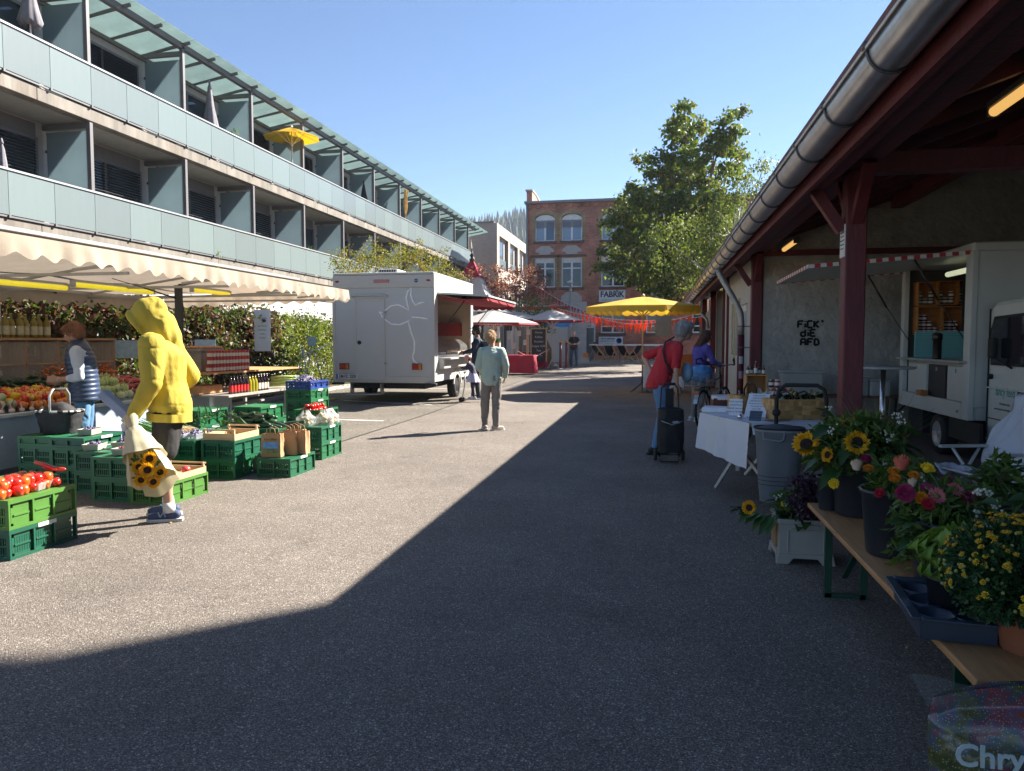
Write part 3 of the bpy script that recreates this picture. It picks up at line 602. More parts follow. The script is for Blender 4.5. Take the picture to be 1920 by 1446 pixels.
def word(w,x,z,s,sp):
    for ch in w:
        g=MB()
        for a,b in GL[ch]: g.beam((x+a[0]*s,0,z+a[1]*s*1.05),(x+b[0]*s,0,z+b[1]*s*1.05),.006,.034,up=(0,0,1) if abs(a[0]-b[0])>.3 else (1,0,0))
        g.obj('letter',gb,gr); x+=sp[ch] if isinstance(sp,dict) else sp*(.45 if ch in "i" else 1)
word("FiCK'",.0,.30,.105,.105); word("diE",.05,.155,.105,.105); word("AFD",.05,.0,.105,.11); 
# neighbouring houses behind the shed (their shade falls over the lane)
nb=T('tall_house','tall plain house rising behind the shed on the right','building',(0,0,0)); MB().box(9.8,19,-14,14.9,0,13.6).obj('wall',rend,nb); MB().box(9.7,19.1,-14.1,15.0,13.6,13.75).obj('roof',tilem,nb)
for i in range(6):
    for j in range(4): w=MB().box(9.74,9.8,-10+i*4,-8.8+i*4,1.2+j*3.1,2.7+j*3.1).obj('window',rail.data.materials[0] if False else alu,nb); MB().box(9.73,9.739,-9.9+i*4,-8.9+i*4,1.3+j*3.1,2.6+j*3.1).obj('pane',dglass,w)
wh_f=mat('white_frame_plain',(.5,.5,.5),.5); nb=T('stair_tower_house','narrow tall house standing behind the far end of the shed','building',(0,0,0)); MB().box(10,16,34.2,38.9,0,15.1).obj('wall',rend,nb); MB().box(9.9,16.1,34.1,39,15.1,15.25).obj('roof',tilem,nb)
for j in range(4):
    for a in (11.2,13.6): w=MB().box(a,a+1.1,34.13,34.2,2+j*3.2,3.5+j*3.2).obj('window',wh_f,nb); MB().box(a+.08,a+1.02,34.12,34.129,2.08+j*3.2,3.42+j*3.2).obj('pane',dglass,w)
    w=MB().box(9.93,10,36,37.1,2+j*3.2,3.5+j*3.2).obj('window',wh_f,nb); MB().box(9.92,9.929,36.08,37.02,2.08+j*3.2,3.42+j*3.2).obj('pane',dglass,w)
# ---------- food truck parked in the shed ----------
tw=mat('truck_white',(.56,.565,.53),.4,var=.05,vs=2,dirt=.12,dirtcol=(.3,.29,.26)); tin=mat('truck_inside',(.45,.45,.43),.6); rub=mat('rubber',(.02,.02,.02),.8); chrome=mat('chrome',(.7,.7,.7),.2,1)
teal=mat('teal_paint',(.02,.30,.33),.5); turq=mat('turquoise_panel',(.20,.48,.50),.5,var=.05)
ft=T('food_truck','small white food truck with its serving hatch open, parked in the shed','food truck',(3.6,9.5,0))
Lb,Wb=2.42,1.75; zb,zt_=.56,2.6
MB().box(0,Wb,-.02,Lb,zb,zb+.16).obj('floor_pan',tw,ft,bev=.01); MB().box(-.01,Wb+.01,-.05,Lb+.02,zt_-.08,zt_+.03).obj('roof',tw,ft,bev=.02)
MB().box(0,Wb,-.04,.0,zb+.16,zt_-.08).obj('front_wall',tw,ft); MB().box(Wb-.04,Wb,0,Lb,zb+.16,zt_-.08).obj('side_wall',tin,ft); MB().box(0,Wb,Lb-.04,Lb,zb+.16,zt_-.08).obj('end_wall',mat('truck_inner_wall',(.10,.095,.085),.8),ft)
MB().box(-.02,.05,-.05,.13,zb,zt_-.07).obj('corner_post',tw,ft,bev=.008); MB().box(-.02,.05,Lb-.12,Lb+.01,zb,zt_-.07).obj('corner_post',tw,ft,bev=.008)
MB().box(-.025,.0,.13,Lb-.12,zb,zb+.2).obj('sill_panel',tw,ft,bev=.005)
for i,(a,b,m) in enumerate(((.15,.72,tw),(.80,1.38,mat('black_door',(.03,.03,.035),.5)),(1.46,2.18,tw))): 
    c=MB().box(.03,.06,a,b,zb+.2,zb+.62).obj('cabinet_door',m,ft,bev=.004); MB().box(.02,.03,(a+b)/2-.015,(a+b)/2+.015,zb+.54,zb+.59).obj('latch',chrome,c)
MB().box(.062,.5,.13,Lb-.12,zb+.16,zb+.66).obj('cabinet',tin,ft); MB().box(-.1,.5,.02,2.35,zb+.67,zb+.695).obj('counter',mat('counter_grey',(.35,.36,.36),.4),ft)
# hatch
red_s=mat('red_stripe',(.45,.03,.04),.5); wh_s=mat('white_stripe',(.7,.7,.7),.5)
hz0,hz1=2.53,2.40
MB().add([(-1.78,.05,hz1),(.0,.05,hz0),(.0,Lb-.02,hz0),(-1.78,Lb-.02,hz1-.02),(-1.78,.05,hz1-.025),(.0,.05,hz0-.025),(.0,Lb-.02,hz0-.025),(-1.78,Lb-.02,hz1-.045)],[(0,1,2,3),(7,6,5,4),(4,5,1,0),(5,6,2,1),(6,7,3,2),(7,4,0,3)]).obj('hatch',tw,ft)
def stripes(a,b,n,w,h,name='stripe'):
    a=Vector(a);b=Vector(b)
    for i in range(n):
        p=a.lerp(b,i/n);q=a.lerp(b,(i+1)/n); MB().beam(p,q,w,h).obj('trim_stripe',red_s if i%2 else wh_s,ft)
stripes((-1.79,.035,hz1-.012),(0,.035,hz0-.012),26,.008,.045); stripes((-1.79,Lb-.01,hz1-.03),(-.0,Lb-.01,hz0-.02),26,.008,.045); stripes((-1.795,.04,hz1-.012),(-1.795,Lb-.02,hz1-.03),30,.008,.045)
blackr=mat('gas_strut',(.015,.015,.015),.4)
for y in (.22,Lb-.2): s=MB(); s.tube([(-.55,y,hz1+.06),(-.28,y,1.98)],.013,8); s.tube([(-.28,y,1.98),(.03,y,1.5)],.006,6); s.obj('gas_strut',blackr,ft)
paleg=mat('pale_tube',(.75,.78,.6),.4,emit=(.85,.9,.6),es=.16)
MB().tube([(.25,.3,2.38),(.25,1.45,2.38)],.035,10).obj('lamp_tube',paleg,ft)
# inside: shelf crates, jars, teal panel, banner, chalkboard
orw=mat('orange_wood',(.42,.17,.05),.6,var=.25,vs=6,stretch=(1,1,6))
def cubby(x0,z0,w,h):
    c=MB(); y0,y1=Lb-.26,Lb-.05; c.box(x0,x0+w,y1-.01,y1,z0,z0+h).box(x0,x0+.015,y0,y1-.01,z0,z0+h).box(x0+w-.015,x0+w,y0,y1-.01,z0,z0+h).box(x0+.015,x0+w-.015,y0,y1-.01,z0,z0+.015).box(x0+.015,x0+w-.015,y0,y1-.01,z0+h-.015,z0+h); return c.obj('shelf_box',orw,ft)
X0=.12
for i,(x,z,w,h) in enumerate(((X0,2.0,.26,.34),(X0+.265,2.01,.26,.34),(X0+.53,2.02,.24,.34),(X0,1.58,.33,.41),(X0+.335,1.58,.33,.41))): cubby(x,z,w,h)
jm=[mat('jar_dark_jam',(.10,.015,.02),.2,coat=.5),mat('jar_plum',(.16,.03,.06),.2,coat=.5),mat('jar_brown',(.12,.06,.03),.2,coat=.5)]; lidw=mat('lid_white',(.6,.6,.58),.4); lidb=mat('lid_black',(.03,.03,.03),.4); labw=mat('label_paper',(.68,.66,.62),.7,var=.1,vs=30)
def jar(label,loc,r=.035,h=.09,m=None,lid=None,grp='jars on the wooden cubby shelves in the food truck',lab=True):
    t=T('jar',label,'jar',loc,R_.random()*6,grp); MB().lathe([(r*.9,0),(r,.006),(r,h*.8),(r*.85,h*.86)],10).obj('glass',m or jm[0],t); MB().lathe([(r*.92,h*.84),(r*.92,h)],10).obj('lid',lid or lidw,t)
    if lab: MB().lathe([(r*1.01,h*.25),(r*1.01,h*.6)],10,cap=False).obj('label',labw,t)
    return t
J=[]
jl={0:'dark jam jar in the upper row of wooden cubbies inside the food truck',1:'red jam jar in the lower row of wooden cubbies inside the food truck'}
for (x,z,n) in ((X0+.05,2.016,3),(X0+.32,2.026,3),(X0+.58,2.036,2)):
    for i in range(n): 
        for l in range(1 if i%2 else 2): jar(jl[0],(3.6+x+i*.075,9.5+Lb-.16,z+l*.092),m=jm[2])
for (x,n) in ((X0+.05,4),(X0+.39,3)):
    for i in range(n):
        for l in range(3 if i<2 and x<.3 else 2 if i<3 else 1): jar(jl[1],(3.6+x+i*.072,9.5+Lb-.16,1.596+l*.092),m=jm[i%2])
chalk=mat('chalkboard',(.025,.027,.03),.7,var=.3,vs=3); chk=mat('chalk_writing',(.55,.55,.53),.9)
cb_=MB().box(-.13,.13,-.01,.01,-.42,.42).obj('chalkboard',chalk,loc=(3.6+.80,9.5+Lb-.35,2.02)); tag(cb_,'narrow black menu board inside the food truck beside the wooden shelves','menu board')
for i,s in enumerate(('Falafel','Hummus','im Brot','','Suppe','','Quiche')): text(s,.045,chk,cb_,(0,-.012,.32-i*.09),ext=.0003)
for i in range(1): pass
tp=MB(); 
for i in range(14): tp.box(0,.72,-.02,0,i*.03,i*.03+.024)
tq=tp.obj('ribbed_panel',turq,ft,loc=(.05,Lb-.4,1.21)); tq['kind']='stuff'; MB().box(0,.72,.0,.03,0,.42).obj('panel_back',mat('turq_dark',(.12,.33,.35),.6),ft,loc=(.05,Lb-.4,1.21))
bn=MB().box(-.2,.2,-.006,.006,-.62,.55).obj('roll_up_banner',mat('banner_white',(.62,.62,.58),.5),loc=(3.6+1.18,9.5+Lb-.38,1.78)); tag(bn,'white roll-up banner with teal heart standing in the food truck','banner')
hp=[(16*math.sin(a)**3/16*.15,(13*math.cos(a)-5*math.cos(2*a)-2*math.cos(3*a)-math.cos(4*a))/16*.16+.2) for a in [2*PI*i/40 for i in range(40)]]
MB().prism(hp,-.0085,-.0062).obj('heart',teal,bn); MB().box(-.16,.16,-.0105,-.0088,.17,.25).obj('heart_band',mat('banner_white'),bn); text('fancy',.08,ink,bn,(-.03,-.0115,.21),ext=.0003); text('fancy',.08,ink,bn,(-.03,-.008,-.25),ext=.0003); text('food',.03,ink,bn,(-.03,-.008,-.36),ext=.0003); text('vegetarisch & vegan',.025,ink,bn,(-.03,-.008,-.42),ext=.0003)
cup=T('thermos','dark brown thermos jug standing on the food truck counter','jug',(3.6-.02,9.5+.95,zb+.696)); MB().lathe([(.05,0),(.052,.02),(.052,.24),(.062,.25),(.062,.32),(.05,.33)],16).obj('body',mat('dark_brown_metal',(.03,.02,.02),.35,.3),cup); MB().lathe([(.045,.33),(.03,.345)],14).obj('lid',lidb,cup)
tb=MB(); tb.box(-.09,.09,-.045,.045,0,.012).box(-.09,.09,-.045,-.035,.012,.07).box(-.09,.09,.035,.045,.012,.07).box(-.09,-.08,-.035,.035,.012,.07).box(.08,.09,-.035,.035,.012,.07); o=tb.obj('wooden_box',orw,loc=(3.55,9.5+1.35,zb+.2),rot=(0,0,PI/2)); tag(o,'small wooden box on the sill of the food truck','box')
# run gear + cab
def wheel(par,loc,r,w,rim=None,name='wheel'):
    rim=rim or mat('wheel_silver',(.42,.42,.43),.4,.35); e=bpy.data.objects.new(name,None); COL.objects.link(e); e.parent=par; e.location=loc
    MB().lathe([(r*.62,-w/2),(r*.94,-w/2),(r,-w/2+.03),(r,w/2-.03),(r*.94,w/2),(r*.62,w/2)],28,cap=False).obj('tyre',rub,e,rot=(0,PI/2,0))
    q=MB().lathe([(r*.6,-w*.35),(r*.64,-w*.48),(r*.60,-w*.5),(r*.5,-w*.3),(r*.2,-w*.22),(r*.18,-w*.36),(.01,-w*.4)],24)
    q.lathe([(r*.64,w*.4),(r*.64,-w*.45)],24,cap=False)
    q.obj('rim',rim,e,rot=(0,PI/2,0)); h=MB()
    for k in range(8): a=2*PI*k/8; h.lathe([(.02,0),(.02,.004)],8,(r*.38*math.cos(a),r*.38*math.sin(a),-w*.27))
    h=h.obj('rim_holes',rub,e,rot=(0,PI/2,0)); h['kind']='stuff'; return e
wheel(ft,(.16,1.15,.27),.27,.17); wheel(ft,(Wb-.1,1.15,.27),.27,.17)
MB().box(.3,Wb-.3,-1.2,Lb-.2,.3,.54).obj('chassis',blk,ft); MB().box(.02,.06,-.3,.6,.3,.55).obj('mud_flap',rub,ft); MB().box(.05,.4,1.6,2.2,.22,.54).obj('tool_box',blk,ft)
cabm=mat('cab_white',(.60,.62,.58),.35,coat=.3,var=.03)
prof=[(-.12,.33),(-.12,1.72),(-.2,1.86),(-.34,1.93),(-1.2,1.95),(-1.42,1.88),(-1.75,1.25),(-1.85,1.1),(-1.85,.33)]
# body as prism across X (u=y, v=z)
cab=MB().prism([(y,z) for y,z in prof],.13,1.55,axis='x').obj('cab',cabm,ft,bev=.05)
wp=[(-.30,1.22),(-.28,1.62),(-.36,1.76),(-1.22,1.78),(-1.62,1.22)]
MB().prism(wp,.105,.128,axis='x').obj('window_seal',rub,ft); MB().prism([(-.34,1.25),(-.32,1.6),(-.39,1.73),(-1.2,1.75),(-1.56,1.25)],.098,.104,axis='x').obj('side_window',glassmat('cab_window',(.02,.025,.03),1,.03),ft)
MB().box(.11,.128,-1.7,-.22,.62,.625).obj('door_seam',rub,ft); MB().box(.105,.128,-1.7,-.22,.96,.975).obj('belt_line',cabm,ft,bev=.004); MB().box(.11,.128,-.225,-.22,.4,1.85).obj('door_seam',rub,ft)
MB().lathe([(.03,0),(.03,.03),(.018,.04)],12).obj('lock',rub,ft,loc=(.13,-.30,1.09),rot=(0,-PI/2,0)); MB().tube([(.1,-.28,1.09),(.09,-.34,1.09)],.012).obj('door_handle',rub,ft)
MB().box(.0,.06,-.60,-.46,1.30,1.52).obj('mirror',rub,ft,bev=.02); MB().tube([(.03,-.6,1.3),(.11,-.8,1.2)],.012).obj('mirror_arm',rub,ft)
tealt=mat('teal_print',(.05,.28,.27),.5)
tr=(PI/2,0,-PI/2)
text('fancy feed',.14,tealt,ft,(.128,-.40,.93),rot=tr,ext=.001,align='LEFT',name='truck_lettering',sx=.8); text('Uta Sichula-Zakin',.035,ink,ft,(.128,-.50,.80),rot=tr,ext=.0005,align='LEFT'); text('www.facebook.com/utasfancyfood',.034,ink,ft,(.128,-.38,.74),rot=tr,ext=.0005,align='LEFT')
text('pek',.055,mat('red_print',(.5,.04,.03),.5),ft,(-.027,.22,zb+.09),rot=tr,ext=.0005)
wheel(ft,(.25,-1.25,.27),.27,.17)

MB().add([(.22,-1.765,1.24),(1.46,-1.765,1.24),(1.42,-1.47,1.83),(.26,-1.47,1.83)],[(0,1,2,3)]).obj('windscreen',glassmat('cab_window'),ft)
for x in (.28,1.22): h_=MB().box(x,x+.2,-1.93,-1.90,.66,.82).obj('headlight',mat('headlight_glass',(.55,.56,.55),.15,.2),ft,bev=.02)
MB().box(.15,1.53,-1.95,-1.90,.36,.52).obj('front_bumper',blk,ft,bev=.02); MB().box(.6,1.1,-1.92,-1.90,.64,.76).obj('grille',blk,ft)
# ---------- brick building across the end ----------
def brickmat(name,c1,c2,mort,sc=1.0):
    m=bpy.data.materials.new(name); m.use_nodes=True; n=m.node_tree; L=n.links; B=n.nodes['Principled BSDF']; B.inputs['Roughness'].default_value=.9
    tc=n.nodes.new('ShaderNodeTexCoord'); mp=n.nodes.new('ShaderNodeMapping'); mp.inputs['Rotation'].default_value=(-PI/2,0,0); L.new(tc.outputs['Object'],mp.inputs[0])
    b=n.nodes.new('ShaderNodeTexBrick'); b.inputs['Scale'].default_value=sc; b.inputs['Brick Width'].default_value=.25; b.inputs['Row Height'].default_value=.077; b.inputs['Mortar Size'].default_value=.011; b.inputs['Bias'].default_value=0
    b.inputs['Color1'].default_value=list(c1)+[1]; b.inputs['Color2'].default_value=list(c2)+[1]; b.inputs['Mortar'].default_value=list(mort)+[1]; L.new(mp.outputs[0],b.inputs[0])
    z=n.nodes.new('ShaderNodeTexNoise'); z.inputs['Scale'].default_value=1.1; z.inputs['Detail'].default_value=7; L.new(tc.outputs['Object'],z.inputs[0]); r=n.nodes.new('ShaderNodeMapRange'); r.inputs[1].default_value=.3; r.inputs[2].default_value=.7; r.inputs[3].default_value=.65; r.inputs[4].default_value=1.3; L.new(z.outputs[0],r.inputs[0])
    h=n.nodes.new('ShaderNodeHueSaturation'); L.new(b.outputs[0],h.inputs['Color']); L.new(r.outputs[0],h.inputs['Value']); L.new(h.outputs[0],B.inputs['Base Color'])
    bp=n.nodes.new('ShaderNodeBump'); bp.inputs['Strength'].default_value=.8; bp.inputs['Distance'].default_value=.01; bp.invert=True; L.new(b.outputs[1],bp.inputs['Height']); L.new(bp.outputs[0],B.inputs['Normal']); return m
bred=brickmat('red_brick',(.54,.18,.11),(.33,.10,.07),(.38,.30,.25)); byel=brickmat('yellow_brick',(.48,.35,.19),(.36,.25,.13),(.2,.16,.12))
stone=mat('pale_relief_stone',(.46,.44,.42),.9,var=.1); lint=mat('dark_lintel',(.13,.10,.09),.9,var=.2); wfr=mat('white_window_frame',(.72,.74,.78),.5)
YB=50.0; bb=T('brick_factory_building','three-storey red brick factory with arched windows and white frames across the lane end','building',(0,0,0))
def z_(py): return PY(1050,py,YB).z
def x_(px,py=450): return PY(px,py,YB).x
xs=[(x_(1003),x_(1040.5)),(x_(1052.5),x_(1091.5)),(x_(1127.5),x_(1172)),(x_(1213),x_(1258)),(x_(1300),x_(1345)),(x_(1372),x_(1415))]
XL,XR=x_(988),14.0; ztop=z_(381)
rows=[(z_(452),z_(402)),(z_(539),z_(483)),(z_(625),z_(590))]
rowsx=rows
# wall cells
zc=[0]+[v for r in reversed(rows) for v in r]+[ztop]
xc=[XL]+[v for r in xs for v in r]+[XR]
w=MB()
for i in range(len(xc)-1):
    for j in range(len(zc)-1):
        if i%2==1 and j%2==1: continue
        w.box(xc[i],xc[i+1],YB,YB+.5,zc[j],zc[j+1])
w=MB()
for j in range(0,len(zc)-1):
    if j%2==0: w.box(XL,XR,YB,YB+.5,zc[j],zc[j+1])
    else:
        for i in range(0,len(xc)-1,2): w.box(xc[i],xc[i+1],YB,YB+.5,zc[j],zc[j+1])
w.obj('front_wall',bred,bb)
MB().box(XL,XR,YB+.5,YB+12,0,ztop-.1).obj('building_core',mat('dark_interior',(.03,.03,.035),.9),bb)
MB().box(XL-.04,XL,YB-.02,YB+12,0,ztop).obj('side_wall',bred,bb)
MB().box(XL-.15,XR,YB-.25,YB+12,ztop,ztop+.16).obj('roof_edge',mat('roof_metal',(.22,.2,.2),.5),bb)
for i in range(40): MB().box(XL+.1+i*.55,XL+.35+i*.55,YB-.12,YB,ztop-.28,ztop-.04).obj('cornice_block',bred,bb)
# gable rising behind with sloping verge (left end)
MB().prism([(YB+0.0,ztop+.1),(YB+.0,z_(356)),(YB+1.6,z_(356)),(YB+8,ztop+.3),(YB+8,ztop+.1)],XL-.02,XL+.35,axis='x').obj('parapet_wall',bred,bb); MB().beam((XL+.16,YB-.1,z_(355)),(XL+.16,YB+1.7,z_(355)),.5,.1).obj('parapet_cap',stone,bb); MB().beam((XL+.16,YB+1.6,z_(355)),(XL+.16,YB+8,ztop+.3),.5,.1).obj('parapet_cap',stone,bb)
MB().box(XL+2,XR,YB+1.5,YB+1.55,ztop+.16,ztop+.5).obj('roof_rail_panel',mat('roof_rail',(.35,.36,.38),.5),bb)
MB().tube([(XL+.02,YB-.12,ztop),(XL+.02,YB-.12,.3)],.07,8).obj('downpipe',mat('old_zinc_pipe'),bb)
def win(x0,x1,z0,z1,kind):
    e=bpy.data.objects.new('window',None); COL.objects.link(e); e.parent=bb; d=.16; y=YB+d; f=MB(); t=.09; xm=(x0+x1)/2
    if kind==0: zt2=z1-.35
    else: zt2=z1-.25
    if kind==2: zt2=z1
    f.box(x0,x0+t,y,y+.07,z0,zt2).box(x1-t,x1,y,y+.07,z0,zt2).box(x0+t,x1-t,y,y+.07,z0,z0+t).box(x0+t,x1-t,y,y+.07,zt2-t,zt2).box(xm-t*.7,xm+t*.7,y-.01,y+.06,z0+t,zt2-t)
    if kind==1: f.box(x0+t,x1-t,y-.005,y+.06,zt2-.5,zt2-.42)
    if kind==2: f.box(x0+t,x1-t,y-.005,y+.06,z0+.42,z0+.5)
    f.obj('frame',wfr,e)
    MB().box(x0,xm,y+.03,y+.04,z0,zt2).obj('pane',glassmat('blue_blind_glass',(.22,.30,.40),1,.12) if kind==0 else dglass,e); MB().box(xm,x1,y+.03,y+.04,z0,zt2).obj('pane',glassmat('navy_glass',(.07,.11,.18),1,.08) if kind==0 and x0<-7 else (glassmat('blue_blind_glass') if kind==0 else dglass),e)
    if kind==0:
        b=MB()
        for i in range(7): b.box(x0+.05,x1-.05,y-.04,y-.01,zt2-.08-i*.07,zt2-.03-i*.07)
        o=b.obj('blind',mat('grey_blind',(.20,.22,.26),.5),e); o['kind']='stuff'
        # arched head
        n=12; R2=((x1-x0)**2/4+.4**2)/(2*.4); pts=[(xm+(x1-x0)/2*math.cos(PI*i/n),zt2+.36*math.sin(PI*i/n)) for i in range(n+1)]
        MB().prism(pts,y-.05,y+.02).obj('arched_head',mat('white_head_panel',(.7,.71,.72),.6),e)
    if kind==1: MB().box(x0,x1,y-.05,y+.05,zt2,z1+.02).obj('shutter_box',mat('white_head_panel'),e)
for i,(a,b) in enumerate(xs):
    for k,(z0,z1) in enumerate(rows):
        win(a,b,z0,z1 if k else z1,k)
        MB().box(a-.12,b+.12,YB-.10,YB+.02,z0-.16,z0-.0).obj('window_sill',lint,bb)
        for s,xx in ((-1,a),(1,b)):
            if k<2:
                q=MB()
                for j in range(int((z1-z0+.1)/.154)): ww=.24 if j%2 else .17; q.box(xx if s>0 else xx-ww,xx+ww if s>0 else xx,YB-.02,YB+.01,z0+j*.154,z0+j*.154+.152)
                o=q.obj('quoins',byel,bb); o['kind']='stuff'
        if k==0:
            xm=(a+b)/2; rw=(b-a)/2; n=14; g=MB()
            for j in range(n):
                t0,t1=PI*j/n,PI*(j+1)/n; zc0=z1-.32
                def P(t,o): return (xm+(rw+o)*math.cos(t),zc0+(.38+o*.9)*math.sin(t))
                p=[P(t0,.0),P(t1,.0),P(t1,.26),P(t0,.26)]; g.prism(p,YB-.03,YB+.012)
            o=g.obj('arch_bricks',byel,bb); o['kind']='stuff'
            # spandrel fill so the corners above the arch are brick
            pts=[(xm+rw*math.cos(PI*j/n),z1-.32+.38*math.sin(PI*j/n)) for j in range(n+1)]
            MB().prism([(a,z1-.3),(a,z1+.1)]+[(x,z) for x,z in reversed(pts[n//2:])][::1]+[(xm,z1+.1)] ,YB+.02,YB+.15).obj('spandrel',bred,bb) if False else None
            za,zb2=z_(477),z_(461); c=.32
            MB().prism([(a+.05,za+.15),(a+.05,za+.3),(a+.4,zb2),(b-.4,zb2),(b-.05,za+.3),(b-.05,za+.15),(b-.3,za+.15),(b-.3,za),(a+.3,za),(a+.3,za+.15)],YB-.04,YB+.01).obj('relief_panel',stone,bb)
        if k==1:
            za,zb2=z_(566),z_(548); 
            if i in (1,3,4): MB().prism([(a,za),(a,za+.35),(a+.35,zb2),(b-.35,zb2),(b,za+.35),(b,za)],YB-.04,YB+.01).obj('relief_panel',stone,bb)
    if True: MB().box(a-.3,b+.3,YB-.04,YB+.01,z_(482),z_(478)).obj('string_course',lint,bb)
MB().box(XL,x_(1100),YB-.06,YB+.01,z_(570)-.5,z_(570)-.1).obj('string_course',mat('pale_band',(.4,.38,.36),.8),bb)
# signs
sg=T('factory_sign','white sign board with dark lettering FABRIK on the brick building','sign',((x_(1124)+x_(1173.5))/2,YB-.12,z_(556.5)))
navy=mat('navy_print',(.02,.05,.10),.5); sw=(x_(1173.5)-x_(1124))/2; shh=(z_(546)-z_(567))/2
signw=mat('sign_white',(.66,.70,.76),.5)
MB().box(-sw,sw,0,.05,-shh,shh).obj('board',signw,sg); text('FABRiK',.52,navy,sg,(0,-.003,.1),sx=.94,ext=.003,bold=.02); text('HANDWERK  KUNST  KULTUR  SOZIALES',.11,navy,sg,(0,-.003,-.27),sx=.72,ext=.002)
MB().lathe([(.07,0),(.07,.004)],14,(0,0,0)).obj('dot',mat('teal_dot',(.1,.25,.3),.5),sg,loc=(.33,-.006,.33),rot=(PI/2,0,0))
blu=mat('blue_print',(.06,.2,.45),.5); redpr=mat('poster_red',(.5,.05,.05),.5); grn=mat('poster_green',(.35,.5,.1),.5)
sg=T('event_sign','white landscape banner with a blue round emblem below the ground floor window','sign',((x_(1126)+x_(1168))/2,YB-.3,z_(639)))
MB().box(-.8,.8,0,.04,-.28,.26).obj('board',signw,sg); text('NICHT VERPASSEN',.14,navy,sg,(-.18,-.003,.12),ext=.002,sx=.8,bold=.004); text('JOB-FESTIVAL 2025',.14,navy,sg,(-.2,-.003,-.05),ext=.002,sx=.8); text('im Kulturpark',.1,navy,sg,(-.1,-.003,-.2),ext=.002,sx=.8); MB().lathe([(.19,0),(.19,.003),(.13,.0035),(.13,.0)],20).obj('emblem',blu,sg,loc=(.55,-.003,0),rot=(PI/2,0,0)); 
sg=T('info_poster','tall white poster board with coloured emblems beside the grey door panel','sign',((x_(1101)+x_(1119))/2,YB-1.2,z_(624)))
MB().box(-.36,.36,0,.05,-.62,.62).obj('board',signw,sg); MB().box(-.52,.42,.0,.05,.66,1.05).obj('board',signw,sg); text('Kulturpark',.16,blu,sg,(-.02,-.003,.87),ext=.002)
for i,(x,z,m) in enumerate(((-.02,.42,grn),(.03,.12,blu),(-.2,-.02,redpr),(.05,-.2,blu),(-.02,-.42,navy))): MB().box(x-.12,x+.12,-.004,-.001,z-.05,z+.05).obj('print_mark',m,sg)
# grey door panel / skip beside far man
gp2=MB().box(-.5,.5,0,.12,0,2.05).obj('grey_door_panel',mat('grey_steel_door',(.17,.18,.18),.5,var=.15),loc=(PY(1098,650,46).x,46,.285)); tag(gp2,'grey steel door leaf standing open behind the man in black','door panel')
# railing terrace
rl=T('terrace_railing','low grey metal railing behind the deck chairs','railing',(0,45.5,.285)); xa,xb=PY(1105,650,45.5).x,PY(1250,650,45.5).x
MB().box(xa,xb,-.03,.03,.95,1.05).obj('top_rail',alu,rl)
for i in range(6): x=xa+(xb-xa)*i/5; MB().box(x-.03,x+.03,-.025,.025,0,.95).obj('post',steel,rl)
# deck chairs
wood=mat('deckchair_beech',(.48,.31,.16),.6,var=.15,vs=6); 
def deckchair(label,loc,rz,m):
    t=T('deck_chair',label,'deck chair',loc,rz,'deck chairs in front of the brick building')
    for x in (-.3,.3): MB().beam((x,-.55,.02),(x,.35,1.0),.03,.04).obj('frame_leg',wood,t); MB().beam((x*.9,.5,.02),(x*.9,-.5,.42),.03,.04).obj('seat_leg',wood,t); MB().beam((x*1.08,.15,.72),(x*1.08,.62,.04),.02,.03).obj('support',wood,t)
    MB().tube([(-.3,.34,.99),(.3,.34,.99)],.016).obj('top_bar',wood,t); MB().tube([(-.28,-.5,.42),(.28,-.5,.42)],.016).obj('front_bar',wood,t)
    MB().grid(lambda u,v:(-.25+.5*u,.34-.84*v,.98-.56*v-.22*math.sin(PI*v)),2,12).obj('sling',m,t); return t
chp=mat('deckchair_black',(.02,.02,.022),.8)
for i,(px,py,rz,l) in enumerate(((1118,682,2.2,'wooden deck chair with dark sling, leftmost, beside the grey door panel'),(1142,682,2.7,'wooden deck chair with dark sling, second from the grey door panel'),(1170,681,2.5,'wooden deck chair seen side on, third from the grey door panel'),(1190,681,-2.2,'wooden deck chair with dark sling just left of the yellow umbrella pole'))):
    p=PZ(px,py,.285); deckchair(l,(p.x,42.3,.285),rz,chp)
hs_=T('rocking_toy','small orange and white object on the paving at the grey door panel','toy',(PY(1098,670,43).x,43,.285)); MB().box(-.15,.15,-.1,.1,.3,.55).obj('box',mat('orange_plastic',(.7,.2,.05),.5),hs_,bev=.01); MB().box(-.3,-.1,-.08,.08,0,.3).box(-.1,.2,-.08,.08,.0,.28).obj('base',stone,hs_)
# bunting
def bunting(label,a,b,sag,n,cols,sz=.28,loc=(0,0,0)):
    a=Vector(a);b=Vector(b); t=T('bunting',label,'bunting',(0,0,0)); P=lambda u:a.lerp(b,u)-Vector((0,0,sag*4*u*(1-u))); MB().tube([P(i/20) for i in range(21)],.012,5).obj('cord',alu,t)
    for i in range(n):
        p=P((i+.15)/n);q=P((i+.85)/n);m=(p+q)/2+Vector((R_.uniform(-.06,.06),R_.uniform(-.1,.1),-sz*R_.uniform(.85,1.1))); MB().add([p,q,m,p+Vector((0,.01,0)),q+Vector((0,.01,0)),m+Vector((0,.01,0))],[(0,1,2),(5,4,3)]).obj('pennant',cols[i%len(cols)],t)
    return t
og=mat('orange_pennant',(.85,.10,.015),.6,trans=.4); rdp=mat('red_pennant',(.35,.03,.03),.7,trans=.3)
Yq=28
bunting('bright orange pennant string stretched behind the yellow umbrella',PY(1045,578,36),PY(1330,592,27),.35,34,[og],.42)
bunting('second orange pennant string, a little lower, behind the yellow umbrella',PY(1090,583,35),PY(1300,590,26),.45,24,[og],.40)
bunting('dark red pennant string hanging from the brick wall to the lamp post',PY(1010,538,38),PY(1130,590,38),.25,20,[rdp],.32)
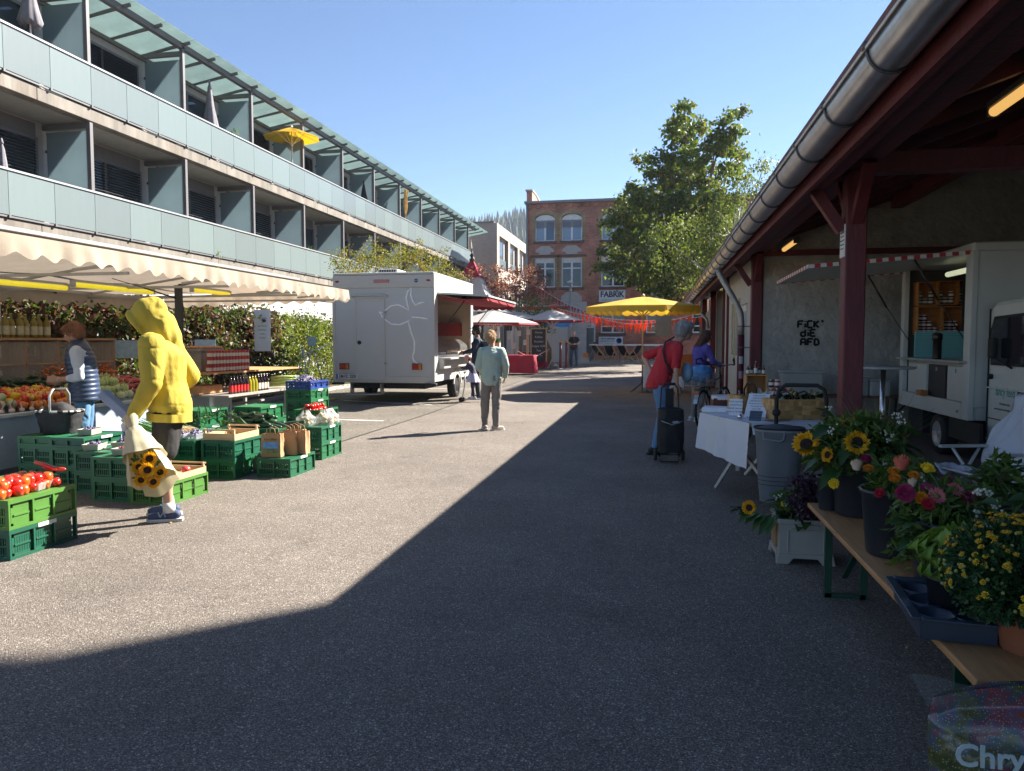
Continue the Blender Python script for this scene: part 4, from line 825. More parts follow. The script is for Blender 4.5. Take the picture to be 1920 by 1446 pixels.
bunting('orange pennant string over the green arbour',PY(980,570,37),PY(1045,570,37),.12,14,[og],.25)
# lamp post
lp=T('lamp_post','slim grey lamp post in front of the brick building','lamp post',(PY(1069,650,40).x,40,.26)); zt2=PY(1069,532,40).z-.26
MB().tube([(0,0,0),(0,0,zt2)],[.06,.05],10).obj('pole',mat('lamp_post_grey',(.25,.26,.27),.5,.4),lp); MB().lathe([(.05,0),(.16,.04),(.18,.1),(.06,.16)],12,(0,0,zt2)).obj('lamp_head',alu,lp)
# garden building / low white wall left of the far man
lowb=T('low_white_house','low white building behind the market umbrellas at the lane end','building',(0,0,0)); MB().box(-16,-5.2,44.5,48,.0,3.4).obj('wall',rend,lowb); MB().box(-16.1,-5.1,44.3,48.1,3.4,3.6).obj('roof',mat('red_flat_tile',(.22,.06,.04),.8),lowb)
MB().box(-5.6,-4.1,45.2,45.3,.285,3.9).obj('screen_wall',mat('pale_screen',(.42,.42,.43),.7),lowb)
for x in (-12,-10,-8): MB().box(x,x+.9,44.46,44.5,.9,2.4).obj('window',steel,lowb)
# ---------- trees ----------
def tree(name,label,blobs,Y,leafm,size,per,lv,cr,trunk,limbs,droop=.3,wide=.65,seed=1,flat=.7,shell=.3,dep=1.0,barkm=None,cat='tree'):
    """blobs: (px,py,rpx[,dY]) measured on the photo, set out round depth Y with real depth of their own"""
    rng=np.random.default_rng(seed); B=[]; base=PY(trunk[0],trunk[1],Y); base.z=gz(Y)
    for b in blobs:
        dy=b[3] if len(b)>3 else rng.uniform(-1,1)*dep*1.6
        c=PY(b[0],b[1],Y+dy); s=((c-_C).dot(_F))/F_PX; r=b[2]*s; B.append((c.x-base.x,c.y-base.y,c.z-base.z,r,r*dep,r*.92))
    t=T(name,label,cat,base); P=clumps(B,per,lv,cr,rng,flat,shell); V,Fc=leafgeo(P,size,droop,wide,rng); o=npmesh('crown',V,Fc,leafm,t); o['kind']='stuff'
    barkm=barkm or bark; k=trunk[3]; top=PY(trunk[4],trunk[5],Y)-base
    MB().tube([(0,0,-.1),(.03,0,top.z*.3),tuple(top*.62),tuple(top*.93)],[k,k*.8,k*.5,k*.06],9).obj('trunk',barkm,t)
    for i,l in enumerate(limbs):
        b=B[l]; s=.35+.4*((i*37)%10)/10; st=Vector(top)*s; e=Vector(b[:3]); mid=st.lerp(e,.5)+Vector((0,0,-.25)); MB().tube([st,mid,e,e+(e-mid)*.06],[k*.38,k*.24,k*.10,k*.03],6).obj('limb',barkm,t)
    return t
maple_l=leafmat('maple_leaf',[(.03,.055,.01),(.055,.09,.015),(.09,.135,.022),(.18,.19,.035),(.28,.17,.035)])
mb_=[(1283,205,20),(1262,242,26),(1300,238,26),(1282,262,30),(1358,238,26),(1384,212,13),(1392,205,8),(1342,272,32),(1375,280,20),(1300,295,36),(1248,300,26),(1206,300,14),(1192,296,9),(1222,318,16),(1278,335,42),(1330,330,38),(1372,318,22),(1235,345,32),(1192,358,20),(1178,352,10),(1210,375,28),
 (1168,378,14),(1300,385,46),(1250,395,42),(1200,410,34),(1165,410,24),(1148,418,14),(1137,424,10),(1338,385,36),(1185,450,38),(1225,455,42),(1270,450,44),(1312,450,44),(1148,470,16),(1128,472,9),(1135,495,14),(1120,500,7),(1160,500,20),(1195,505,30),(1240,505,36),(1290,510,38),(1215,540,22),(1255,545,28),(1180,525,14),(1325,500,32),(1355,420,30),(1395,288,9),(1388,250,12)]
tree('maple_tree','tall maple tree turning yellow-green before the brick building, highest crown',mb_,43,maple_l,.25,32,24,.31,(1318,690,0,.28,1290,290),[0,4,7,8,10,13,14,16,17,19,22,23,24,28,29,30,31,33,35,38,40,43,44,45],droop=.5,seed=3,dep=1.1)
birch_l=leafmat('birch_leaf',[(.055,.08,.02),(.09,.125,.03),(.15,.175,.05),(.20,.19,.06)],trans=.4)
bb_=[(1402,320,26),(1432,312,18),(1446,306,10),(1375,335,24),(1412,352,30),(1380,375,34),(1345,350,20),(1432,345,14),(1350,395,36),(1395,410,36),(1365,440,40),(1330,430,34),(1300,425,30),(1275,420,24),(1240,432,22),(1225,455,20),(1260,460,30),(1295,470,36),(1235,490,20),(1275,505,30),(1320,485,38),(1350,480,36),(1210,470,14),(1340,520,30),(1300,530,26)]
tree('birch_tree','birch tree with fine drooping foliage between the maple and the shed gutter',bb_,36,birch_l,.13,46,15,.30,(1345,690,0,.17,1395,330),[0,1,4,5,8,9,10,11,12,16,17,20,21],droop=1.5,wide=.7,seed=5,flat=1.4,shell=.1,barkm=mat('birch_bark',(.45,.43,.4),.9,var=.5,vs=6,stretch=(1,1,4)))
plum_l=leafmat('copper_leaf',[(.09,.025,.03),(.15,.045,.045),(.22,.09,.07),(.30,.16,.12)],trans=.3)
tree('copper_tree','copper-leaved small tree left of the brick building',[(935,505,14),(955,530,24),(985,520,20),(1003,505,13),(1010,530,16),(975,545,26),(1000,555,20),(930,535,22),(1020,545,10),(945,555,22),(915,530,16),(968,505,10),(990,500,8)],40,plum_l,.13,80,12,.26,(975,690,0,.13,972,520),[0,1,2,3,4,5,6,7],seed=8,shell=.2)
tree('copper_shrub','low copper-leaved shrub under the far end of the glass balconies',[(905,508,14),(880,512,14),(890,530,16),(915,545,18),(900,525,16),(870,520,10)],33,plum_l,.12,80,12,.26,(900,690,0,.09,900,530),[0,1,2,3],seed=9)
grn_l=leafmat('arbour_leaf',[(.03,.07,.02),(.06,.11,.03),(.1,.16,.04)])
tree('arbour_greenery','dark green climbing plant over the arbour behind the white umbrellas',[(960,568,12),(985,572,14),(1008,566,12),(1020,580,12),(1000,585,14),(1015,600,14),(1025,615,10),(1012,590,14),(1035,560,8)],37,grn_l,.12,80,12,.25,(1030,690,0,.14,1012,590),[0,1,2,3,4],seed=10,cat='plant')
yg_l=leafmat('autumn_green_leaf',[(.05,.075,.012),(.09,.11,.018),(.15,.15,.03),(.24,.18,.035),(.28,.14,.03)],trans=.4)
tree('small_tree','yellow-green small tree behind the white trailer, nearest',[(640,500,22),(665,490,26),(690,480,24),(712,468,14),(705,455,10),(690,505,30),(655,520,26),(628,478,10),(645,475,12),(720,500,24)],22,yg_l,.085,150,13,.2,(668,760,0,.07,680,490),[0,1,2,3,5,6],seed=11,wide=.5)
tree('small_tree','yellow-green small tree behind the white trailer, middle one',[(745,478,22),(770,475,22),(790,480,20),(760,500,28),(730,495,22),(785,505,24),(786,455,7),(740,460,9),(805,500,18)],25,yg_l,.085,150,13,.2,(765,760,0,.07,762,480),[0,1,2,3,4,5],seed=12,wide=.5)
tree('small_tree','yellow-green small tree behind the white trailer, farthest',[(820,495,18),(840,505,16),(858,515,12),(830,518,18),(833,470,4),(870,525,10),(812,480,8)],28,yg_l,.085,150,13,.2,(835,760,0,.06,835,500),[0,1,2,3],seed=13,wide=.5)
# ---------- people ----------
skin=mat('skin',(.50,.29,.21),.5,var=.06,sss=.1); skin2=mat('skin_tanned',(.36,.19,.12),.5,var=.08)
def cloth(name,c,var=.12,bump=.5,bs=14,vs=7,rough=.85): return mat(name,c,rough,var=var,vs=vs,bump=bump,bs=bs,stretch=(1,1,.45))
def caps(mb,a,b,ra,rb,n=12,flat=1,steps=3):
    a=Vector(a);b=Vector(b);d=b-a;L=d.length;u=d/L; pts=[];rs=[]
    for s in (-1,-.7,-.35): pts.append(a+u*(s*ra*.9)); rs.append(ra*math.sqrt(max(.02,1-s*s)))
    for i in range(steps+1): t=i/steps; pts.append(a+d*t); rs.append(ra+(rb-ra)*t)
    for s in (.35,.7,1): pts.append(b+u*(s*rb*.9)); rs.append(rb*math.sqrt(max(.02,1-s*s)))
    mb.tube(pts,rs,n,flat=flat)
def loft(mb,rings,n=20):   # rings: (center, rx, ry, rotX tilt)
    vs=[];fs=[]
    for c,rx,ry,tl in rings:
        c=Vector(c); ct,st=math.cos(tl),math.sin(tl)
        for j in range(n): a=2*PI*j/n; x=rx*math.cos(a); y=ry*math.sin(a); vs.append(c+Vector((x,y*ct,-y*st)))
    k=len(rings)
    for i in range(k-1):
        for j in range(n): fs.append((i*n+j,i*n+(j+1)%n,(i+1)*n+(j+1)%n,(i+1)*n+j))
    fs.append(tuple(range(n-1,-1,-1))); fs.append(tuple((k-1)*n+j for j in range(n)))
    t=mb.smooth; mb.smooth=True; mb.add(vs,fs); mb.smooth=t
def hand(mb,w,d,side,grip=.6,s=1,pn=None):
    """palm, four bent fingers and a thumb; w wrist, d pointing direction, side -1 left +1 right"""
    d=Vector(d).normalized(); n=Vector(pn) if pn else Vector((-side,0,0)); n=(n-d*n.dot(d)); n=n.normalized() if n.length>.05 else Vector((0,1,0)); r=d.cross(n)
    w=Vector(w); k=s
    for i in range(4):
        o=r*((i-1.5)*.019*k); a=w+o*.7; b=w+d*.085*k+o; mb.tube([a,b],[.015*k,.0125*k],7)
        L=[.036,.042,.04,.032][i]*k; d1=(d+n*grip*.6).normalized(); d2=(d+n*grip*2.2).normalized(); d3=(d*.4+n*grip*2.6).normalized() if grip>.3 else d2
        c=b+d1*L; e=c+d2*L*.65; f=e+d3*L*.5
        mb.tube([b,c,e,f],[.0105*k,.0095*k,.0085*k,.006*k],7)
    th=w+d*.025*k-r*.028*k; t1=th+(d*.7-r*.55+n*.35).normalized()*.035*k; t2=t1+(d+n*grip*.9).normalized()*.03*k
    mb.tube([w+d*.01*k-r*.012*k,th,t1,t2],[.014*k,.014*k,.011*k,.008*k],7)
DEF=dict(pel=(0,0,.96),wai=(0,.0,1.12),che=(0,.0,1.32),nek=(0,-.02,1.49),hed=(0,.02,1.64),
 hL=(-.09,0,.93),kL=(-.10,.02,.50),aL=(-.10,-.03,.09),hR=(.09,0,.93),kR=(.10,.02,.50),aR=(.10,-.03,.09),
 sL=(-.165,-.01,1.40),eL=(-.22,-.04,1.13),wL=(-.22,.04,.89),sR=(.165,-.01,1.40),eR=(.22,-.04,1.13),wR=(.22,.04,.89),fL=(0,1,0),fR=(0,1,0),tilt=0,look=0,roll=0,gL=.5,gR=.5)
def person(label,loc,rz,J=None,h=1.75,top=None,legs=None,shoe=None,hair=None,hairst='short',sk=None,vox=.013,sleeve=1.0,leg=1.0,hem=.86,puff=1.0,hands=True,extra=None,group=None,build=1.0,topname='shirt',legname='trousers',dl=None,dr=None,sole=None,fold=.02):
    P=dict(DEF); P.update(J or {}); sc=h/1.75; t=T('person',label,'person',loc,rz); t.scale=(sc,)*3; sk=sk or skin
    V3={k:Vector(v) for k,v in P.items() if isinstance(v,tuple)}
    def torso(mb,e,lo=.0,scale=1):
        pel,wai,che,nek=V3['pel'],V3['wai'],V3['che'],V3['nek']; ax=(nek-pel).normalized(); tl=math.atan2(ax.y,ax.z)
        sh=(V3['sL']+V3['sR'])/2; b=build
        R=[(pel-ax*(.12+lo),.135*b+e,.10*b+e,tl*.3),(pel-ax*.03,.168*b+e,.12*b+e,tl*.5),(wai,.145*b+e,.105*b+e,tl),(che,.168*b+e,.122*b+e,tl),(sh-ax*.01,.165*b+e,.095*b+e,tl),(sh+ax*.055,.10*b+e*.7,.072*b+e*.6,tl)]
        loft(mb,R)
    # continuous skin body
    mb=MB(); torso(mb,-.008); caps(mb,V3['nek']-(V3['nek']-V3['che'])*.2,V3['hed']-Vector((0,0,.03)),.058,.052)
    # head in local rot
    hd=V3['hed']; tiltx=P['tilt']; Rm=Matrix.Rotation(P['look'],3,'Z')@Matrix.Rotation(tiltx,3,'X')@Matrix.Rotation(P['roll'],3,'Y')
    def H(x,y,z): return hd+Rm@Vector((x,y,z))
    mb.ell(H(0,-.012,.03),(.076,.094,.092),16,12,Rm); mb.ell(H(0,.018,-.035),(.060,.072,.082),14,10,Rm); mb.ell(H(0,.07,-.085),(.024,.022,.02),8,6,Rm)
    mb.tube([H(0,.084,.018),H(0,.108,-.024),H(0,.094,-.036)],[.010,.016,.010],8)
    for s in (-1,1): mb.ell(H(s*.076,-.005,-.005),(.010,.018,.03),8,6,Rm)
    mb.tube([H(-.022,.086,-.058),H(.022,.086,-.058)],.009,6); 
    for s in (-1,1): mb.tube([H(s*.012,.086,.035),H(s*.05,.074,.036)],.009,6)
    for s,e in ((-1,'L'),(1,'R')):
        qa=.8 if sleeve>=1 else 1; caps(mb,V3['s'+e],V3['e'+e],.046*build*qa,.037*qa); caps(mb,V3['e'+e],V3['w'+e],.037*qa,.025*qa)
        if hands: 
            dd=P.get('d'+e) or (V3['w'+e]-V3['e'+e]); hand(mb,V3['w'+e],dd,s,P['g'+e],1.05,P.get('n'+e))
        else: caps(mb,V3['w'+e],V3['w'+e]+(V3['w'+e]-V3['e'+e]).normalized()*.09,.03,.025,flat=.6)
        ql=.72 if leg>=1 else 1; caps(mb,V3['h'+e],V3['k'+e],.075*build*ql,.050*ql); caps(mb,V3['k'+e],V3['a'+e],.052*ql,.034*ql)
        m_=V3['k'+e].lerp(V3['a'+e],.3)+Vector((0,-.012,0)); caps(mb,m_,m_+(V3['a'+e]-V3['k'+e])*.2,.050*ql,.042*ql)
        f=V3['f'+e]; caps(mb,V3['a'+e]+Vector((0,0,-.04)),V3['a'+e]+f*.12+Vector((0,0,-.05)),.036,.028)
    body=mb.obj('body',sk,t); remesh(body,vox,2)
    # face details
    eyem=mat('eye_white',(.6,.58,.55),.3); iris=mat('eye_dark',(.03,.02,.015),.3); lipm=mat('lips',(.38,.14,.11),.5)
    for s in (-1,1): e=MB().ell(H(s*.030,.072,.006),(.012,.010,.008),10,8,Rm).obj('eye',eyem,t); MB().ell(H(s*.030,.0815,.006),(.0055,.003,.0055),8,6,Rm).obj('iris',iris,e)
    MB().tube([H(-.022,.092,-.056),H(0,.0965,-.0575),H(.022,.092,-.056)],[.003,.006,.003],6).obj('mouth',lipm,t)
    # top garment
    if top:
        mb=MB(); torso(mb,.014*puff,lo=(.96-hem)-.12 if hem<.84 else 0)
        for e in 'LR':
            s_,e_,w_=V3['s'+e],V3['e'+e],V3['w'+e]; caps(mb,s_+(V3['che']-s_)*.12,s_,.068*build*puff**.25,.058*build*puff**.25); caps(mb,V3['nek']+(V3['che']-V3['nek'])*.25,s_+Vector((0,0,.005)),.055,.055)
            if sleeve>=.5:
                caps(mb,s_,e_,.058*build*puff**.6,.047*puff**.6)
                if sleeve>.5: q=(sleeve-.5)*2; caps(mb,e_,e_.lerp(w_,q),.047*puff**.6,(.034+.013*(1-q))*puff**.5)
            elif sleeve>0: q=sleeve*2; caps(mb,s_,s_.lerp(e_,q),.06*build,.056)
        o=mb.obj(topname,top,t); remesh(o,vox,3,fold,.09)
    if legs:
        mb=MB(); pel=V3['pel']; ax=(V3['wai']-pel).normalized(); tl=0
        loft(mb,[(pel-Vector((0,0,.13)),.14*build,.10*build,0),(pel-Vector((0,0,.03)),.178*build,.132*build,0),(pel+ax*.07,.16*build,.118*build,0)])
        for e in 'LR':
            h_,k_,a_=V3['h'+e],V3['k'+e],V3['a'+e]+Vector((0,0,.01)); 
            if leg>=1: caps(mb,h_,k_,.093*build,.064*P.get('lw',1)); caps(mb,k_,a_,.064*P.get('lw',1),.047*P.get('lw',1))
            else: q=leg*2; caps(mb,h_,h_.lerp(k_,q),.098*build,.088*build)
        o=mb.obj(legname,legs,t); remesh(o,vox,3,fold*.9,.11)
    shoe=shoe or mat('shoe_dark',(.04,.04,.045),.7); sole=sole or mat('shoe_sole',(.55,.54,.52),.7)
    for e in 'LR':
        a=V3['a'+e]; f=V3['f'+e].normalized(); mb=MB(); base=Vector((a.x,a.y,a.z)); z0=a.z-.09
        hl=Vector((a.x,a.y,z0))-f*.055; 
        caps(mb,hl+Vector((0,0,.055)),hl+f*.19+Vector((0,0,.04)),.042,.036,flat=.9); caps(mb,Vector((a.x,a.y,z0+.05)),Vector((a.x,a.y,z0+.10)),.046,.042)
        o=mb.obj('shoe',shoe,t); remesh(o,.011,2)
        s=MB(); pts=[]
        rr=f.cross(Vector((0,0,1)))
        for x,w in ((-.045,.03),(-.02,.04),(.05,.038),(.13,.046),(.19,.042),(.225,.02)): pts.append((x,w))
        L=[hl+f*x+rr*w for x,w in pts]+[hl+f*x-rr*w for x,w in reversed(pts)]
        k=len(L); s.add([(p.x,p.y,z0+.002) for p in L]+[(p.x,p.y,z0+.026) for p in L],[tuple(range(k)),tuple(range(2*k-1,k-1,-1))]+[(j,k+j,k+(j+1)%k,(j+1)%k) for j in range(k)]); s.obj('sole',sole,t)
    if hair:
        mb=MB()
        mb.ell(H(0,-.022,.045),(.084,.096,.088),16,12,Rm)
        if hairst in('bob','long','bun','full'): mb.ell(H(0,-.05,.005),(.086,.075,.095),14,10,Rm)
        if hairst=='full': mb.ell(H(0,.02,.075),(.078,.078,.05),14,10,Rm); mb.ell(H(0,-.04,.02),(.094,.095,.10),14,10,Rm)
        if hairst=='long':
            for s in (-1,0,1): caps(mb,H(s*.05,-.05,0),H(s*.06,-.06,-.22),.05,.04)
            mb.ell(H(-.06,.0,-.02),(.03,.05,.09),10,8,Rm); mb.ell(H(.06,.0,-.02),(.03,.05,.09),10,8,Rm)
        if hairst=='bun': mb.ell(H(0,-.115,.05),(.04,.035,.045),12,8,Rm)
        if hairst=='short': mb.ell(H(0,-.05,.0),(.080,.065,.075),14,10,Rm)
        o=mb.obj('hair',hair,t); remesh(o,.009,1,.022,.03)
    return t,V3,H,Rm
def hairm(n,c): return mat(n,c,.6,var=.35,vs=20,bump=1,bs=60,stretch=(1,1,.2))
# man in the yellow hoodie
yh=cloth('yellow_hoodie_fabric',(.46,.355,.04),var=.06); shorts=cloth('charcoal_shorts',(.018,.017,.018)); nav=mat('navy_shoe',(.045,.07,.14),.7,var=.15)
Jy=dict(pel=(0,0,.97),wai=(0,.02,1.12),che=(.0,.03,1.32),nek=(0,.06,1.49),hed=(0,.14,1.60),tilt=-.55,sL=(-.20,.07,1.42),eL=(-.27,.06,1.12),wL=(-.25,.20,.88),sR=(.20,.06,1.42),eR=(.25,-.11,1.15),wR=(.21,.09,.96),
  hL=(-.09,.0,.93),kL=(-.10,.03,.5),aL=(-.10,.0,.09),kR=(.11,.08,.5),aR=(.12,.06,.09),gL=.7,dL=(.1,.35,-1),nL=(.6,.1,.1))
yl=PZ(322,978); tY,VY,HY,RY=person('man in a bright yellow hoodie with the hood up, holding a wrapped sunflower bouquet',(yl.x-.06,yl.y+.10,0),math.radians(112),Jy,1.80,yh,shorts,nav,None,sleeve=1,leg=.42,hem=.80,puff=2.3,build=1.08,vox=.010,topname='hoodie',legname='shorts',fold=.012)
mb=MB()
mb.ell(HY(0,-.035,.035),(.118,.130,.145),22,16,RY); mb.ell(HY(0,-.10,.06),(.085,.085,.10),16,12,RY)
ring=[HY(.082*math.cos(2*PI*i/20),.075+.012*math.sin(2*PI*i/20),.115*math.sin(2*PI*i/20)+.012) for i in range(20)]; mb.tube(ring,.027,8,closed=True)
caps(mb,HY(0,-.06,-.05),VY['nek']+Vector((0,-.03,-.03)),.125,.135); caps(mb,HY(0,.03,-.10),VY['nek']+Vector((0,.07,-.06)),.075,.085); caps(mb,VY['nek']+Vector((0,-.07,-.02)),VY['che']+Vector((0,-.09,.03)),.08,.07)
o=mb.obj('hood',yh,tY); remesh(o,.011,8,.016,.10)
hp=VY['pel']; MB().grid(lambda u,v:(hp.x+(.208+.006*math.sin(u*60))*math.cos(2*PI*u),hp.y+.005+(.165+.005*math.sin(u*60))*math.sin(2*PI*u),.80+.065*v-.012*math.cos(2*PI*u+1)),60,3).obj('hem_band',yh,tY)
sk_w=mat('sock_white',(.7,.7,.68),.8)
for e in 'LR': a=VY['a'+e]; MB().tube([(a.x,a.y,.075),(a.x,a.y+.005,.155)],[.05,.045],12).obj('sock',sk_w,tY)
for e in 'LR':
    a=VY['a'+e]; s=-1 if e=='L' else 1; n=MB(); xx=a.x+s*.0445; n.beam((xx,a.y+.02,.045),(xx,a.y+.035,.085),.004,.008); n.beam((xx,a.y+.035,.085),(xx,a.y+.06,.045),.004,.008); n.beam((xx,a.y+.06,.045),(xx,a.y+.075,.085),.004,.008); n.obj('shoe_emblem',mat('grey_blue_print',(.3,.38,.5),.6),tY)
# woman in quilted vest
vestm=mat('quilted_navy_vest',(.03,.05,.10),.38,var=.1); lsh=cloth('pale_blue_shirt',(.46,.51,.6),.05); jean=cloth('blue_jeans',(.09,.20,.36),var=.25,vs=5); auburn=hairm('auburn_hair',(.22,.09,.045))
Jv=dict(che=(0,.03,1.32),nek=(0,.05,1.49),hed=(0,.10,1.62),tilt=-.45,sL=(-.18,.04,1.41),eL=(-.22,.0,1.12),wL=(-.15,.24,1.10),sR=(.18,.04,1.41),eR=(.22,.0,1.12),wR=(.1,.26,1.08),dL=(.4,1,.0),gL=.8)
wl=Vector((-6.28,7.25,0)); tV,VV,HV,RV=person('woman with short auburn hair in a navy quilted vest at the vegetable counter',wl,math.radians(120),Jv,1.70,lsh,jean,None,auburn,'full',skin2,sleeve=.72,puff=1.15,vox=.011,topname='shirt')
mb=MB(); ax=(VV['nek']-VV['pel']).normalized(); zs=[.80,.84]
rings=[]; nr=46
for i in range(nr+1):
    u=i/nr; z=.84+u*.60; c=VV['pel'].lerp(VV['nek'],min(1,max(0,(z-.96)/.53))) if z>.96 else Vector((0,0,z)); c=Vector((c.x,c.y,z)); q=.010*abs(math.sin(i*PI/4))
    wx=.196-.03*math.sin(PI*min(1,max(0,(u-.1)/.75)))*.7; wy=.155; 
    if u>.8: wx*=1-(u-.8)*1.3; wy*=1-(u-.8)*1.2
    rings.append((c,wx+q,wy+q,.05))
rings.append((VV['nek']+Vector((0,.005,.055)),.075,.075,.1)); loft(mb,rings,28); mb.obj('quilted_vest',vestm,tV); MB().tube([VV['wL']-Vector((.0,.02,0)),VV['wL']+Vector((.01,-.004,0))],.031,12).obj('watch',alu,tV)
# mint jacket woman
mint=cloth('mint_fleece',(.36,.46,.41),.06,bump=.4,bs=20); grt=cloth('taupe_trousers',(.21,.185,.165),.12); blond=hairm('blond_hair',(.45,.27,.13))
Jm=dict(sL=(-.165,0,1.40),eL=(-.235,-.02,1.13),wL=(-.16,.17,1.0),sR=(.165,0,1.40),eR=(.26,.0,1.15),wR=(.23,.12,.95),look=-.35,aL=(-.12,0,.09),aR=(.08,-.06,.09),kL=(-.12,.0,.5),kR=(.08,0,.5),fL=(-.3,1,0),fR=(.85,.6,0),lw=1.22)
person('blond woman in a mint green jacket and taupe trousers standing in the lane',(-2.68,12.12,0),math.radians(8),Jm,1.655,mint,grt,mat('beige_shoe',(.42,.33,.26),.7),blond,'bun',sleeve=1,puff=1.45,hem=.80,build=1.04,vox=.012,topname='jacket',fold=.02)
MB().lathe([(0,0),(0,.01)],3).obj('x',mint) if False else None
# man at trailer with cap and backpack
nvj=cloth('navy_jacket',(.02,.03,.055)); drk=cloth('dark_trousers',(.03,.03,.035)); dhair=hairm('dark_hair',(.025,.018,.012))
Jb=dict(eL=(-.24,.08,1.17),wL=(-.2,.30,1.12),eR=(.24,.08,1.17),wR=(.18,.30,1.12),hed=(0,.03,1.65),tilt=.0)
bp_=PZ(888,742); tB,VB,HB,RB=person('bearded man in navy jacket and dark cap at the trailer counter, wearing a blue backpack',(-4.42,18.3,gz(18.3)),math.radians(100),Jb,1.82,nvj,drk,None,dhair,'short',skin2,puff=1.4,vox=.014)
c=MB(); c.ell(HB(0,-.01,.07),(.092,.105,.07),14,8,RB); c.cb(HB(0,.12,.06),(.13,.10,.012),RB); c.obj('cap',mat('dark_cap',(.035,.035,.03),.8),tB)
MB().ell(HB(0,.045,-.07),(.058,.052,.045),12,8,RB).obj('beard',dhair,tB)
bk=T('backpack','large navy blue backpack worn by the man in the cap','backpack',tB.location,tB.rotation_euler.z); bpm=mat('backpack_blue',(.03,.06,.11),.6,var=.2,bump=.3)
g=MB(); g.cb((0,-.27,1.2),(.34,.24,.52)); ob=g.obj('bag',bpm,bk,bev=.06); MB().cb((0,-.40,1.12),(.26,.08,.28)).obj('pocket',mat('backpack_light',(.06,.14,.20),.6),bk,bev=.03); MB().tube([(-.07,-.2,1.47),(-.07,-.27,1.56),(.07,-.27,1.56),(.07,-.2,1.47)],.014).obj('carry_loop',mat('pale_loop',(.35,.4,.42),.5),bk); 
for s in (-1,1): MB().tube([(s*.12,-.17,1.42),(s*.13,.0,1.52),(s*.13,.13,1.40),(s*.15,.10,1.15),(s*.14,-.16,1.0)],.016,6).obj('strap',bpm,bk)
# child on scooter
lil=cloth('lilac_skirt',(.42,.40,.55),.08); dkp=cloth('dark_purple_top',(.05,.045,.08)); leg_=cloth('dark_leggings',(.03,.03,.06))
Jk=dict(che=(0,.10,1.28),wai=(0,.02,1.10),nek=(0,.17,1.42),hed=(0,.23,1.56),sL=(-.15,.15,1.36),sR=(.15,.15,1.36),eL=(-.17,.30,1.18),wL=(-.16,.46,1.22),eR=(.17,.30,1.18),wR=(.16,.46,1.22),aL=(-.07,-.05,.09),aR=(.07,.05,.09),tilt=.05,look=.4)
kp=Vector((-4.28,17.3,gz(17.3))); tK,VK,HK,RK=person('small child in lilac skirt and pink helmet leaning on a scooter',kp+Vector((0,0,.075)),math.radians(92),Jk,1.08,dkp,leg_,mat('pale_shoe',(.45,.4,.42),.7),dhair,'short',vox=.018)
g=MB(); 
def skf(u,v): a=2*PI*u; r=.15+.17*v; r*=1+.06*math.sin(a*9)*v; return (r*math.cos(a),r*.85*math.sin(a)+.02*(1-v),1.06-.40*v)
g.grid(skf,54,6); g.obj('skirt',lil,tK)
hm_=mat('pink_helmet',(.62,.22,.22),.35,coat=.4); g=MB(); g.ell(HK(0,-.01,.065),(.115,.135,.09),18,8,RK); g.obj('helmet',hm_,tK)
for i in range(5): MB().ell(HK((i-2)*.042,-.03+.02*abs(i-2),.115+.035*(1-abs(i-2)/2)),(.010,.06,.02),8,6,RK).obj('helmet_vent',mat('vent_dark',(.1,.03,.04),.6),tK)
sc_=T('kick_scooter','child kick scooter with black wheels under the small child','scooter',kp,math.radians(92)); wm=rub
MB().box(-.055,.055,-.25,.20,.05,.075).obj('deck',alu,sc_,bev=.01); MB().tube([(0,.27,.08),(0,.22,.35),(0,.20,.72)],.016).obj('steering_column',alu,sc_); MB().tube([(-.14,.20,.72),(.14,.20,.72)],.014).obj('handlebar',rub,sc_); 
for x,y in ((-.09,.28),(.09,.28),(0,-.27)): MB().lathe([(.01,-.014),(.055,-.012),(.06,0),(.055,.012),(.01,.014)],18).obj('wheel',wm,sc_,loc=(x,y,.06),rot=(0,PI/2,0))
MB().beam((-.09,.28,.07),(.09,.28,.07),.02,.02).obj('axle',alu,sc_)
# man in black far away
Jf=dict(eL=(-.27,.02,1.15),wL=(-.12,.20,1.12),eR=(.27,.02,1.15),wR=(.12,.20,1.12),aL=(-.13,0,.09),aR=(.13,0,.09),kL=(-.12,.02,.5),kR=(.12,.02,.5))
person('bald man in black shirt and jeans standing beside the grey door panel',(-3.86,36,gz(36)),PI*.97,Jf,1.78,cloth('black_shirt',(.02,.02,.025)),cloth('dark_jeans',(.05,.08,.13)),None,None,sleeve=.25,puff=1.2,vox=.018,hands=True)
# man in red
redc=cloth('red_polo',(.48,.025,.035),.06); ljean=cloth('light_jeans',(.12,.24,.42),.22,vs=5); greyh=hairm('grey_hair',(.34,.32,.30))
Jr=dict(pel=(0,-.02,.95),wai=(0,.03,1.10),che=(0,.11,1.28),nek=(0,.20,1.44),hed=(0,.30,1.575),tilt=-.15,sL=(-.20,.16,1.37),eL=(-.36,-.14,1.24),wL=(-.20,-.06,1.00),sR=(.20,.16,1.37),eR=(.27,.12,1.10),wR=(.24,.14,.89),
 hL=(-.09,-.02,.92),kL=(-.09,.06,.5),aL=(-.08,.0,.09),hR=(.09,-.02,.92),kR=(.10,.0,.5),aR=(.11,-.10,.09),dR=(0,.2,-1),gR=1.0,gL=.3,dL=(.3,.4,-.8),lw=.95)
rp=PZ(1232,852); tR,VR,HR,RR_=person('grey-haired man in a red polo and jeans leaning on a shopping trolley',(rp.x+.04,rp.y+.1,0),math.radians(-76),Jr,1.80,redc,ljean,mat('black_shoe',(.02,.02,.022),.6),greyh,'full',skin,sleeve=.44,puff=1.6,hem=.86,vox=.011,build=1.05,fold=.02,sole=rub)
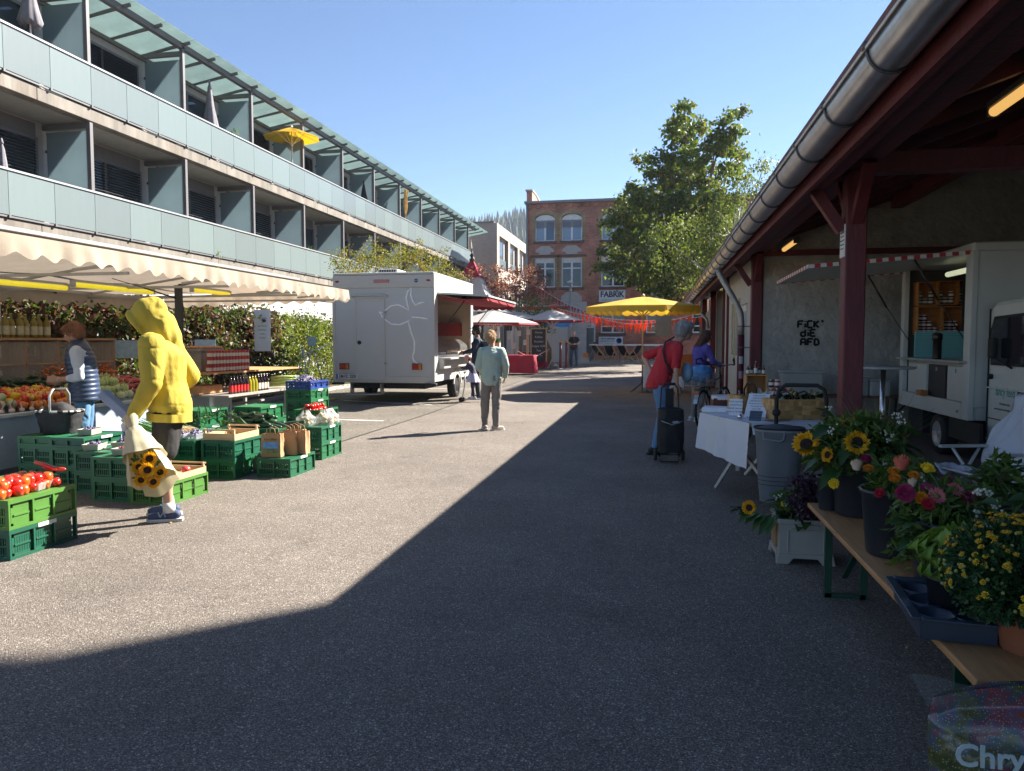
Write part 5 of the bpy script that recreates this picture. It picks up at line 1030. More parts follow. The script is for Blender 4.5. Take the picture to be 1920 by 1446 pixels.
bstrap=MB().tube([(.05,.15,1.50),(.10,.03,1.44),(.155,-.02,1.33),(.185,.0,1.2),(.20,.06,1.08),(.19,.16,1.02)],.017,6,flat=.5)
bg_=T('shoulder_bag','small blue round bag on a dark strap across the man in red','bag',tR.location,tR.rotation_euler.z); bg_.scale=tR.scale
bstrap.obj('strap',blk,bg_); MB().ell((.13,.30,1.05),(.12,.07,.13),14,10).obj('pouch',mat('washed_blue_fabric',(.16,.26,.36),.8,var=.2),bg_)
# purple top woman by the bicycle
purp=cloth('purple_top',(.10,.08,.34),.08); grp=cloth('grey_trousers',(.22,.21,.20)); brown=hairm('long_brown_hair',(.10,.04,.025))
Jp=dict(che=(0,.05,1.30),nek=(0,.10,1.45),hed=(0,.17,1.58),tilt=-.5,sL=(-.18,.08,1.38),sR=(.18,.08,1.38),eL=(-.22,.18,1.12),wL=(-.16,.38,1.06),eR=(.22,.18,1.12),wR=(.16,.38,1.06))
pp=PZ(1296,792); person('woman with long brown hair in a purple top looking down beside the bicycle',(pp.x+.12,pp.y+.25,0),math.radians(-62),Jp,1.74,purp,grp,mat('white_sneaker',(.55,.55,.55),.6),brown,'long',sleeve=1,puff=1.2,vox=.013)
person('dark-haired vendor in pale shirt bending inside the shed stall bay',(2.5,20.6,.06),math.radians(60),dict(Jp),1.72,cloth('pale_pink_shirt',(.5,.38,.36)),drk,None,dhair,'bob',vox=.018)
# ---------- white sales trailer ----------
tlw=mat('trailer_white',(.46,.46,.45),.4,var=.03,vs=1.5,dirt=.10,dirtcol=(.4,.38,.35)); tlt=mat('trailer_trim',(.48,.46,.42),.45,var=.03); redr=mat('awning_red',(.30,.02,.035),.8,var=.1); crm=mat('cream_interior',(.55,.42,.30),.6,var=.05)
TX,TY=-5.04,16.62; TL=3.75; TWd=2.48; g0=gz(18)
tr_=T('sales_trailer','white sales trailer with a bird outline on its rear wall and side hatch open','trailer',(TX,TY,g0))
b0,b1=.50,3.0
MB().box(-TWd,0,-.0,.04,b0,b1).obj('rear_wall',tlw,tr_); MB().box(-TWd,-TWd+.04,.04,TL,b0,b1).obj('side_wall',tlw,tr_); MB().box(-TWd+.04,0,TL-.04,TL,b0,b1).obj('front_wall',tlw,tr_); MB().box(-TWd+.04,-.04,.04,TL-.04,b0,b0+.08).obj('floor',tlt,tr_)
MB().box(-TWd-.01,.012,-.03,TL+.02,b1-.0,b1+.06).obj('roof',tlw,tr_,bev=.03)
MB().box(-.04,.0,.04,TL-.04,2.56,b1).obj('upper_side_panel',tlw,tr_); MB().box(-.04,0,.04,TL-.04,b0,1.02).obj('lower_side_panel',tlw,tr_)
MB().box(-.04,0,.04,.30,1.02,2.56).obj('side_panel',tlw,tr_); MB().box(-.04,0,TL-.25,TL-.04,1.02,2.56).obj('side_panel',tlw,tr_)
MB().box(-TWd-.012,.012,-.028,.0,b1-.30,b1).obj('rear_header',tlt,tr_,bev=.012)
for x in (-TWd,0): MB().box(x-.035,x+.035 if x<0 else x+.014,-.022,.03,b0,b1-.30).obj('corner_profile',tlt,tr_,bev=.01)
MB().box(-TWd-.0,.0,-.02,.0,b0-.03,b0+.12).obj('rear_sill',tlt,tr_,bev=.006)
for x in (-TWd-.04,-.20): MB().box(x,x+.26,-.10,.05,b0-.08,b0-.03).obj('bumper',blk,tr_,bev=.01)
rl2=mat('red_lamp',(.35,.01,.01),.2,coat=.6); ol=mat('orange_lamp',(.55,.16,.02),.2,coat=.6); 
for x in (-TWd+.10,-.13): MB().ell((x,-.03,b1-.14),(.055,.02,.025)).obj('marker_lamp',rl2,tr_)
MB().box(-TWd+1.02,-TWd+1.40,-.045,-.028,b1-.18,b1-.11).obj('brake_lamp',rl2,tr_,bev=.005)
MB().lathe([(.045,0),(.045,.004)],18).obj('round_badge',mat('badge_blue',(.03,.10,.25),.4),tr_,loc=(-.42,-.029,b1-.14),rot=(PI/2,0,0)); text('AWM',.035,signw,tr_,(-.42,-.035,b1-.14),ext=.0004)
# door
dx0,dx1=-TWd+.52,-TWd+1.28
d=MB(); d.box(dx0,dx0+.05,-.03,-.0,b0+.02,2.44).box(dx1-.05,dx1,-.03,0,b0+.02,2.44).box(dx0+.05,dx1-.05,-.03,0,2.39,2.44).box(dx0+.05,dx1-.05,-.03,0,b0+.02,b0+.07); door=d.obj('door',tlt,tr_,bev=.006); MB().box(dx0+.05,dx1-.05,-.018,.0,b0+.07,2.39).obj('door_leaf',tlw,door); MB().lathe([(.048,0),(.044,.02),(.02,.028)],18).obj('lock',rub,door,loc=(dx0+.12,-.018,1.42),rot=(PI/2,0,0))
MB().tube([(dx0-.05,-.03,2.50),(dx0,-.045,2.53),(dx1,-.045,2.53),(dx1+.08,-.03,2.50)],.025,8).obj('rain_rail',tlt,tr_)
for z in (.93,2.13): MB().box(dx1-.02,dx1+.04,-.045,-.02,z-.02,z+.02).obj('hinge',mat('hinge_grey',(.3,.3,.29),.4,.5),door)
for x0 in (-TWd+.13,-.54): MB().box(x0,x0+.24,-.028,-.0,.78,.93).obj('lamp_base',blk,tr_); MB().box(x0+.01,x0+.16,-.05,-.028,.79,.92).obj('tail_lamp',rl2,tr_,bev=.005); MB().box(x0+.165,x0+.235,-.05,-.028,.79,.92).obj('indicator',ol,tr_,bev=.005)
np_=MB().box(-TWd+.06,-TWd+.60,-.055,-.045,.555,.675).obj('number_plate',mat('plate_white',(.6,.62,.62),.4),tr_); MB().box(-TWd+.06,-TWd+.10,-.058,-.0551,.558,.672).obj('plate_band',mat('plate_blue',(.02,.08,.35),.5),np_); text('EM·FD 2000',.115,ink,np_,(-TWd+.35,-.0565,.614),ext=.001,sx=.74,bold=.002)
MB().box(-TWd+.1,-TWd+.5,-.045,-.02,.55,.68).obj('plate_holder',blk,tr_)
# bird line drawing
bird=mat('bird_line',(.88,.88,.87),.5); bx=lambda px,py:(-TWd+(px-97)/1003*TWd*1.0,-.004,2.96-(py-200)/1000*2.44+.0)
L1=[(560,535),(600,600),(680,655),(760,660),(830,635),(862,615),(850,640),(870,720),(905,820),(905,900),(885,970),(900,1010),(940,1035)]
L2=[(560,535),(590,545),(620,520),(680,480),(745,468),(800,490),(855,525),(840,470),(828,400),(845,340),(878,308),(875,380),(895,440),(920,475),(960,455),(1010,445)]
L3=[(880,590),(950,592),(1040,605)]
for L_ in (L1,L2,L3): MB().tube([Vector(bx(*p)) for p in L_],.021,6,flat=1).obj('bird_outline',bird,tr_)
# hatch over the counter
hat=MB(); hx=1.25
hat.add([(0,.25,2.60),(hx,.20,2.52),(hx,TL-.1,2.52),(0,TL-.15,2.60),(0,.25,2.56),(hx,.20,2.48),(hx,TL-.1,2.48),(0,TL-.15,2.56)],[(3,2,1,0),(4,5,6,7),(0,1,5,4),(1,2,6,5),(2,3,7,6),(3,0,4,7)]); hat.obj('hatch',tlw,tr_)
def cur(u,v): return (.02+hx*.97*u,.3+(TL-.55)*v,2.52-.07*u-.07*abs(math.sin(v*PI*3))-.05*math.sin(u*PI))
MB().grid(cur,10,36).obj('hatch_lining',redr,tr_)
MB().grid(lambda u,v:(hx*.98-.01*v,.22+(TL-.35)*u,2.48-.10*v*(.7+.3*abs(math.sin(u*PI*14)))),90,2).obj('red_valance',redr,tr_); MB().grid(lambda u,v:(.05+hx*.9*u,TL-.2,2.46-.16*v*(.7+.3*abs(math.sin(u*PI*6)))),40,2).obj('red_valance',redr,tr_)
for y in (.45,TL-.45): s=MB(); s.tube([(hx*.55,y,2.50),(.25,y,1.95)],.013,8); s.tube([(.25,y,1.95),(.0,y,1.55)],.007,6); s.obj('gas_strut',blackr,tr_)
# counter, display case
MB().box(.0,.30,.35,TL-.35,1.02,1.06).obj('counter_flap',tlw,tr_,bev=.006); MB().box(.0,.14,.35,TL-.35,.80,1.018).obj('flap_support',tlt,tr_,bev=.01)
MB().box(-.75,-.05,.32,TL-.3,1.02,1.12).obj('display_base',mat('display_silver',(.5,.5,.52),.3,.6),tr_); gl=glassmat('display_glass',(.75,.8,.8),.14,.03)
MB().grid(lambda u,v:(-.06-.05*v-.35*max(0,v-.55),.34+(TL-.7)*u,1.12+.42*v-.1*max(0,v-.6)),2,8).obj('display_glass',gl,tr_)
for i in range(6): MB().box(-.5,-.1,.4+i*.5,.82+i*.5,1.121,1.15+.03*(i%3)).obj('tray',[mat('tray_yellow',(.55,.35,.05),.5,var=.4,vs=30),mat('tray_white',(.6,.55,.48),.5,var=.3,vs=30),mat('tray_brown',(.3,.15,.06),.5,var=.4,vs=30)][i%3],tr_)
MB().box(-TWd+.041,-TWd+.06,.05,TL-.05,.6,2.95).obj('inner_wall',crm,tr_); MB().box(-TWd+.06,-.05,TL-.07,TL-.041,.6,2.9).obj('inner_wall',crm,tr_)
MB().box(-TWd+.1,-.3,TL-.30,TL-.08,1.6,1.95).obj('wall_cupboard',mat('cupboard_red',(.3,.03,.03),.5),tr_); MB().box(-1.0,-.55,TL-.10,TL-.075,1.3,2.5).obj('cupboard_door',crm,tr_,bev=.005)
wheel(tr_,(-.10,2.05,.31),.31,.2); wheel(tr_,(-TWd+.1,2.05,.31),.31,.2)
MB().prism([(1.66,.36),(1.72,.62),(1.9,.74),(2.2,.74),(2.38,.62),(2.44,.36),(2.38,.36),(2.32,.58),(2.18,.68),(1.92,.68),(1.78,.58),(1.72,.36)],-.02,.012,axis='x').obj('wheel_arch',tlt,tr_)
MB().box(-TWd+.3,-.3,.2,TL-.2,.32,b0).obj('chassis',blk,tr_)
st_=MB(); st_.box(-TWd+.42,-TWd+1.2,-.35,-.08,.20,.23).box(-TWd+.42,-TWd+.45,-.08,.1,.2,.45).box(-TWd+1.17,-TWd+1.2,-.08,.1,.2,.45); st_.obj('step',mat('hinge_grey'),tr_)
ac=MB().box(-1.42,-.92,.1,.75,b1+.06,b1+.15).obj('roof_vent',tlt,tr_,bev=.03); v=MB(); [v.box(-1.36+.06*i,-1.33+.06*i,.094,.10,b1+.085,b1+.13) for i in range(7)]; o=v.obj('vent_slots',blk,ac); o['kind']='stuff'
# ---------- far market: tables, umbrellas, tent ----------
burg=mat('burgundy_cloth',(.32,.008,.035),.85,var=.12,vs=3,bump=.4,bs=5); wcan=mat('white_parasol_canvas',(.52,.50,.485),.8,var=.06,vs=3,trans=.3); bamb=mat('pale_pole_wood',(.50,.34,.20),.5)
def clothtable(label,x0,x1,y0,y1,g,h=.78,m=burg):
    t=T('market_table',label,'table',((x0+x1)/2,(y0+y1)/2,g)); w=(x1-x0)/2;l=(y1-y0)/2; MB().box(-w,w,-l,l,h-.03,h-.005).obj('tabletop',wood,t)
    for sx in (-1,1):
        for sy in (-1,1): MB().box(sx*(w-.08)-.02,sx*(w-.08)+.02,sy*(l-.08)-.02,sy*(l-.08)+.02,0,h-.03).obj('leg',steel,t)
    def f(u,v):
        a=u*4; s=min(3,int(a)); q=a-s; P=[(-w,-l),(w,-l),(w,l),(-w,l),(-w,-l)]; x=P[s][0]+(P[s+1][0]-P[s][0])*q; y=P[s][1]+(P[s+1][1]-P[s][1])*q; k=1+.06*v*math.sin(u*60)+.05*v
        return (x*k,y*k,h-(h-.06)*v)
    MB().grid(f,96,6).obj('cloth_skirt',m,t); MB().box(-w,w,-l,l,h-.004,h+.002).obj('cloth_top',m,t); return t
q=PZ(975,703,gz(29.5)); clothtable('table under burgundy cloth nearest the mint jacket woman',-6.45,-4.75,29.2,30.0,gz(29.5)); clothtable('table under burgundy cloth running back beneath the left white parasol',-7.6,-6.6,30.0,33.5,gz(31)); clothtable('table under burgundy cloth farther back near the arbour',-6.3,-5.1,34.6,35.6,gz(35))
for px,py,Y,r,h,l,vm in ((1035,573,34.5,1.5,2.75,'white market parasol with burgundy edge, right one, its pale pole before the lamp post',redr),(925,572,28.5,1.75,2.55,'white market parasol with burgundy edge, left one, just beyond the trailer hatch',redr),(965,573,36,1.9,2.75,'white and burgundy market parasol half hidden between the two others',redr)):
    p=PY(px,640,Y); u=open_umbrella(l,(p.x,Y,gz(Y)),h,r,.50,wcan,8,pm=bamb,name='market_parasol',val=.07)
    for c in u.children:
        if c.name.startswith('valance'): c.data.materials[0]=vm
    for a in range(3): MB().tube([(0,0,.45),(.35*math.cos(a*2.1),.35*math.sin(a*2.1),.02)],.014).obj('stand_leg',mat('white_stand',(.5,.5,.5),.5),u)
# pagoda tent
tp_=PX(885,505,-8.3); pt=T('pagoda_tent','white pagoda tent with burgundy pointed peak and dark finial behind the trailer','tent',(-8.2,33,gz(33))); w=3.0; pt.scale=(1.1,1.1,1.06)
prof=[(2.6,2.45),(1.7,2.85),(1.05,3.45),(.68,3.95)]
for k in range(4):
    a0=PI/4+PI/2*k
    def tf(u,v,a0=a0):
        i=min(2,int(v*3)); f=v*3-i; r=prof[i][0]+(prof[i+1][0]-prof[i][0])*f; z=prof[i][1]+(prof[i+1][1]-prof[i][1])*f; A=(r*math.cos(a0)*.8,r*math.sin(a0)*.8); B_=(r*math.cos(a0+PI/2)*.8,r*math.sin(a0+PI/2)*.8); return (A[0]+(B_[0]-A[0])*u,A[1]+(B_[1]-A[1])*u,z)
    MB().grid(tf,6,12).obj('canopy_panel',wcan,pt)
    def t2(u,v,a0=a0):
        r=.66-.55*v; A=(r*math.cos(a0)*.9,r*math.sin(a0)*.9); B_=(r*math.cos(a0+PI/2)*.9,r*math.sin(a0+PI/2)*.9); return (A[0]+(B_[0]-A[0])*u,A[1]+(B_[1]-A[1])*u,3.94+.72*v)
    MB().grid(t2,4,6).obj('peak_panel',burg,pt); MB().box(-.04,.04,-.04,.04,0,2.5).obj('pole',alu,pt,loc=(2.0*math.cos(a0),2.0*math.sin(a0),0))
MB().lathe([(.08,4.62),(.12,4.72),(.05,4.8),(.10,4.9),(.03,5.0),(.015,5.2)],12).obj('finial',blk,pt)
# hanging tags, planter, chalkboard, posts
tagm=mat('paper_tag',(.50,.44,.34),.8)
pg=T('timber_arbour','black and timber stall frame hung with paper tags behind the burgundy tables','stall frame',(0,0,0)); YA=32.4
for x in (-7.6,-6.55,-5.55): MB().box(x-.05,x+.05,YA,YA+.1,gz(YA),2.45).obj('post',wood if x==-5.55 else blkp,pg)
MB().box(-7.8,-5.3,YA,YA+.1,2.4,2.5).obj('beam',blkp,pg)
for i,(x,z) in enumerate(((-7.4,1.75),(-7.15,1.65),(-6.8,1.85),(-6.3,1.7),(-6.1,1.3),(-5.85,1.85),(-5.6,1.45),(-5.45,1.9))):
    o=MB().box(-.08,.08,-.004,.004,-.12,.12).obj('paper_tag',tagm,loc=(x,YA-.3,z),rot=(0,0,R_.uniform(-.6,.6))); tag(o,'small paper tag hanging on a thread above the burgundy tables','tag','paper tags hanging above the tables'); MB().tube([(0,0,.12),(0,0,2.4-z)],.004,4).obj('thread',tagm,o)
spk=MB().cb((0,0,0),(.24,.2,.26)).obj('loudspeaker',blk,loc=(-6.35,YA-.1,2.1)); tag(spk,'small black loudspeaker on the stall frame beam','loudspeaker')
pl=T('flower_box','pale flower box with green plants on the burgundy table','flower box',(-6.75,30.6,gz(30)+.79)); MB().box(-.35,.35,-.12,.12,.28,.5).obj('box',tagm,pl); MB().box(-.3,.3,-.1,.1,0,.28).obj('stand',blkp,pl); V,Fc=leafgeo(np.stack([RNG.uniform(-.34,.34,500),RNG.uniform(-.12,.12,500),RNG.uniform(.48,.62,500)],1),.09,0,.6); o=npmesh('foliage',V,Fc,hg,pl); o['kind']='stuff'
ck=T('chalkboard_sign','tall black chalkboard with chalk writing behind the burgundy tables','menu board',(PY(1010,650,34).x,34,gz(34)+.35)); MB().box(-.33,.33,0,.04,0,1.5).obj('board',chalk,ck); MB().box(-.38,.38,-.02,.05,1.5,1.56).box(-.38,-.33,-.02,.05,0,1.5).box(.33,.38,-.02,.05,0,1.5).obj('frame',wood,ck)
for i,s in enumerate(('Heute','Kaffee','Kuchen','Suppe 4,50','Tee','Saft 3,-')): text(s,.14,chk,ck,(0,-.006,1.35-i*.21),ext=.001)
for i,(px,l) in enumerate(((1051,'dark red wooden post with round foot, left, beside the right white parasol'),(1062,'dark red wooden post with round foot, right, beside the man in black'))):
    p=PY(px,690,33.5+i*.6); t=T('bollard_post',l,'post',(p.x,33.5+i*.6,gz(33))); MB().tube([(0,0,0),(0,0,1.25)],.06,10).obj('post',redp,t); MB().lathe([(.2,0),(.18,.05),(.05,.08)],12).obj('foot',stone,t); MB().ell((0,0,1.3),(.09,.09,.07)).obj('cap',wood,t)
MB().tube([(-5.6,30.2,.9+.2),(-5.2,31.5,.75),(-4.7,33.3,1.15)],.02,6).obj('rope',mat('pink_rope',(.5,.2,.2),.8)); tag(COL.objects[-1],'pinkish rope slung from the burgundy table to the dark red post','rope')
bf=MB().grid(lambda u,v:(1.3*u,.04*math.sin(u*12),-.5*v+.05*math.sin(u*7)),16,6).obj('blue_banner',mat('bright_blue_banner',(.03,.28,.62),.6,var=.35,vs=4,trans=.2),loc=tuple(PY(1023,594,38))); tag(bf,'bright blue banner hanging behind the right white parasol','banner')
# yellow market umbrella
Yu=21.0; p=PY(1205,640,Yu); ym=mat('market_yellow_canvas',(.66,.42,.04),.75,var=.04,vs=2,trans=.3)
u=open_umbrella('large yellow market umbrella with scalloped valance at the far end of the shed',(p.x,Yu,gz(Yu)),2.66,1.62,.30,ym,8,val=.19,pm=bamb,name='market_umbrella',scal=True,rz=PI/8,sag=.02)
for a in range(4): MB().beam((0,0,.28),(.42*math.cos(a*PI/2+.3),.42*math.sin(a*PI/2+.3),.02),.03,.03).obj('stand_leg',steel,u)
tb_=T('stall_table','small table under a white cloth below the yellow umbrella','table',(.25,21.3,gz(21))); MB().box(-.55,.55,-.4,.4,.70,.73).obj('tabletop',wood,tb_); wcl=mat('white_linen',(.62,.63,.68),.85,var=.04,vs=3,bump=.3,bs=6)
MB().grid(lambda u,v:((-.56+1.12*u)*(1+.03*v*math.sin(u*30)),-.41-.05*v-.02*math.sin(u*22)*v,.735-.62*v*(1-.12*math.sin(u*PI*3))),30,5).obj('cloth_drop',wcl,tb_); MB().box(-.57,.57,-.41,.41,.731,.737).obj('cloth_top',wcl,tb_); MB().grid(lambda u,v:(-.57-.05*v,-.41+.82*u,.735-.5*v),6,4).obj('cloth_drop',wcl,tb_)
for sx in (-.45,.45):
    for sy in (-.3,.3): MB().box(sx-.02,sx+.02,sy-.02,sy+.02,0,.7).obj('leg',steel,tb_)
nb_=MB().box(-.25,.25,0,.03,-.35,.35).obj('wooden_board',mat('grey_board',(.3,.27,.22),.8),loc=tuple(PY(1244,610,24))); tag(nb_,'weathered wooden notice board behind the grey-haired man','board')
# ---------- vegetable stall ----------
canv=mat('stall_canvas',(.47,.40,.32),.8,var=.1,vs=3,trans=.32,bump=.3,bs=5,dirt=.35,dirtcol=(.36,.28,.2)); frm=mat('stall_frame',(.42,.42,.42),.4,.4,var=.1)
st=T('market_stall','long vegetable stall roofed by a beige scalloped awning','market stall',(0,0,0))
ya,yb=1.6,12.1; xf,xr_=-5.2,-8.8; zf,zr_,zm=2.37,2.27,2.54; xm=-6.9
def roofp(u,v):
    y=ya+(yb-ya)*u; 
    if v<.45: t=v/.45; x=xf+(xm-xf)*t; z=zf+(zm-zf)*t
    else: t=(v-.45)/.55; x=xm+(xr_-xm)*t; z=zm+(zr_-zm)*t
    e=min(1,(yb-y)/1.2); z=zf-.03+(z-zf+.03)*max(0,e)**.8 if e<1 else z
    return (x,y,z-.035*math.sin(PI*((y-ya)/1.75%1))*math.sin(PI*min(1,max(0,t))))
MB().grid(roofp,84,20).obj('awning',canv,st)
def valance(a,b,n,h,name='valance'):
    a=Vector(a);b=Vector(b);m=MB(); nseg=n*8; L=(b-a); nrm=L.cross(Vector((0,0,1))).normalized()
    def f(u,v):
        p=a+L*u; ph=u*n; s=.5+.5*math.sin(2*PI*ph); d=h*(.72+.28*s); w=.02*math.sin(ph*2.3)+.012*math.sin(ph*7.1)
        return p+nrm*(w*v)+Vector((0,0,-d*v))
    m.grid(f,nseg,4); return m.obj(name,canv,st)
valance((xf,ya,zf),(xf,yb,zf),39,.20); valance((xf,yb,zf-.02),(xr_,yb,zr_),13,.19); valance((xr_,yb,zr_),(xr_,ya,zr_),38,.24)
fb=MB()
for x,z in ((xf-.05,zf-.03),(xm,zm-.05),(xr_+.05,zr_-.03),(-6.1,2.57),(-7.9,2.5)): MB().box(x-.02,x+.02,ya+.1,yb-(.05 if x!=xm else 1.2),z-.02,z+.015).obj('roof_rail',frm,st)
for y in (3.2,4.9,6.7,8.5,10.3,11.6):
    zz=zm-.05 if y<11 else zm-.25
    MB().beam((xf,y,zf-.04),(xm,y,zz),.03,.03).obj('roof_bar',frm,st); MB().beam((xm,y,zz),(xr_,y,zr_-.04),.03,.03).obj('roof_bar',frm,st); MB().beam((xf-.1,y,zf-.1),(-5.9,y,2.22),.02,.03).obj('brace',frm,st); MB().box(-8.8,-5.25,y-.014,y+.014,2.16,2.19).obj('cross_bar',frm,st)

for y in (3.0,8.55): MB().box(-6.02,-5.95,y-.035,y+.035,0,2.2).obj('post',blkp,st); MB().beam((-5.98,y,2.2),(-5.75,y+.5,2.33),.03,.03).obj('strut',blkp,st); s=MB(); s.tube([(-5.98,y,2.02),(-6.25,y-.3,2.15)],.01,6); s.tube([(-6.25,y-.3,2.15),(-6.5,y-.55,2.25)],.005,6); s.obj('gas_strut',blackr,st)
for y in (3.0,8.55,11.6): MB().box(-8.75,-8.69,y-.03,y+.03,.0,2.25).obj('rear_post',frm,st)
MB().tube([(-5.97,8.58,2.1),(-5.92,8.6,1.7),(-5.95,8.6,1.1)],.006,5).obj('cable',blk,st)
ylt=mat('yellow_tube',(.9,.75,.05),.35,emit=(1,.82,.03),es=.14)
for i,(y0,y1,x,z) in enumerate(((5.6,7.5,-6.7,2.10),(7.62,9.0,-6.7,2.15),(9.9,10.85,-6.7,2.24))):
    t=T('tube_lamp',['yellow tube lamp under the awning at the left edge of the picture','yellow tube lamp under the awning above the hooded man','yellow tube lamp under the awning right of the black post'][i],'lamp',(x,(y0+y1)/2,z)); L=(y1-y0)/2
    MB().tube([(0,-L,0),(0,L,0)],.03,10).obj('tube',ylt,t); MB().box(-.03,.03,-L-.03,-L,-.03,.05).box(-.03,.03,L,L+.03,-.03,.05).obj('end_cap',frm,t); MB().box(-.02,.02,-L,L,.035,.06).obj('reflector',frm,t)
# counters
cbl=mat('counter_blue_grey',(.28,.36,.44),.6,var=.12,vs=3,dirt=.3); ct=T('stall_counter','pale blue-grey metal vegetable counter under the beige awning','counter',(0,0,0))
XC=-6.72
MB().box(XC-.02,XC,3.0,10.9,.14,.68).obj('front_panel',cbl,ct); MB().box(XC-.06,XC+.03,3.0,10.9,.68,.715).obj('front_lip',mat('counter_rim',(.52,.55,.56),.5),ct,bev=.005); MB().prism([(XC-.05,.66),(XC-1.1,.86),(XC-1.1,.80),(XC-.05,.60)],3.0,10.9).obj('tray_top',cbl,ct)
for y in (3.2,5.6,8.2,10.7): MB().box(XC-.1,XC-.04,y,y+.06,0,.62).obj('leg',frm,ct); MB().box(XC-1.1,XC-1.04,y,y+.06,0,.8).obj('leg',frm,ct)
flw=MB(); flw.tube([(XC+.004,7.75,.30),(XC+.005,7.78,.45),(XC+.004,7.80,.55)],.006,5); flw.ell((XC+.006,7.80,.58),(.004,.04,.045)); flw.obj('flower_print',mat('flower_red',(.5,.03,.05),.6),ct)
# vegetables: shared shapes, one object each
def veg(name,label,group,mats,mk,poss,sc=(.85,1.15),lay=None):
    protos=[]
    for m in mats: b=MB(); mk(b); protos.append(b.obj(name,m))
    for i,(x,y,z) in enumerate(poss):
        p=protos[i%len(protos)]
        o=p if i<len(protos) else inst(p,(0,0,0))
        o.location=(x,y,z); s=R_.uniform(*sc); o.scale=(s,)*3; o.rotation_euler=(R_.uniform(-.5,.5)+(PI/2 if lay=='x' else 0),(PI/2 if lay=='y' else 0)+R_.uniform(-.4,.4),R_.random()*6.28 if lay is None else R_.uniform(-.35,.35)); tag(o,label,name.replace('_',' '),group)
def pile(x0,x1,y0,y1,z,d,layers=2,slope=0,jit=.25,skip=0):
    out=[]
    for l in range(layers):
        k=l*d*.5; y=y0+k
        while y<=y1-k+1e-6:
            x=x0+k
            while x<=x1-k+1e-6:
                if R_.random()>=skip: out.append((x+R_.uniform(-jit,jit)*d,y+R_.uniform(-jit,jit)*d,z+slope*(x1-x)+l*d*.72))
                x+=d
            y+=d
    return out
SLP=.19
def top(x): return .715+ (XC-.05-x)*.19
def mkpep(b): b.lathe([(.01,-.05),(.03,-.045),(.042,0),(.045,.03),(.03,.045),(.012,.035)],12); b.tube([(0,0,.035),(.005,0,.065)],.006,5)
pc=[mat('pepper_yellow',(.75,.48,.02),.25,coat=.4,var=.1),mat('pepper_red',(.62,.03,.015),.25,coat=.4,var=.1),mat('pepper_orange',(.75,.22,.02),.25,coat=.4,var=.1)]
veg('pepper','glossy pepper in the yellow, orange and red heap on the counter beside the black basket','peppers on the counter',pc,mkpep,[(x,y,top(x)+.04+z) for x,y,z in pile(-7.3,-6.85,7.02,7.75,0,.09,2)])
def mksq(b): b.ell((0,0,0),(.055,.055,.05),12,8)
veg('squash','pale cream squash in the heap at the left end of the counter','squashes on the counter',[mat('cream_squash',(.62,.58,.42),.5),mat('pale_green_squash',(.45,.52,.30),.5)],mksq,[(x,y,top(x)+.05+z) for x,y,z in pile(-7.35,-6.9,6.62,6.98,0,.10,3)])
def mkgar(b): b.ell((0,0,0),(.032,.032,.028),10,8); b.tube([(0,0,.02),(.005,0,.06),(.02,0,.10)],[.012,.006,.004],5)
veg('garlic','garlic or onion bulb lying at the front lip of the counter','bulbs at the counter lip',[mat('garlic_skin',(.62,.55,.50),.6),mat('onion_red',(.30,.10,.10),.5)],mkgar,[(XC-.09-.07*(i%2),6.55+i*.065,.735+.01*(i%2)) for i in range(14)])
def mkzuc(b): b.tube([(-.13,0,0),(-.12,0,0),(0,.008,0),(.12,0,0),(.14,0,0)],[.008,.022,.026,.022,.01],10)
zuc=mat('courgette_green',(.02,.055,.02),.35,coat=.3,var=.25,vs=20)
veg('courgette','dark green courgette heaped at the back of the counter by the woman in the vest','courgettes on the counter',[zuc],mkzuc,[(x,y,top(x)+.05+z) for x,y,z in pile(-7.75,-7.4,7.0,8.2,0,.09,2)],lay='z')
kohl=mat('kohlrabi_green',(.48,.56,.22),.5,var=.15); 
def mkkoh(b): b.ell((0,0,0),(.055,.055,.048),12,8); [b.tube([(.02*math.cos(a),.02*math.sin(a),.04),(.05*math.cos(a),.05*math.sin(a),.09)],.005,5) for a in (0,2,4)]
veg('kohlrabi','pale green kohlrabi in the heap between the vest and the yellow hoodie','kohlrabi on the counter',[kohl,mat('cabbage_pale',(.58,.62,.36),.5,var=.2)],mkkoh,[(x,y,top(x)+.05+z) for x,y,z in pile(-7.2,-6.85,7.95,8.8,0,.11,3)])
def mksp(b): b.tube([(-.09,0,0),(-.05,0,0),(.02,.01,0),(.08,0,0)],[.006,.024,.028,.008],9)
veg('sweet_potato','pinkish sweet potato heaped right of the kohlrabi','sweet potatoes on the counter',[mat('sweet_potato_skin',(.50,.12,.13),.6,var=.2)],mksp,[(x,y,top(x)+.05+z) for x,y,z in pile(-7.4,-7.0,8.9,9.3,0,.08,3)],lay='z')
def mkcar(b): b.tube([(-.1,0,0),(0,0,0),(.06,0,0),(.07,0,0)],[.004,.012,.017,.008],8)
veg('carrot','orange carrot in the bunches at the back of the counter','carrots on the counter',[mat('carrot_orange',(.60,.16,.03),.5,var=.15)],mkcar,[(x,y,top(x)+.10+z) for x,y,z in pile(-7.75,-7.5,8.1,9.4,.03,.085,3)],lay='z')
def mkging(b): b.ell((0,0,0),(.035,.022,.02),8,6); b.ell((.03,.015,.005),(.022,.015,.015),8,6); b.ell((-.02,.02,0),(.02,.015,.014),8,6)
veg('ginger','tan ginger or mushroom piece in the heap right of the yellow hoodie','tan pieces on the counter',[mat('ginger_tan',(.58,.33,.13),.7,var=.2)],mkging,[(x,y,top(x)+.03+z) for x,y,z in pile(-7.2,-6.8,9.4,10.0,0,.085,2)])
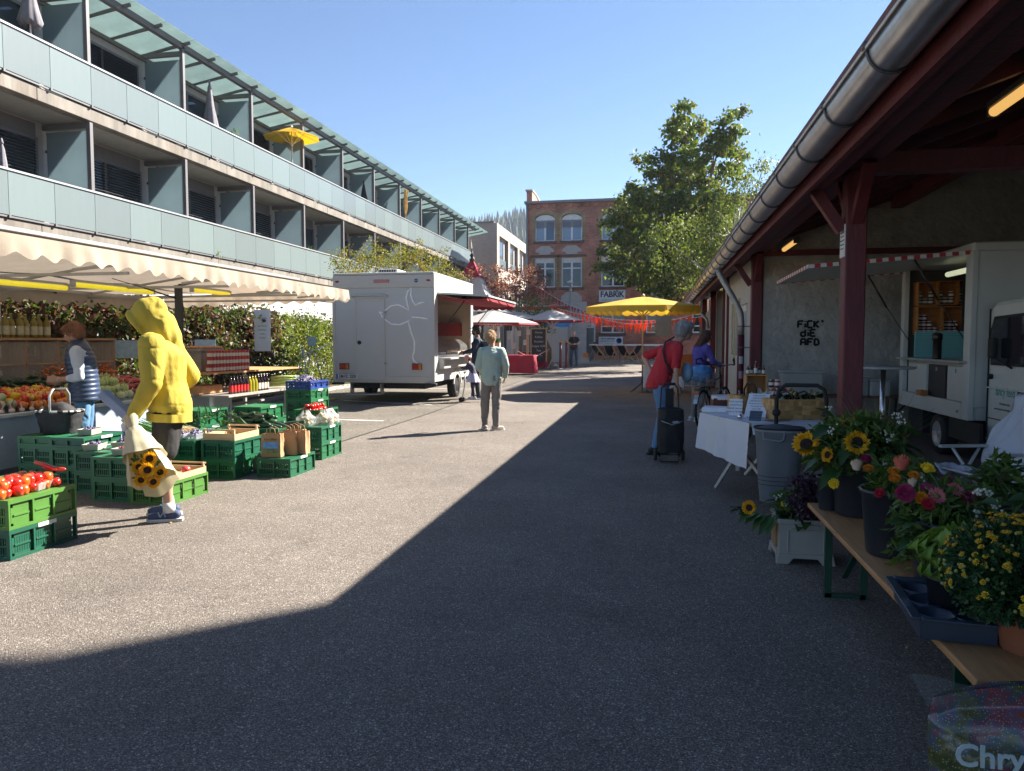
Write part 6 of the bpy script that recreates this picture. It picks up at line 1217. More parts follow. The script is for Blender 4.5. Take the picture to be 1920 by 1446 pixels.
def greens(name,label,cat,loc,blobs,m,size,n=30,lv=12,cr=.07,droop=-.6,wide=.15,grp=None):
    return bushy(name,label,cat,blobs,m,n,lv,cr,size,loc=loc,droop=droop,wide=wide,group=grp)

greens('carrot_greens','dark leafy carrot tops spilling at the back of the counter','greens',(-7.5,8.3,1.02),[(0,0,0,.15,.35,.08),(0,.6,0,.15,.3,.08)],hg,.07)
greens('fennel_leaves','green fennel leaves behind the cream squashes','greens',(-7.35,7.0,.98),[(0,0,0,.1,.2,.06)],leafmat('pale_leaf',[(.2,.3,.08),(.3,.4,.12)],trans=.2),.09,wide=.5)
# wooden shelf wall with bottles on top
shw=mat('stall_shelf_wood',(.34,.20,.12),.7,var=.25,vs=5,stretch=(6,1,1)); clr=glassmat('clear_plastic',(.5,.48,.46),.22,.15)
sh=T('display_shelf','wooden shelf of open cubbyholes behind the woman in the vest','shelf',(-7.95,6.9,.88))
W_=2.55
MB().box(-.01,.3,-.02,W_+.02,.62,.65).obj('shelf_top',shw,sh); MB().box(-.01,.3,-.02,W_,0,.02).obj('shelf_base',shw,sh); MB().box(-.01,.28,0,W_,.31,.33).obj('shelf_board',shw,sh)
for i in range(6): MB().box(0,.28,i*W_/5-.012,i*W_/5+.012,.02,.62).obj('divider',shw,sh)
for i in range(5):
    for j in range(2):
        y0=i*W_/5+.012;y1=(i+1)*W_/5-.012;z0=.02+j*.31;z1=z0+.285
        f=MB(); f.box(.0,.012,y0,y0+.08,z0,z1).box(0,.012,y1-.08,y1,z0,z1).box(0,.012,y0+.08,y1-.08,z0,z0+.07).box(0,.012,y0+.08,y1-.08,z1-.06,z1).obj('back_frame',shw,sh)
    MB().box(.275,.278,i*W_/5+.012,(i+1)*W_/5-.012,.02,.60).obj('plastic_front',clr,sh)
oil=mat('olive_oil_bottle',(.34,.28,.05),.12,var=.12,coat=.6,trans=.5); foil=mat('bottle_label',(.42,.40,.30),.6,var=.2,vs=30)
def bottle(label,loc,m,lab,cap,r=.036,h=.29,grp=None,neck=.6):
    t=T('bottle',label,'bottle',loc,R_.random()*6,grp); MB().lathe([(r*.9,0),(r,.008),(r,h*neck),(r*.8,h*(neck+.1)),(r*.36,h*(neck+.2)),(r*.34,h*.94)],14).obj('glass',m,t); MB().lathe([(r*.4,h*.93),(r*.4,h)],10).obj('cap',cap,t)
    if lab: MB().lathe([(r*1.012,h*.12),(r*1.012,h*.48)],14,cap=False).obj('label',lab,t)
    return t
proto=bottle('green-gold olive oil bottle in the row on top of the wooden shelf',(-7.8,7.0,1.531),oil,foil,mat('cap_gold',(.35,.28,.08),.4),.042,.30,'oil bottles on the shelf')
for i in range(1,14):
    clone(proto,(-7.8+.02*(i%2),7.0+i*.105,1.531),R_.random())
blc=T('blue_box','blue plastic box with clear film in front of the shelf at the picture edge','box',(-7.45,6.95,.93)); MB().box(-.14,.14,-.22,.22,0,.15).obj('box',mat('blue_plastic',(.03,.16,.40),.4),blc,bev=.01); MB().grid(lambda u,v:(-.15+.3*u,-.22+.44*v,.155+.035*noise.noise(Vector((u*6,v*7,0)))+.04*math.sin(PI*u)),14,14).obj('film',mat('clear_film',(.65,.65,.68),.3,alpha=.7),blc)
# right display: shelf with eggs, jars, bottles
rs_=T('end_display','wooden stepped display at the right end of the stall','display stand',(0,0,0)); wd=mat('warm_board',(.50,.25,.10),.6,var=.2,vs=4,stretch=(1,5,1)); gwd=mat('weathered_board',(.30,.27,.24),.8,var=.25,vs=4,stretch=(1,5,1))
MB().box(-7.35,-6.35,9.85,12.5,1.0,1.025).obj('upper_board',wd,rs_); MB().box(-7.35,-6.15,9.9,12.3,.66,.69).obj('lower_board',gwd,rs_)
for y in (9.95,12.2): MB().box(-7.3,-7.25,y,y+.05,0,1.0).obj('leg',frm,rs_); MB().box(-6.5,-6.45,y,y+.05,0,.66).obj('leg',frm,rs_)
for i in range(6): MB().beam((-6.6-.1*i,10.8,.05+i*.09),(-6.5-.1*i,12.2,.08+i*.09),.05,.03).obj('slat',gwd,rs_)
jr=mat('red_tin',(.45,.03,.03),.35,coat=.3); jw=mat('white_tin_label',(.66,.60,.52),.6,var=.25,vs=40)
pj=T('jar','red and white preserve jar in the stacked rows at the right end of the stall','jar',(-6.5,9.95,1.026),0,'preserve jars in stacked rows'); MB().lathe([(.036,0),(.038,.004),(.038,.085),(.034,.09)],12).obj('glass',jr,pj); MB().lathe([(.039,.018),(.039,.068)],12,cap=False).obj('label',jw,pj); MB().lathe([(.039,.09),(.039,.105),(.02,.106)],12).obj('lid',mat('red_lid',(.5,.02,.02),.4),pj)
for i in range(13):
    for l in range(3):
        if i+l: clone(pj,(-6.48,9.95+i*.085,1.026+l*.108),R_.random()*6)
eg=T('egg_tray','grey egg tray full of brown eggs on the upper board','egg tray',(-6.95,10.0,1.34)); MB().box(-.3,.3,0,.6,0,.03).obj('tray',mat('pulp_tray',(.3,.29,.27),.9),eg); MB().box(-.28,.28,.02,.58,-.315,0).obj('carton',gwd,eg)
eb=MB()
for i in range(10):
    for j in range(10): eb.ell((-.27+i*.06,.03+j*.06,.05),(.021,.021,.027),8,6)
o=eb.obj('eggs',mat('egg_brown',(.50,.27,.15),.5),eg); o['kind']='stuff'
dkb=mat('dark_juice_bottle',(.02,.008,.01),.12,coat=.6); yob=mat('yellow_drink',(.42,.38,.04),.15,coat=.5,trans=.3); rl_=mat('red_label',(.5,.02,.02),.5); wl_=mat('cream_label',(.65,.60,.5),.5)
for i in range(13):
    k='dark juice bottle with red label' if i<6 else ('yellow-green drink bottle' if i<9 else 'dark bottle with cream label')
    bottle(k+' in the row on the lower board',( -6.27,10.15+i*.088,.691),dkb if i<6 or i>8 else yob,rl_ if i<6 else (yob if i<9 else wl_),blk if i<9 else mat('cap_white',(.6,.6,.6),.4),.034,.27,'drink bottles at the stall end: '+k)
cel=T('celery','bunch of pale green celery beside the drink bottles','celery',(-6.3,11.5,.72)); cm_=mat('celery_green',(.42,.52,.16),.5,var=.2)
for i in range(14): y=.03*i; MB().tube([(-.1+.01*(i%3),y,.02+.045*(i%4)),(.1,y+.01,.03+.045*(i%4)),(.28,y+.03,.05+.04*(i%4))],[.022,.018,.008],8).obj('stalk',cm_,cel)
wb=MB().box(-.15,.15,-.3,.3,0,.12).obj('wooden_tray',wd,loc=(-6.75,10.15,.70),bev=.004); tag(wb,'wooden tray behind the tan heap on the counter','tray')
# ---------- green crates ----------
gcm=mat('green_crate_plastic',(.010,.105,.048),.42,orand=.2,var=.10,vs=3,dirt=.25,dirtcol=(.02,.12,.07)); lgm=mat('light_green_crate_plastic',(.065,.18,.03),.45,var=.10,vs=3,dirt=.2,dirtcol=(.05,.14,.03)); bcm=mat('blue_crate_plastic',(.015,.05,.24),.4,var=.1)
def mkcrate(h,upside=True):
    b=MB(); L,Wd=.6,.4; t=.012
    def wall(n,w,fn):
        # fn(u0,u1,z0,z1,d0,d1): box on wall plane, d outward depth
        fn(0,w,h-.028,h,0,.016); fn(0,w,0,.022,0,.014); fn(0,.03,.022,h-.028,0,.014); fn(w-.03,w,.022,h-.028,0,.014)
        k=2 if w<.5 else 3; seg=(w-.06)/k
        for i in range(k):
            a=.03+i*seg
            if i: fn(a-.009,a+.009,.022,h-.028,0,.014)
            fn(a+.009,a+seg-.009,h-.06,h-.028,-.008,-.003); fn(a+.009,a+seg-.009,.022,.038,-.008,-.003)
            if h>.15: fn(a+.009,a+seg-.009,h*.42,h*.42+.012,-.006,.004)
            x=a+.016; 
            while x<a+seg-.02: fn(x,x+.009,.038,h-.06,-.009,-.004); x+=.02
    wall(0,Wd,lambda u0,u1,z0,z1,d0,d1:b.box(u0,u1,-d1+.016,-d0+.016,z0,z1))
    wall(0,Wd,lambda u0,u1,z0,z1,d0,d1:b.box(u0,u1,L-.016+d0,L-.016+d1,z0,z1))
    wall(1,L,lambda u0,u1,z0,z1,d0,d1:b.box(-d1+.016,-d0+.016,u0+.0165,u1-.0165,z0,z1))
    wall(1,L,lambda u0,u1,z0,z1,d0,d1:b.box(Wd-.016+d0,Wd-.016+d1,u0+.0165,u1-.0165,z0,z1))
    z=h-.006 if upside else .004
    b.box(.017,Wd-.017,.017,L-.017,z-.006,z)
    if upside:
        for i in range(1,4): b.box(.02+i*.09,.026+i*.09,.03,L-.03,h-.006,h-.003)
    return b
_cr={}
def crate(label,x,y,z,m=gcm,h=.205,up=True,lab=True,rz=0,name='crate',grp='plastic crates stacked as stall tables'):
    """x = right side, y = near side"""
    k=(m.name,h,up); t=T(name,label,'crate',(x-.4,y,z),rz,grp)
    if k not in _cr: _cr[k]=mkcrate(h,up).obj('shell',m,t); 
    else: inst(_cr[k],(0,0,0),parent=t)
    if lab: MB().box(.4005,.403,.24,.40,h-.031,h-.003).obj('label',mat('crate_label',(.62,.64,.62),.5,var=.15,vs=50),t)
    return t
crates=[]
def stack(what,x,y,n,hs=None,**k):
    z=0
    for i in range(n):
        pos='top' if i==n-1 else ['bottom','second','third'][i]
        h=(hs[i] if hs else .205); crate(f'dark green crate, {pos} of the stack {what}' if n>1 else f'dark green crate {what}',x,y,z,h=h,**k); z+=h+.001
    return z
zA=.206
crate('dark green crate under the light green tomato crate at the picture edge',-4.26,4.2,0,up=False); crate('light green crate holding tomatoes at the picture edge',-4.26,4.2,.206,m=lgm,up=True,lab=False)
crate('dark green crate behind the tomato crate, on the ground',-4.72,4.55,0,lab=False); crate('dark green crate behind the tomato crate, on top',-4.72,4.55,.206)
crate('light green crate carrying the wooden tray behind the hooded man',-4.30,5.93,0,m=lgm,lab=False)
z=stack('beside the light green tray crate',-4.74,5.98,2); 
stack('in the middle below the plum punnets',-5.17,6.25,2); stack('third step left of the light green crate',-5.62,6.45,3,hs=[.205,.205,.10]); stack('left, under the black shopping basket',-6.05,6.5,3,hs=[.205,.205,.10])
# group C
stack('in front, carrying the paper bags',-3.88,7.4,1); 
stack('carrying the light wooden tray',-4.42,7.2,2,lab=False); stack('carrying the plum punnets right of the hooded man',-4.86,7.15,2,lab=False); stack('carrying spring onions behind the hooded man',-5.3,7.15,2,lab=False)
stack('at the corner, carrying bagged potatoes',-4.08,8.6,2); stack('behind the paper bags',-4.52,8.35,2); stack('carrying the courgettes',-4.95,8.3,2,hs=[.205,.205]); stack('with a flat green top before the counter',-5.1,8.95,3); stack('nearest the counter corner',-5.55,8.3,3)
stack('carrying the tomatoes',-4.55,9.55,2,hs=[.205,.205]); crate('shallow green crate holding tomatoes',-4.55,9.55,.412,h=.12,up=False)
stack('tallest, carrying the blue plum crate',-4.95,10.1,4,hs=[.205,.205,.205,.16]); crate('blue crate filled with plums on the tallest stack',-4.95,10.1,.78,m=bcm,h=.12,up=False,name='blue_crate',lab=False,grp='blue crates')
crate('dark green crate under the right end display',-6.3,11.4,0,lab=False)
# contents
plm=mat('plum_skin',(.06,.045,.12),.45,var=.3,vs=30); pun=mat('card_punnet',(.40,.37,.30),.8,var=.15,vs=20); clp=glassmat('clear_tub',(.6,.63,.65),.28,.1)
def heapstuff(name,label,cat,m,loc,w,l,d,n,el=None,rz=0,base=0,h=.06):
    b=MB()
    for i in range(n):
        u,v=R_.uniform(-1,1),R_.uniform(-1,1); x=u*w/2;y=v*l/2; z=base+h*(1-.5*(u*u+v*v))*R_.uniform(.6,1)
        r=d/2*R_.uniform(.85,1.1); b.ell((x,y,z),(r,r*(el or 1),r),8,6,Matrix.Rotation(R_.random()*6,3,'Z'))
    o=b.obj(name,m,loc=loc,rot=(0,0,rz)); tag(o,label,cat,kind='stuff'); return o
def punnet(label,loc,rz,m=pun,w=.13,l=.19,h=.06,fill=plm,flabel='plums',clear=False,d=.036,n=26):
    b=MB(); t=.004; e=.012
    for (x0,y0,x1,y1) in ((-w/2,-l/2,w/2,-l/2),(w/2,-l/2,w/2,l/2),(w/2,l/2,-w/2,l/2),(-w/2,l/2,-w/2,-l/2)):
        k=1+e/w*2; b.add([(x0,y0,0),(x1,y1,0),(x1*k,y1*k,h),(x0*k,y0*k,h),(x0*.95,y0*.95,0),(x1*.95,y1*.95,0),(x1*k*.96,y1*k*.96,h),(x0*k*.96,y0*k*.96,h)],[(0,1,2,3),(7,6,5,4),(3,2,6,7)])
    b.add([(-w/2,-l/2,.002),(w/2,-l/2,.002),(w/2,l/2,.002),(-w/2,l/2,.002)],[(0,1,2,3)])
    o=b.obj('punnet',m,loc=loc,rot=(0,0,rz)); tag(o,label,'punnet','fruit punnets on the crates'); heapstuff(flabel.replace(' ','_'),f'{flabel} heaped in the {label}'[:90],'fruit',fill,loc,w*.85,l*.85,d,n,rz=rz,base=.02,h=.055)
punnet('cardboard punnet of plums, highest, on the step crate by the counter',(-5.80,6.75,.515),.2); punnet('cardboard punnet of plums on the middle crate, left one',(-5.45,6.40,.415),.3); punnet('cardboard punnet of plums on the middle crate, right one',(-5.28,6.6,.415),.1)
gra=mat('grape_mix',(.28,.06,.08),.3,var=.4,vs=40)
punnet('cardboard punnet of red and green grapes beside the bouquet',(-4.95,6.2,.415),.1,fill=gra,flabel='grapes',d=.022,n=50)
for i,(x,y) in enumerate(((-5.12,7.3),(-4.97,7.32),(-5.1,7.52),(-4.95,7.55))): punnet('clear tub of plums on the crate, number %d from the spring onions'%(i+1) if 0 else ['clear tub of plums nearest the spring onions','clear tub of plums at the front right corner','clear tub of plums behind, nearest the chives','clear tub of plums behind, nearest the wooden tray'][i],(x,y,.415),.1,m=clp,w=.125,l=.18,n=24)
heapstuff('plums','dark plums filling the blue crate on the tallest stack','fruit',plm,(-5.15,10.4,.83),.36,.56,.042,170,h=.10)
punnet('clear tub of plums standing on the blue crate',(-5.25,10.5,.90),.1,m=clp,w=.16,l=.25,n=36)
tomm=mat('tomato_red',(.60,.025,.01),.22,coat=.5,var=.12)
def mktom(b): b.lathe([(.008,-.028),(.03,-.02),(.036,.0),(.03,.02),(.008,.025)],12)
veg('tomato','round red tomato heaped in the shallow green crate beside the courgettes','tomatoes in the shallow crate',[tomm],mktom,pile(-4.9,-4.62,9.65,10.1,.46,.075,3,jit=.15))
tomo=mat('tomato_orange',(.68,.10,.01),.22,coat=.5,var=.12)
for i,(x,y,l) in enumerate(((-4.50,4.36,'clear tub of tomatoes at the picture edge, nearest'),(-4.44,4.62,'clear tub of tomatoes at the picture edge, behind the nearest one'))):
    punnet(l,(x,y,.412),.25,m=clp,w=.17,l=.24,h=.055,n=0)
def mktomL(b): b.lathe([(.006,-.04),(.03,-.028),(.037,.0),(.03,.028),(.008,.035)],12)
veg('tomato','shiny red or orange tomato heaped on the light green crate at the picture edge','tomatoes on the light green crate',[tomm,tomo,tomm],mktomL,pile(-4.62,-4.34,4.24,4.74,.44,.066,2,jit=.25))
veg('long_pepper','long red pepper on the tomato heap at the picture edge','long peppers',[tomm],mkzuc,[(-4.45,4.72,.56),(-4.40,4.75,.535)],lay='z',sc=(.6,.65))
veg('courgette','dark courgette lying on the green crates beside the tomatoes','courgettes on the crates',[zuc],mkzuc,[(x,y,.44+z) for x,y,z in pile(-5.15,-4.75,8.45,8.75,0,.07,3,jit=.1)]+[(-4.7+.08*i,8.5+.05*i,.44) for i in range(4)],lay='z')
# bagged potatoes
pot=mat('potato',(.50,.40,.20),.6,var=.2)
bagc=glassmat('thin_bag',(.8,.8,.82),.30,.12)
for i,(x,y) in enumerate(((-4.38,8.78),(-4.20,8.95),(-4.22,9.15))):
    t=T('potato_bag',['clear bag of potatoes nearest the paper bags','clear bag of potatoes in the middle of three','clear bag of potatoes farthest toward the trailer'][i],'bag',(x,y,.412),i)
    b=MB()
    for k in range(11): b.ell((R_.uniform(-.07,.07),R_.uniform(-.07,.07),.03+.05*(k//5)),(.038,.03,.028),8,6,Matrix.Rotation(k,3,'Z'))
    o=b.obj('potatoes',pot,t); o['kind']='stuff'
    g=MB(); 
    def bf(u,v):
        a=2*PI*u; z=.17*v; r=.12*(1-.0*v) if v<.6 else .12*(1-(v-.6)/.4*.75); r*=1+.10*noise.noise(Vector((math.cos(a)*2,math.sin(a)*2,v*4+i))); return (r*math.cos(a),r*math.sin(a),z+(.03*math.sin(5*a) if v>.85 else 0))
    g.grid(bf,24,10); g.obj('film',bagc,t)
# greens
so_=T('spring_onions','heap of spring onions with white roots on the green crate','spring onions',(-5.5,7.3,.415)); b=MB(); b.m=0
for i in range(60):
    y=R_.uniform(-.15,.35); z=.02+.1*R_.random(); x0=.30; b.tube([(x0,y*.6,z),(x0-.2,y*.8,z+.02),(x0-.42,y+R_.uniform(-.05,.05),z+.06+R_.uniform(0,.06))],[.007,.006,.004],5)
o=b.obj('green_stems',mat('spring_green',(.10,.26,.04),.5,var=.3,vs=20),so_); o['kind']='stuff'
b=MB()
for i in range(60): y=R_.uniform(-.1,.22); z=.02+.1*R_.random(); b.tube([(.30,y,z),(.36,y,z),(.42,y+R_.uniform(-.03,.03),z-.01)],[.010,.009,.002],5)
o=b.obj('white_roots',mat('onion_root',(.60,.48,.30),.7),so_); o['kind']='stuff'
greens('chives','dark green chives and dill heaped on the crates before the counter','herbs',(-5.35,7.95,.55),[(0,0,0,.30,.35,.10),(-.3,.1,0,.25,.3,.10)],hg,.16,60,14,.09,droop=-.8,wide=.06)
greens('dill','feathery dill hanging over the green crate before the counter','herbs',(-4.95,7.9,.56),[(0,0,0,.18,.2,.08)],hg,.15,70,12,.08,droop=.2,wide=.05)
crate('dark green crate under the herbs, nearer one',-5.3,7.78,.206,lab=False); crate('dark green crate under the herbs, farther one',-5.3,7.78,0,lab=False); crate('dark green crate under the herbs, beside the plum tubs',-4.88,7.78,0,lab=False); crate('dark green crate under the dill, upper one',-4.88,7.78,.206,lab=False)
# wooden trays
poplar=mat('poplar_wood',(.55,.37,.20),.7,var=.12,vs=5,stretch=(1,6,1))
def wtray(label,loc,rz=0,L=.5,Wd=.36,h=.10,fruit=None):
    t=T('wooden_tray',label,'tray',loc,rz); 
    for x0,x1,y0,y1 in ((0,Wd,0,.008),(0,Wd,L-.008,L)): MB().box(x0,x1,y0,y1,.0,h*.62).obj('side_board',poplar,t); MB().box(x0,x1,y0,y1,h*.85,h).obj('top_slat',poplar,t)
    for x in (0,Wd-.008): MB().box(x,x+.008,.008,L-.008,0,h*.55).obj('side_board',poplar,t)
    for x in (.008,Wd-.028):
        for y in (.008,L-.028): MB().box(x,x+.02,y,y+.02,0,h).obj('corner_block',poplar,t)
    MB().box(.008,Wd-.008,.008,L-.008,.0,.008).obj('base',poplar,t); return t
wtray('light wooden tray on the light green crate behind the hooded man',(-4.70,5.96,.207),0,.54,.40,.10)
wtray('light wooden tray on the green stack beside the paper bags',(-4.82,7.24,.413),0,.5,.38,.12)
MB().ell((0,0,0),(.045,.045,.042)).obj('apple',mat('apple_red',(.5,.06,.05),.3,coat=.4,var=.3,vs=10),loc=(-4.38,6.3,.26)); tag(COL.objects[-1],'red apple lying in the wooden tray behind the hooded man','apple')
# paper bags
kraft=mat('kraft_paper',(.38,.24,.12),.8,orand=.12,var=.10,vs=5,bump=.5,bs=9); bpr=mat('bag_blue_print',(.12,.28,.55),.7,var=.3,vs=20); bprg=mat('bag_green_print',(.14,.18,.08),.8,var=.4,vs=25)
for i,(x,y,rz,l) in enumerate(((-4.15,7.52,.12,'brown paper bag with blue landscape print, front left'),(-4.06,7.72,.05,'brown paper bag seen edge on behind the front one'),(-3.98,7.80,0,'brown paper bag, narrow, in the middle'),(-4.08,7.92,.2,'brown paper bag with blue print, back right'),)):
    t=T('paper_bag',l,'paper bag',(x,y,.207),rz,'brown paper bags on the front crate'); w,d,h=.22,.11,.26
    def pf(u,v,i=i):
        a=u*4; s=int(a)%4; f=a-int(a); P=[(-w/2,-d/2),(w/2,-d/2),(w/2,d/2),(-w/2,d/2),(-w/2,-d/2)]; px=P[s][0]+(P[s+1][0]-P[s][0])*f if a<4 else P[0][0]; py=P[s][1]+(P[s+1][1]-P[s][1])*f if a<4 else P[0][1]
        q=.006*noise.noise(Vector((px*18+i,py*18,v*5))); pinch=(1-.25*max(0,v-.6)); 
        if s in(1,3) and a<4: px*=1-.28*math.sin(PI*f)*v
        return (px+q,py*pinch+q,h*v)
    MB().grid(pf,32,8).obj('bag',kraft,t)
    for yy in (-d/2*.9,d/2*.9): MB().tube([(-.05,yy,h-.01),(-.045,yy,h+.05),(0,yy,h+.075),(.045,yy,h+.05),(.05,yy,h-.01)],.0045,6).obj('handle',kraft,t)
    if i in(0,3): MB().box(-.085,.085,-d/2-.010,-d/2-.0085,.10,.17).obj('sky_print',bpr,t); MB().box(-.085,.085,-d/2-.0105,-d/2-.009,.05,.098).obj('field_print',bprg,t); text('Kartoffeln',.035,ink,t,(0,-d/2-.010,.20),ext=.0004)
# shopping basket (black with chequered rim)
sb=T('shopping_basket','black fabric shopping basket with striped rim and metal handle on the crates','basket',(-6.22,6.82,.515),.1); bf_=mat('black_canvas',(.022,.022,.025),.75,var=.2,bump=.4,bs=20)
g=MB(); 
def bkf(u,v): a=2*PI*u; e=.65; cx=math.copysign(abs(math.cos(a))**e,math.cos(a)); cy=math.copysign(abs(math.sin(a))**e,math.sin(a)); s=.85+.15*v; w=.02*noise.noise(Vector((cx*3,cy*3,v*3))); return (cx*.22*s+w,cy*.15*s+w,.23*v)
g.grid(bkf,48,8); g.obj('bag',bf_,sb); MB().prism([(.2*math.cos(2*PI*i/20),.14*math.sin(2*PI*i/20)) for i in range(20)],0,.006,axis='z').obj('base',bf_,sb)
MB().grid(lambda u,v:(-.2+.4*u,-.13+.26*v,.21+.12*math.sin(PI*u)*math.sin(PI*v)+.02*noise.noise(Vector((u*5,v*5,1)))),12,8).obj('cover',bf_,sb)
for i in range(28):
    pts=[Vector(bkf((i+k/3)/28,1))*1.02 for k in range(4)]; MB().tube([(p.x,p.y,.232) for p in pts],.013,6,cap=False,flat=1).obj('rim_piece',mat('rim_light',(.62,.62,.6),.4) if i%2 else bf_,sb)
MB().tube([(0,-.152,.24),(0,-.15,.40),(0,-.10,.46),(0,.10,.46),(0,.15,.40),(0,.152,.24)],.012,8).obj('handle',alu,sb); MB().tube([(0,-.09,.461),(0,.09,.461)],.017,8).obj('grip',rub,sb)
# folder/papers & drink can held by man, bouquet
hw=tY.matrix_basis@VY['wL']; 
bq=T('sunflower_bouquet','sunflowers wrapped in cream paper hanging from the hooded man\'s hand','bouquet',(hw.x+.04,hw.y-.06,hw.z-.1)); pap=mat('cream_paper',(.56,.50,.32),.75,var=.05,vs=3,trans=.2,bump=.25,bs=6)
ax=Vector((.26,-.06,-.52)).normalized(); tc_=Vector((.55,-.84,0)); s1=(tc_-ax*tc_.dot(ax)).normalized(); s2=ax.cross(s1)   # s1 looks out of the open side
def cone(u,v,r0,r1,L,a0,a1,ph=0,edge=0):
    a=a0+(a1-a0)*u; r=r0+(r1-r0)*v**.8; Lx=L*v*(1+edge*math.cos(a-a0)+.05*math.sin(a*3+ph)); w=.012*noise.noise(Vector((a*1.5,v*5,ph)))+.006*math.sin(a*9)*v; return ax*Lx+s1*((r+w)*math.cos(a))+s2*((r*.8+w)*math.sin(a))
MB().grid(lambda u,v:cone(u,v,.05,.225,.44,.85,5.5),40,14).obj('paper_wrap',pap,bq); MB().grid(lambda u,v:cone(u,v,.055,.19,.25,-2.6,2.4,2,.12),36,10).obj('paper_sheet',pap,bq); MB().grid(lambda u,v:cone(u,v,.05,.22,.52,2.4,4.4,5),20,10).obj('paper_sheet',pap,bq)
MB().grid(lambda u,v:-ax*(.09*v)+s1*((.04+.03*v)*math.cos(6.283*u))+s2*((.035+.03*v)*math.sin(6.283*u))+Vector((0,0,.012*math.sin(u*30)*v)),30,4).obj('paper_top',pap,bq)
petm=leafmat('sunflower_petal',[(.66,.30,.01),(.72,.38,.015),(.78,.48,.03)],trans=.25); discm=mat('sunflower_disc',(.035,.015,.01),.9,bump=1,bs=200,var=.4,vs=60)
def sunflower(par,loc,dirv,r=.06,np_=22,pm=petm,name='sunflower',disc=.45,cone_=.15,dm=None):
    d=Vector(dirv).normalized(); u=d.cross(Vector((.3,.2,1))).normalized(); w=d.cross(u); loc=Vector(loc); pv=[];pf=[]
    e=bpy.data.objects.new(name,None) if par is None else None
    for k in range(np_):
        for ring in range(2):
            a=2*PI*(k+.5*ring+R_.uniform(-.2,.2))/np_; rad=u*math.cos(a)+w*math.sin(a); tn=-u*math.sin(a)+w*math.cos(a); R0=r*disc*.85; R1=r*R_.uniform(.85,1.08)*(1-.12*ring); hh=r*cone_*(1+ring*1.2)
            o=len(pv); c=loc+rad*R0; m_=loc+rad*(R0*.4+R1*.6)+d*hh*.8; tp=loc+rad*R1+d*hh*R_.uniform(.3,1.2); ww=r*.14
            pv+= [c,m_+tn*ww,tp,m_-tn*ww]; pf+=[(o,o+1,o+2),(o,o+2,o+3)]
    return pv,pf,(loc,d,u,w,r,disc)
def flower_obj(par,loc,dirv,r,label=None,**k):
    pv,pf,(l,d,u,w,rr,disc)=sunflower(par,loc,dirv,r,**k); b=MB(); b.add(pv,pf); b.m=1
    vs=[];fs=[]; n=14
    for i,(q,h) in enumerate(((0,.16),(.6,.13),(1,.04),(1.0,-.1))):
        for j in range(n): a=2*PI*j/n; vs.append(l+(u*math.cos(a)+w*math.sin(a))*(rr*disc*q)+d*(rr*h))
    for i in range(3):
        for j in range(n): fs.append((i*n+j,i*n+(j+1)%n,(i+1)*n+(j+1)%n,(i+1)*n+j))
    b.add(vs,fs); return b.obj('sunflower' if k.get('pm',petm) is petm else 'flower',[k.get('pm',petm),k.get('dm') or discm],par)
for i,(L_,p1,p2,r_) in enumerate(((.30,.11,-.04,.062),(.33,.09,.05,.058),(.38,.12,.0,.065),(.42,.06,-.07,.055),(.43,.09,.07,.055),(.47,.05,.0,.055))): flower_obj(bq,ax*L_+s1*p1+s2*p2,s1+ax*.5+s2*p2*4,r_,cone_=.22)
P=np.array([tuple(ax*R_.uniform(.25,.42)+s1*R_.uniform(.0,.10)+s2*R_.uniform(-.08,.08)) for _ in range(90)]); V,Fc=leafgeo(P,.06,0,.5); o=npmesh('bouquet_leaves',V,Fc,lg,bq); o['kind']='stuff'
cn=T('spray_can','white and blue can held by the hooded man beside the bouquet','can',(hw.x-.03,hw.y-.05,hw.z-.13),.3); cn.rotation_euler.x=.5; MB().lathe([(.02,-.07),(.03,-.065),(.03,.06),(.02,.075)],14).obj('can',mat('can_white',(.6,.63,.68),.3,var=.1),cn); MB().lathe([(.0305,-.03),(.0305,.02)],14,cap=False).obj('band',mat('can_band',(.1,.15,.4),.4,var=.5,vs=40),cn)
fd=T('folded_bag','folded blue-grey carton bag in the hand of the hooded man','bag',(hw.x-.16,hw.y+.02,hw.z+.06)); fd.rotation_euler=(0,.75,.2); MB().box(-.16,.12,-.05,.05,-.035,.035).obj('carton',mat('blue_grey_carton',(.26,.32,.42),.6,var=.15,vs=6),fd,bev=.01)
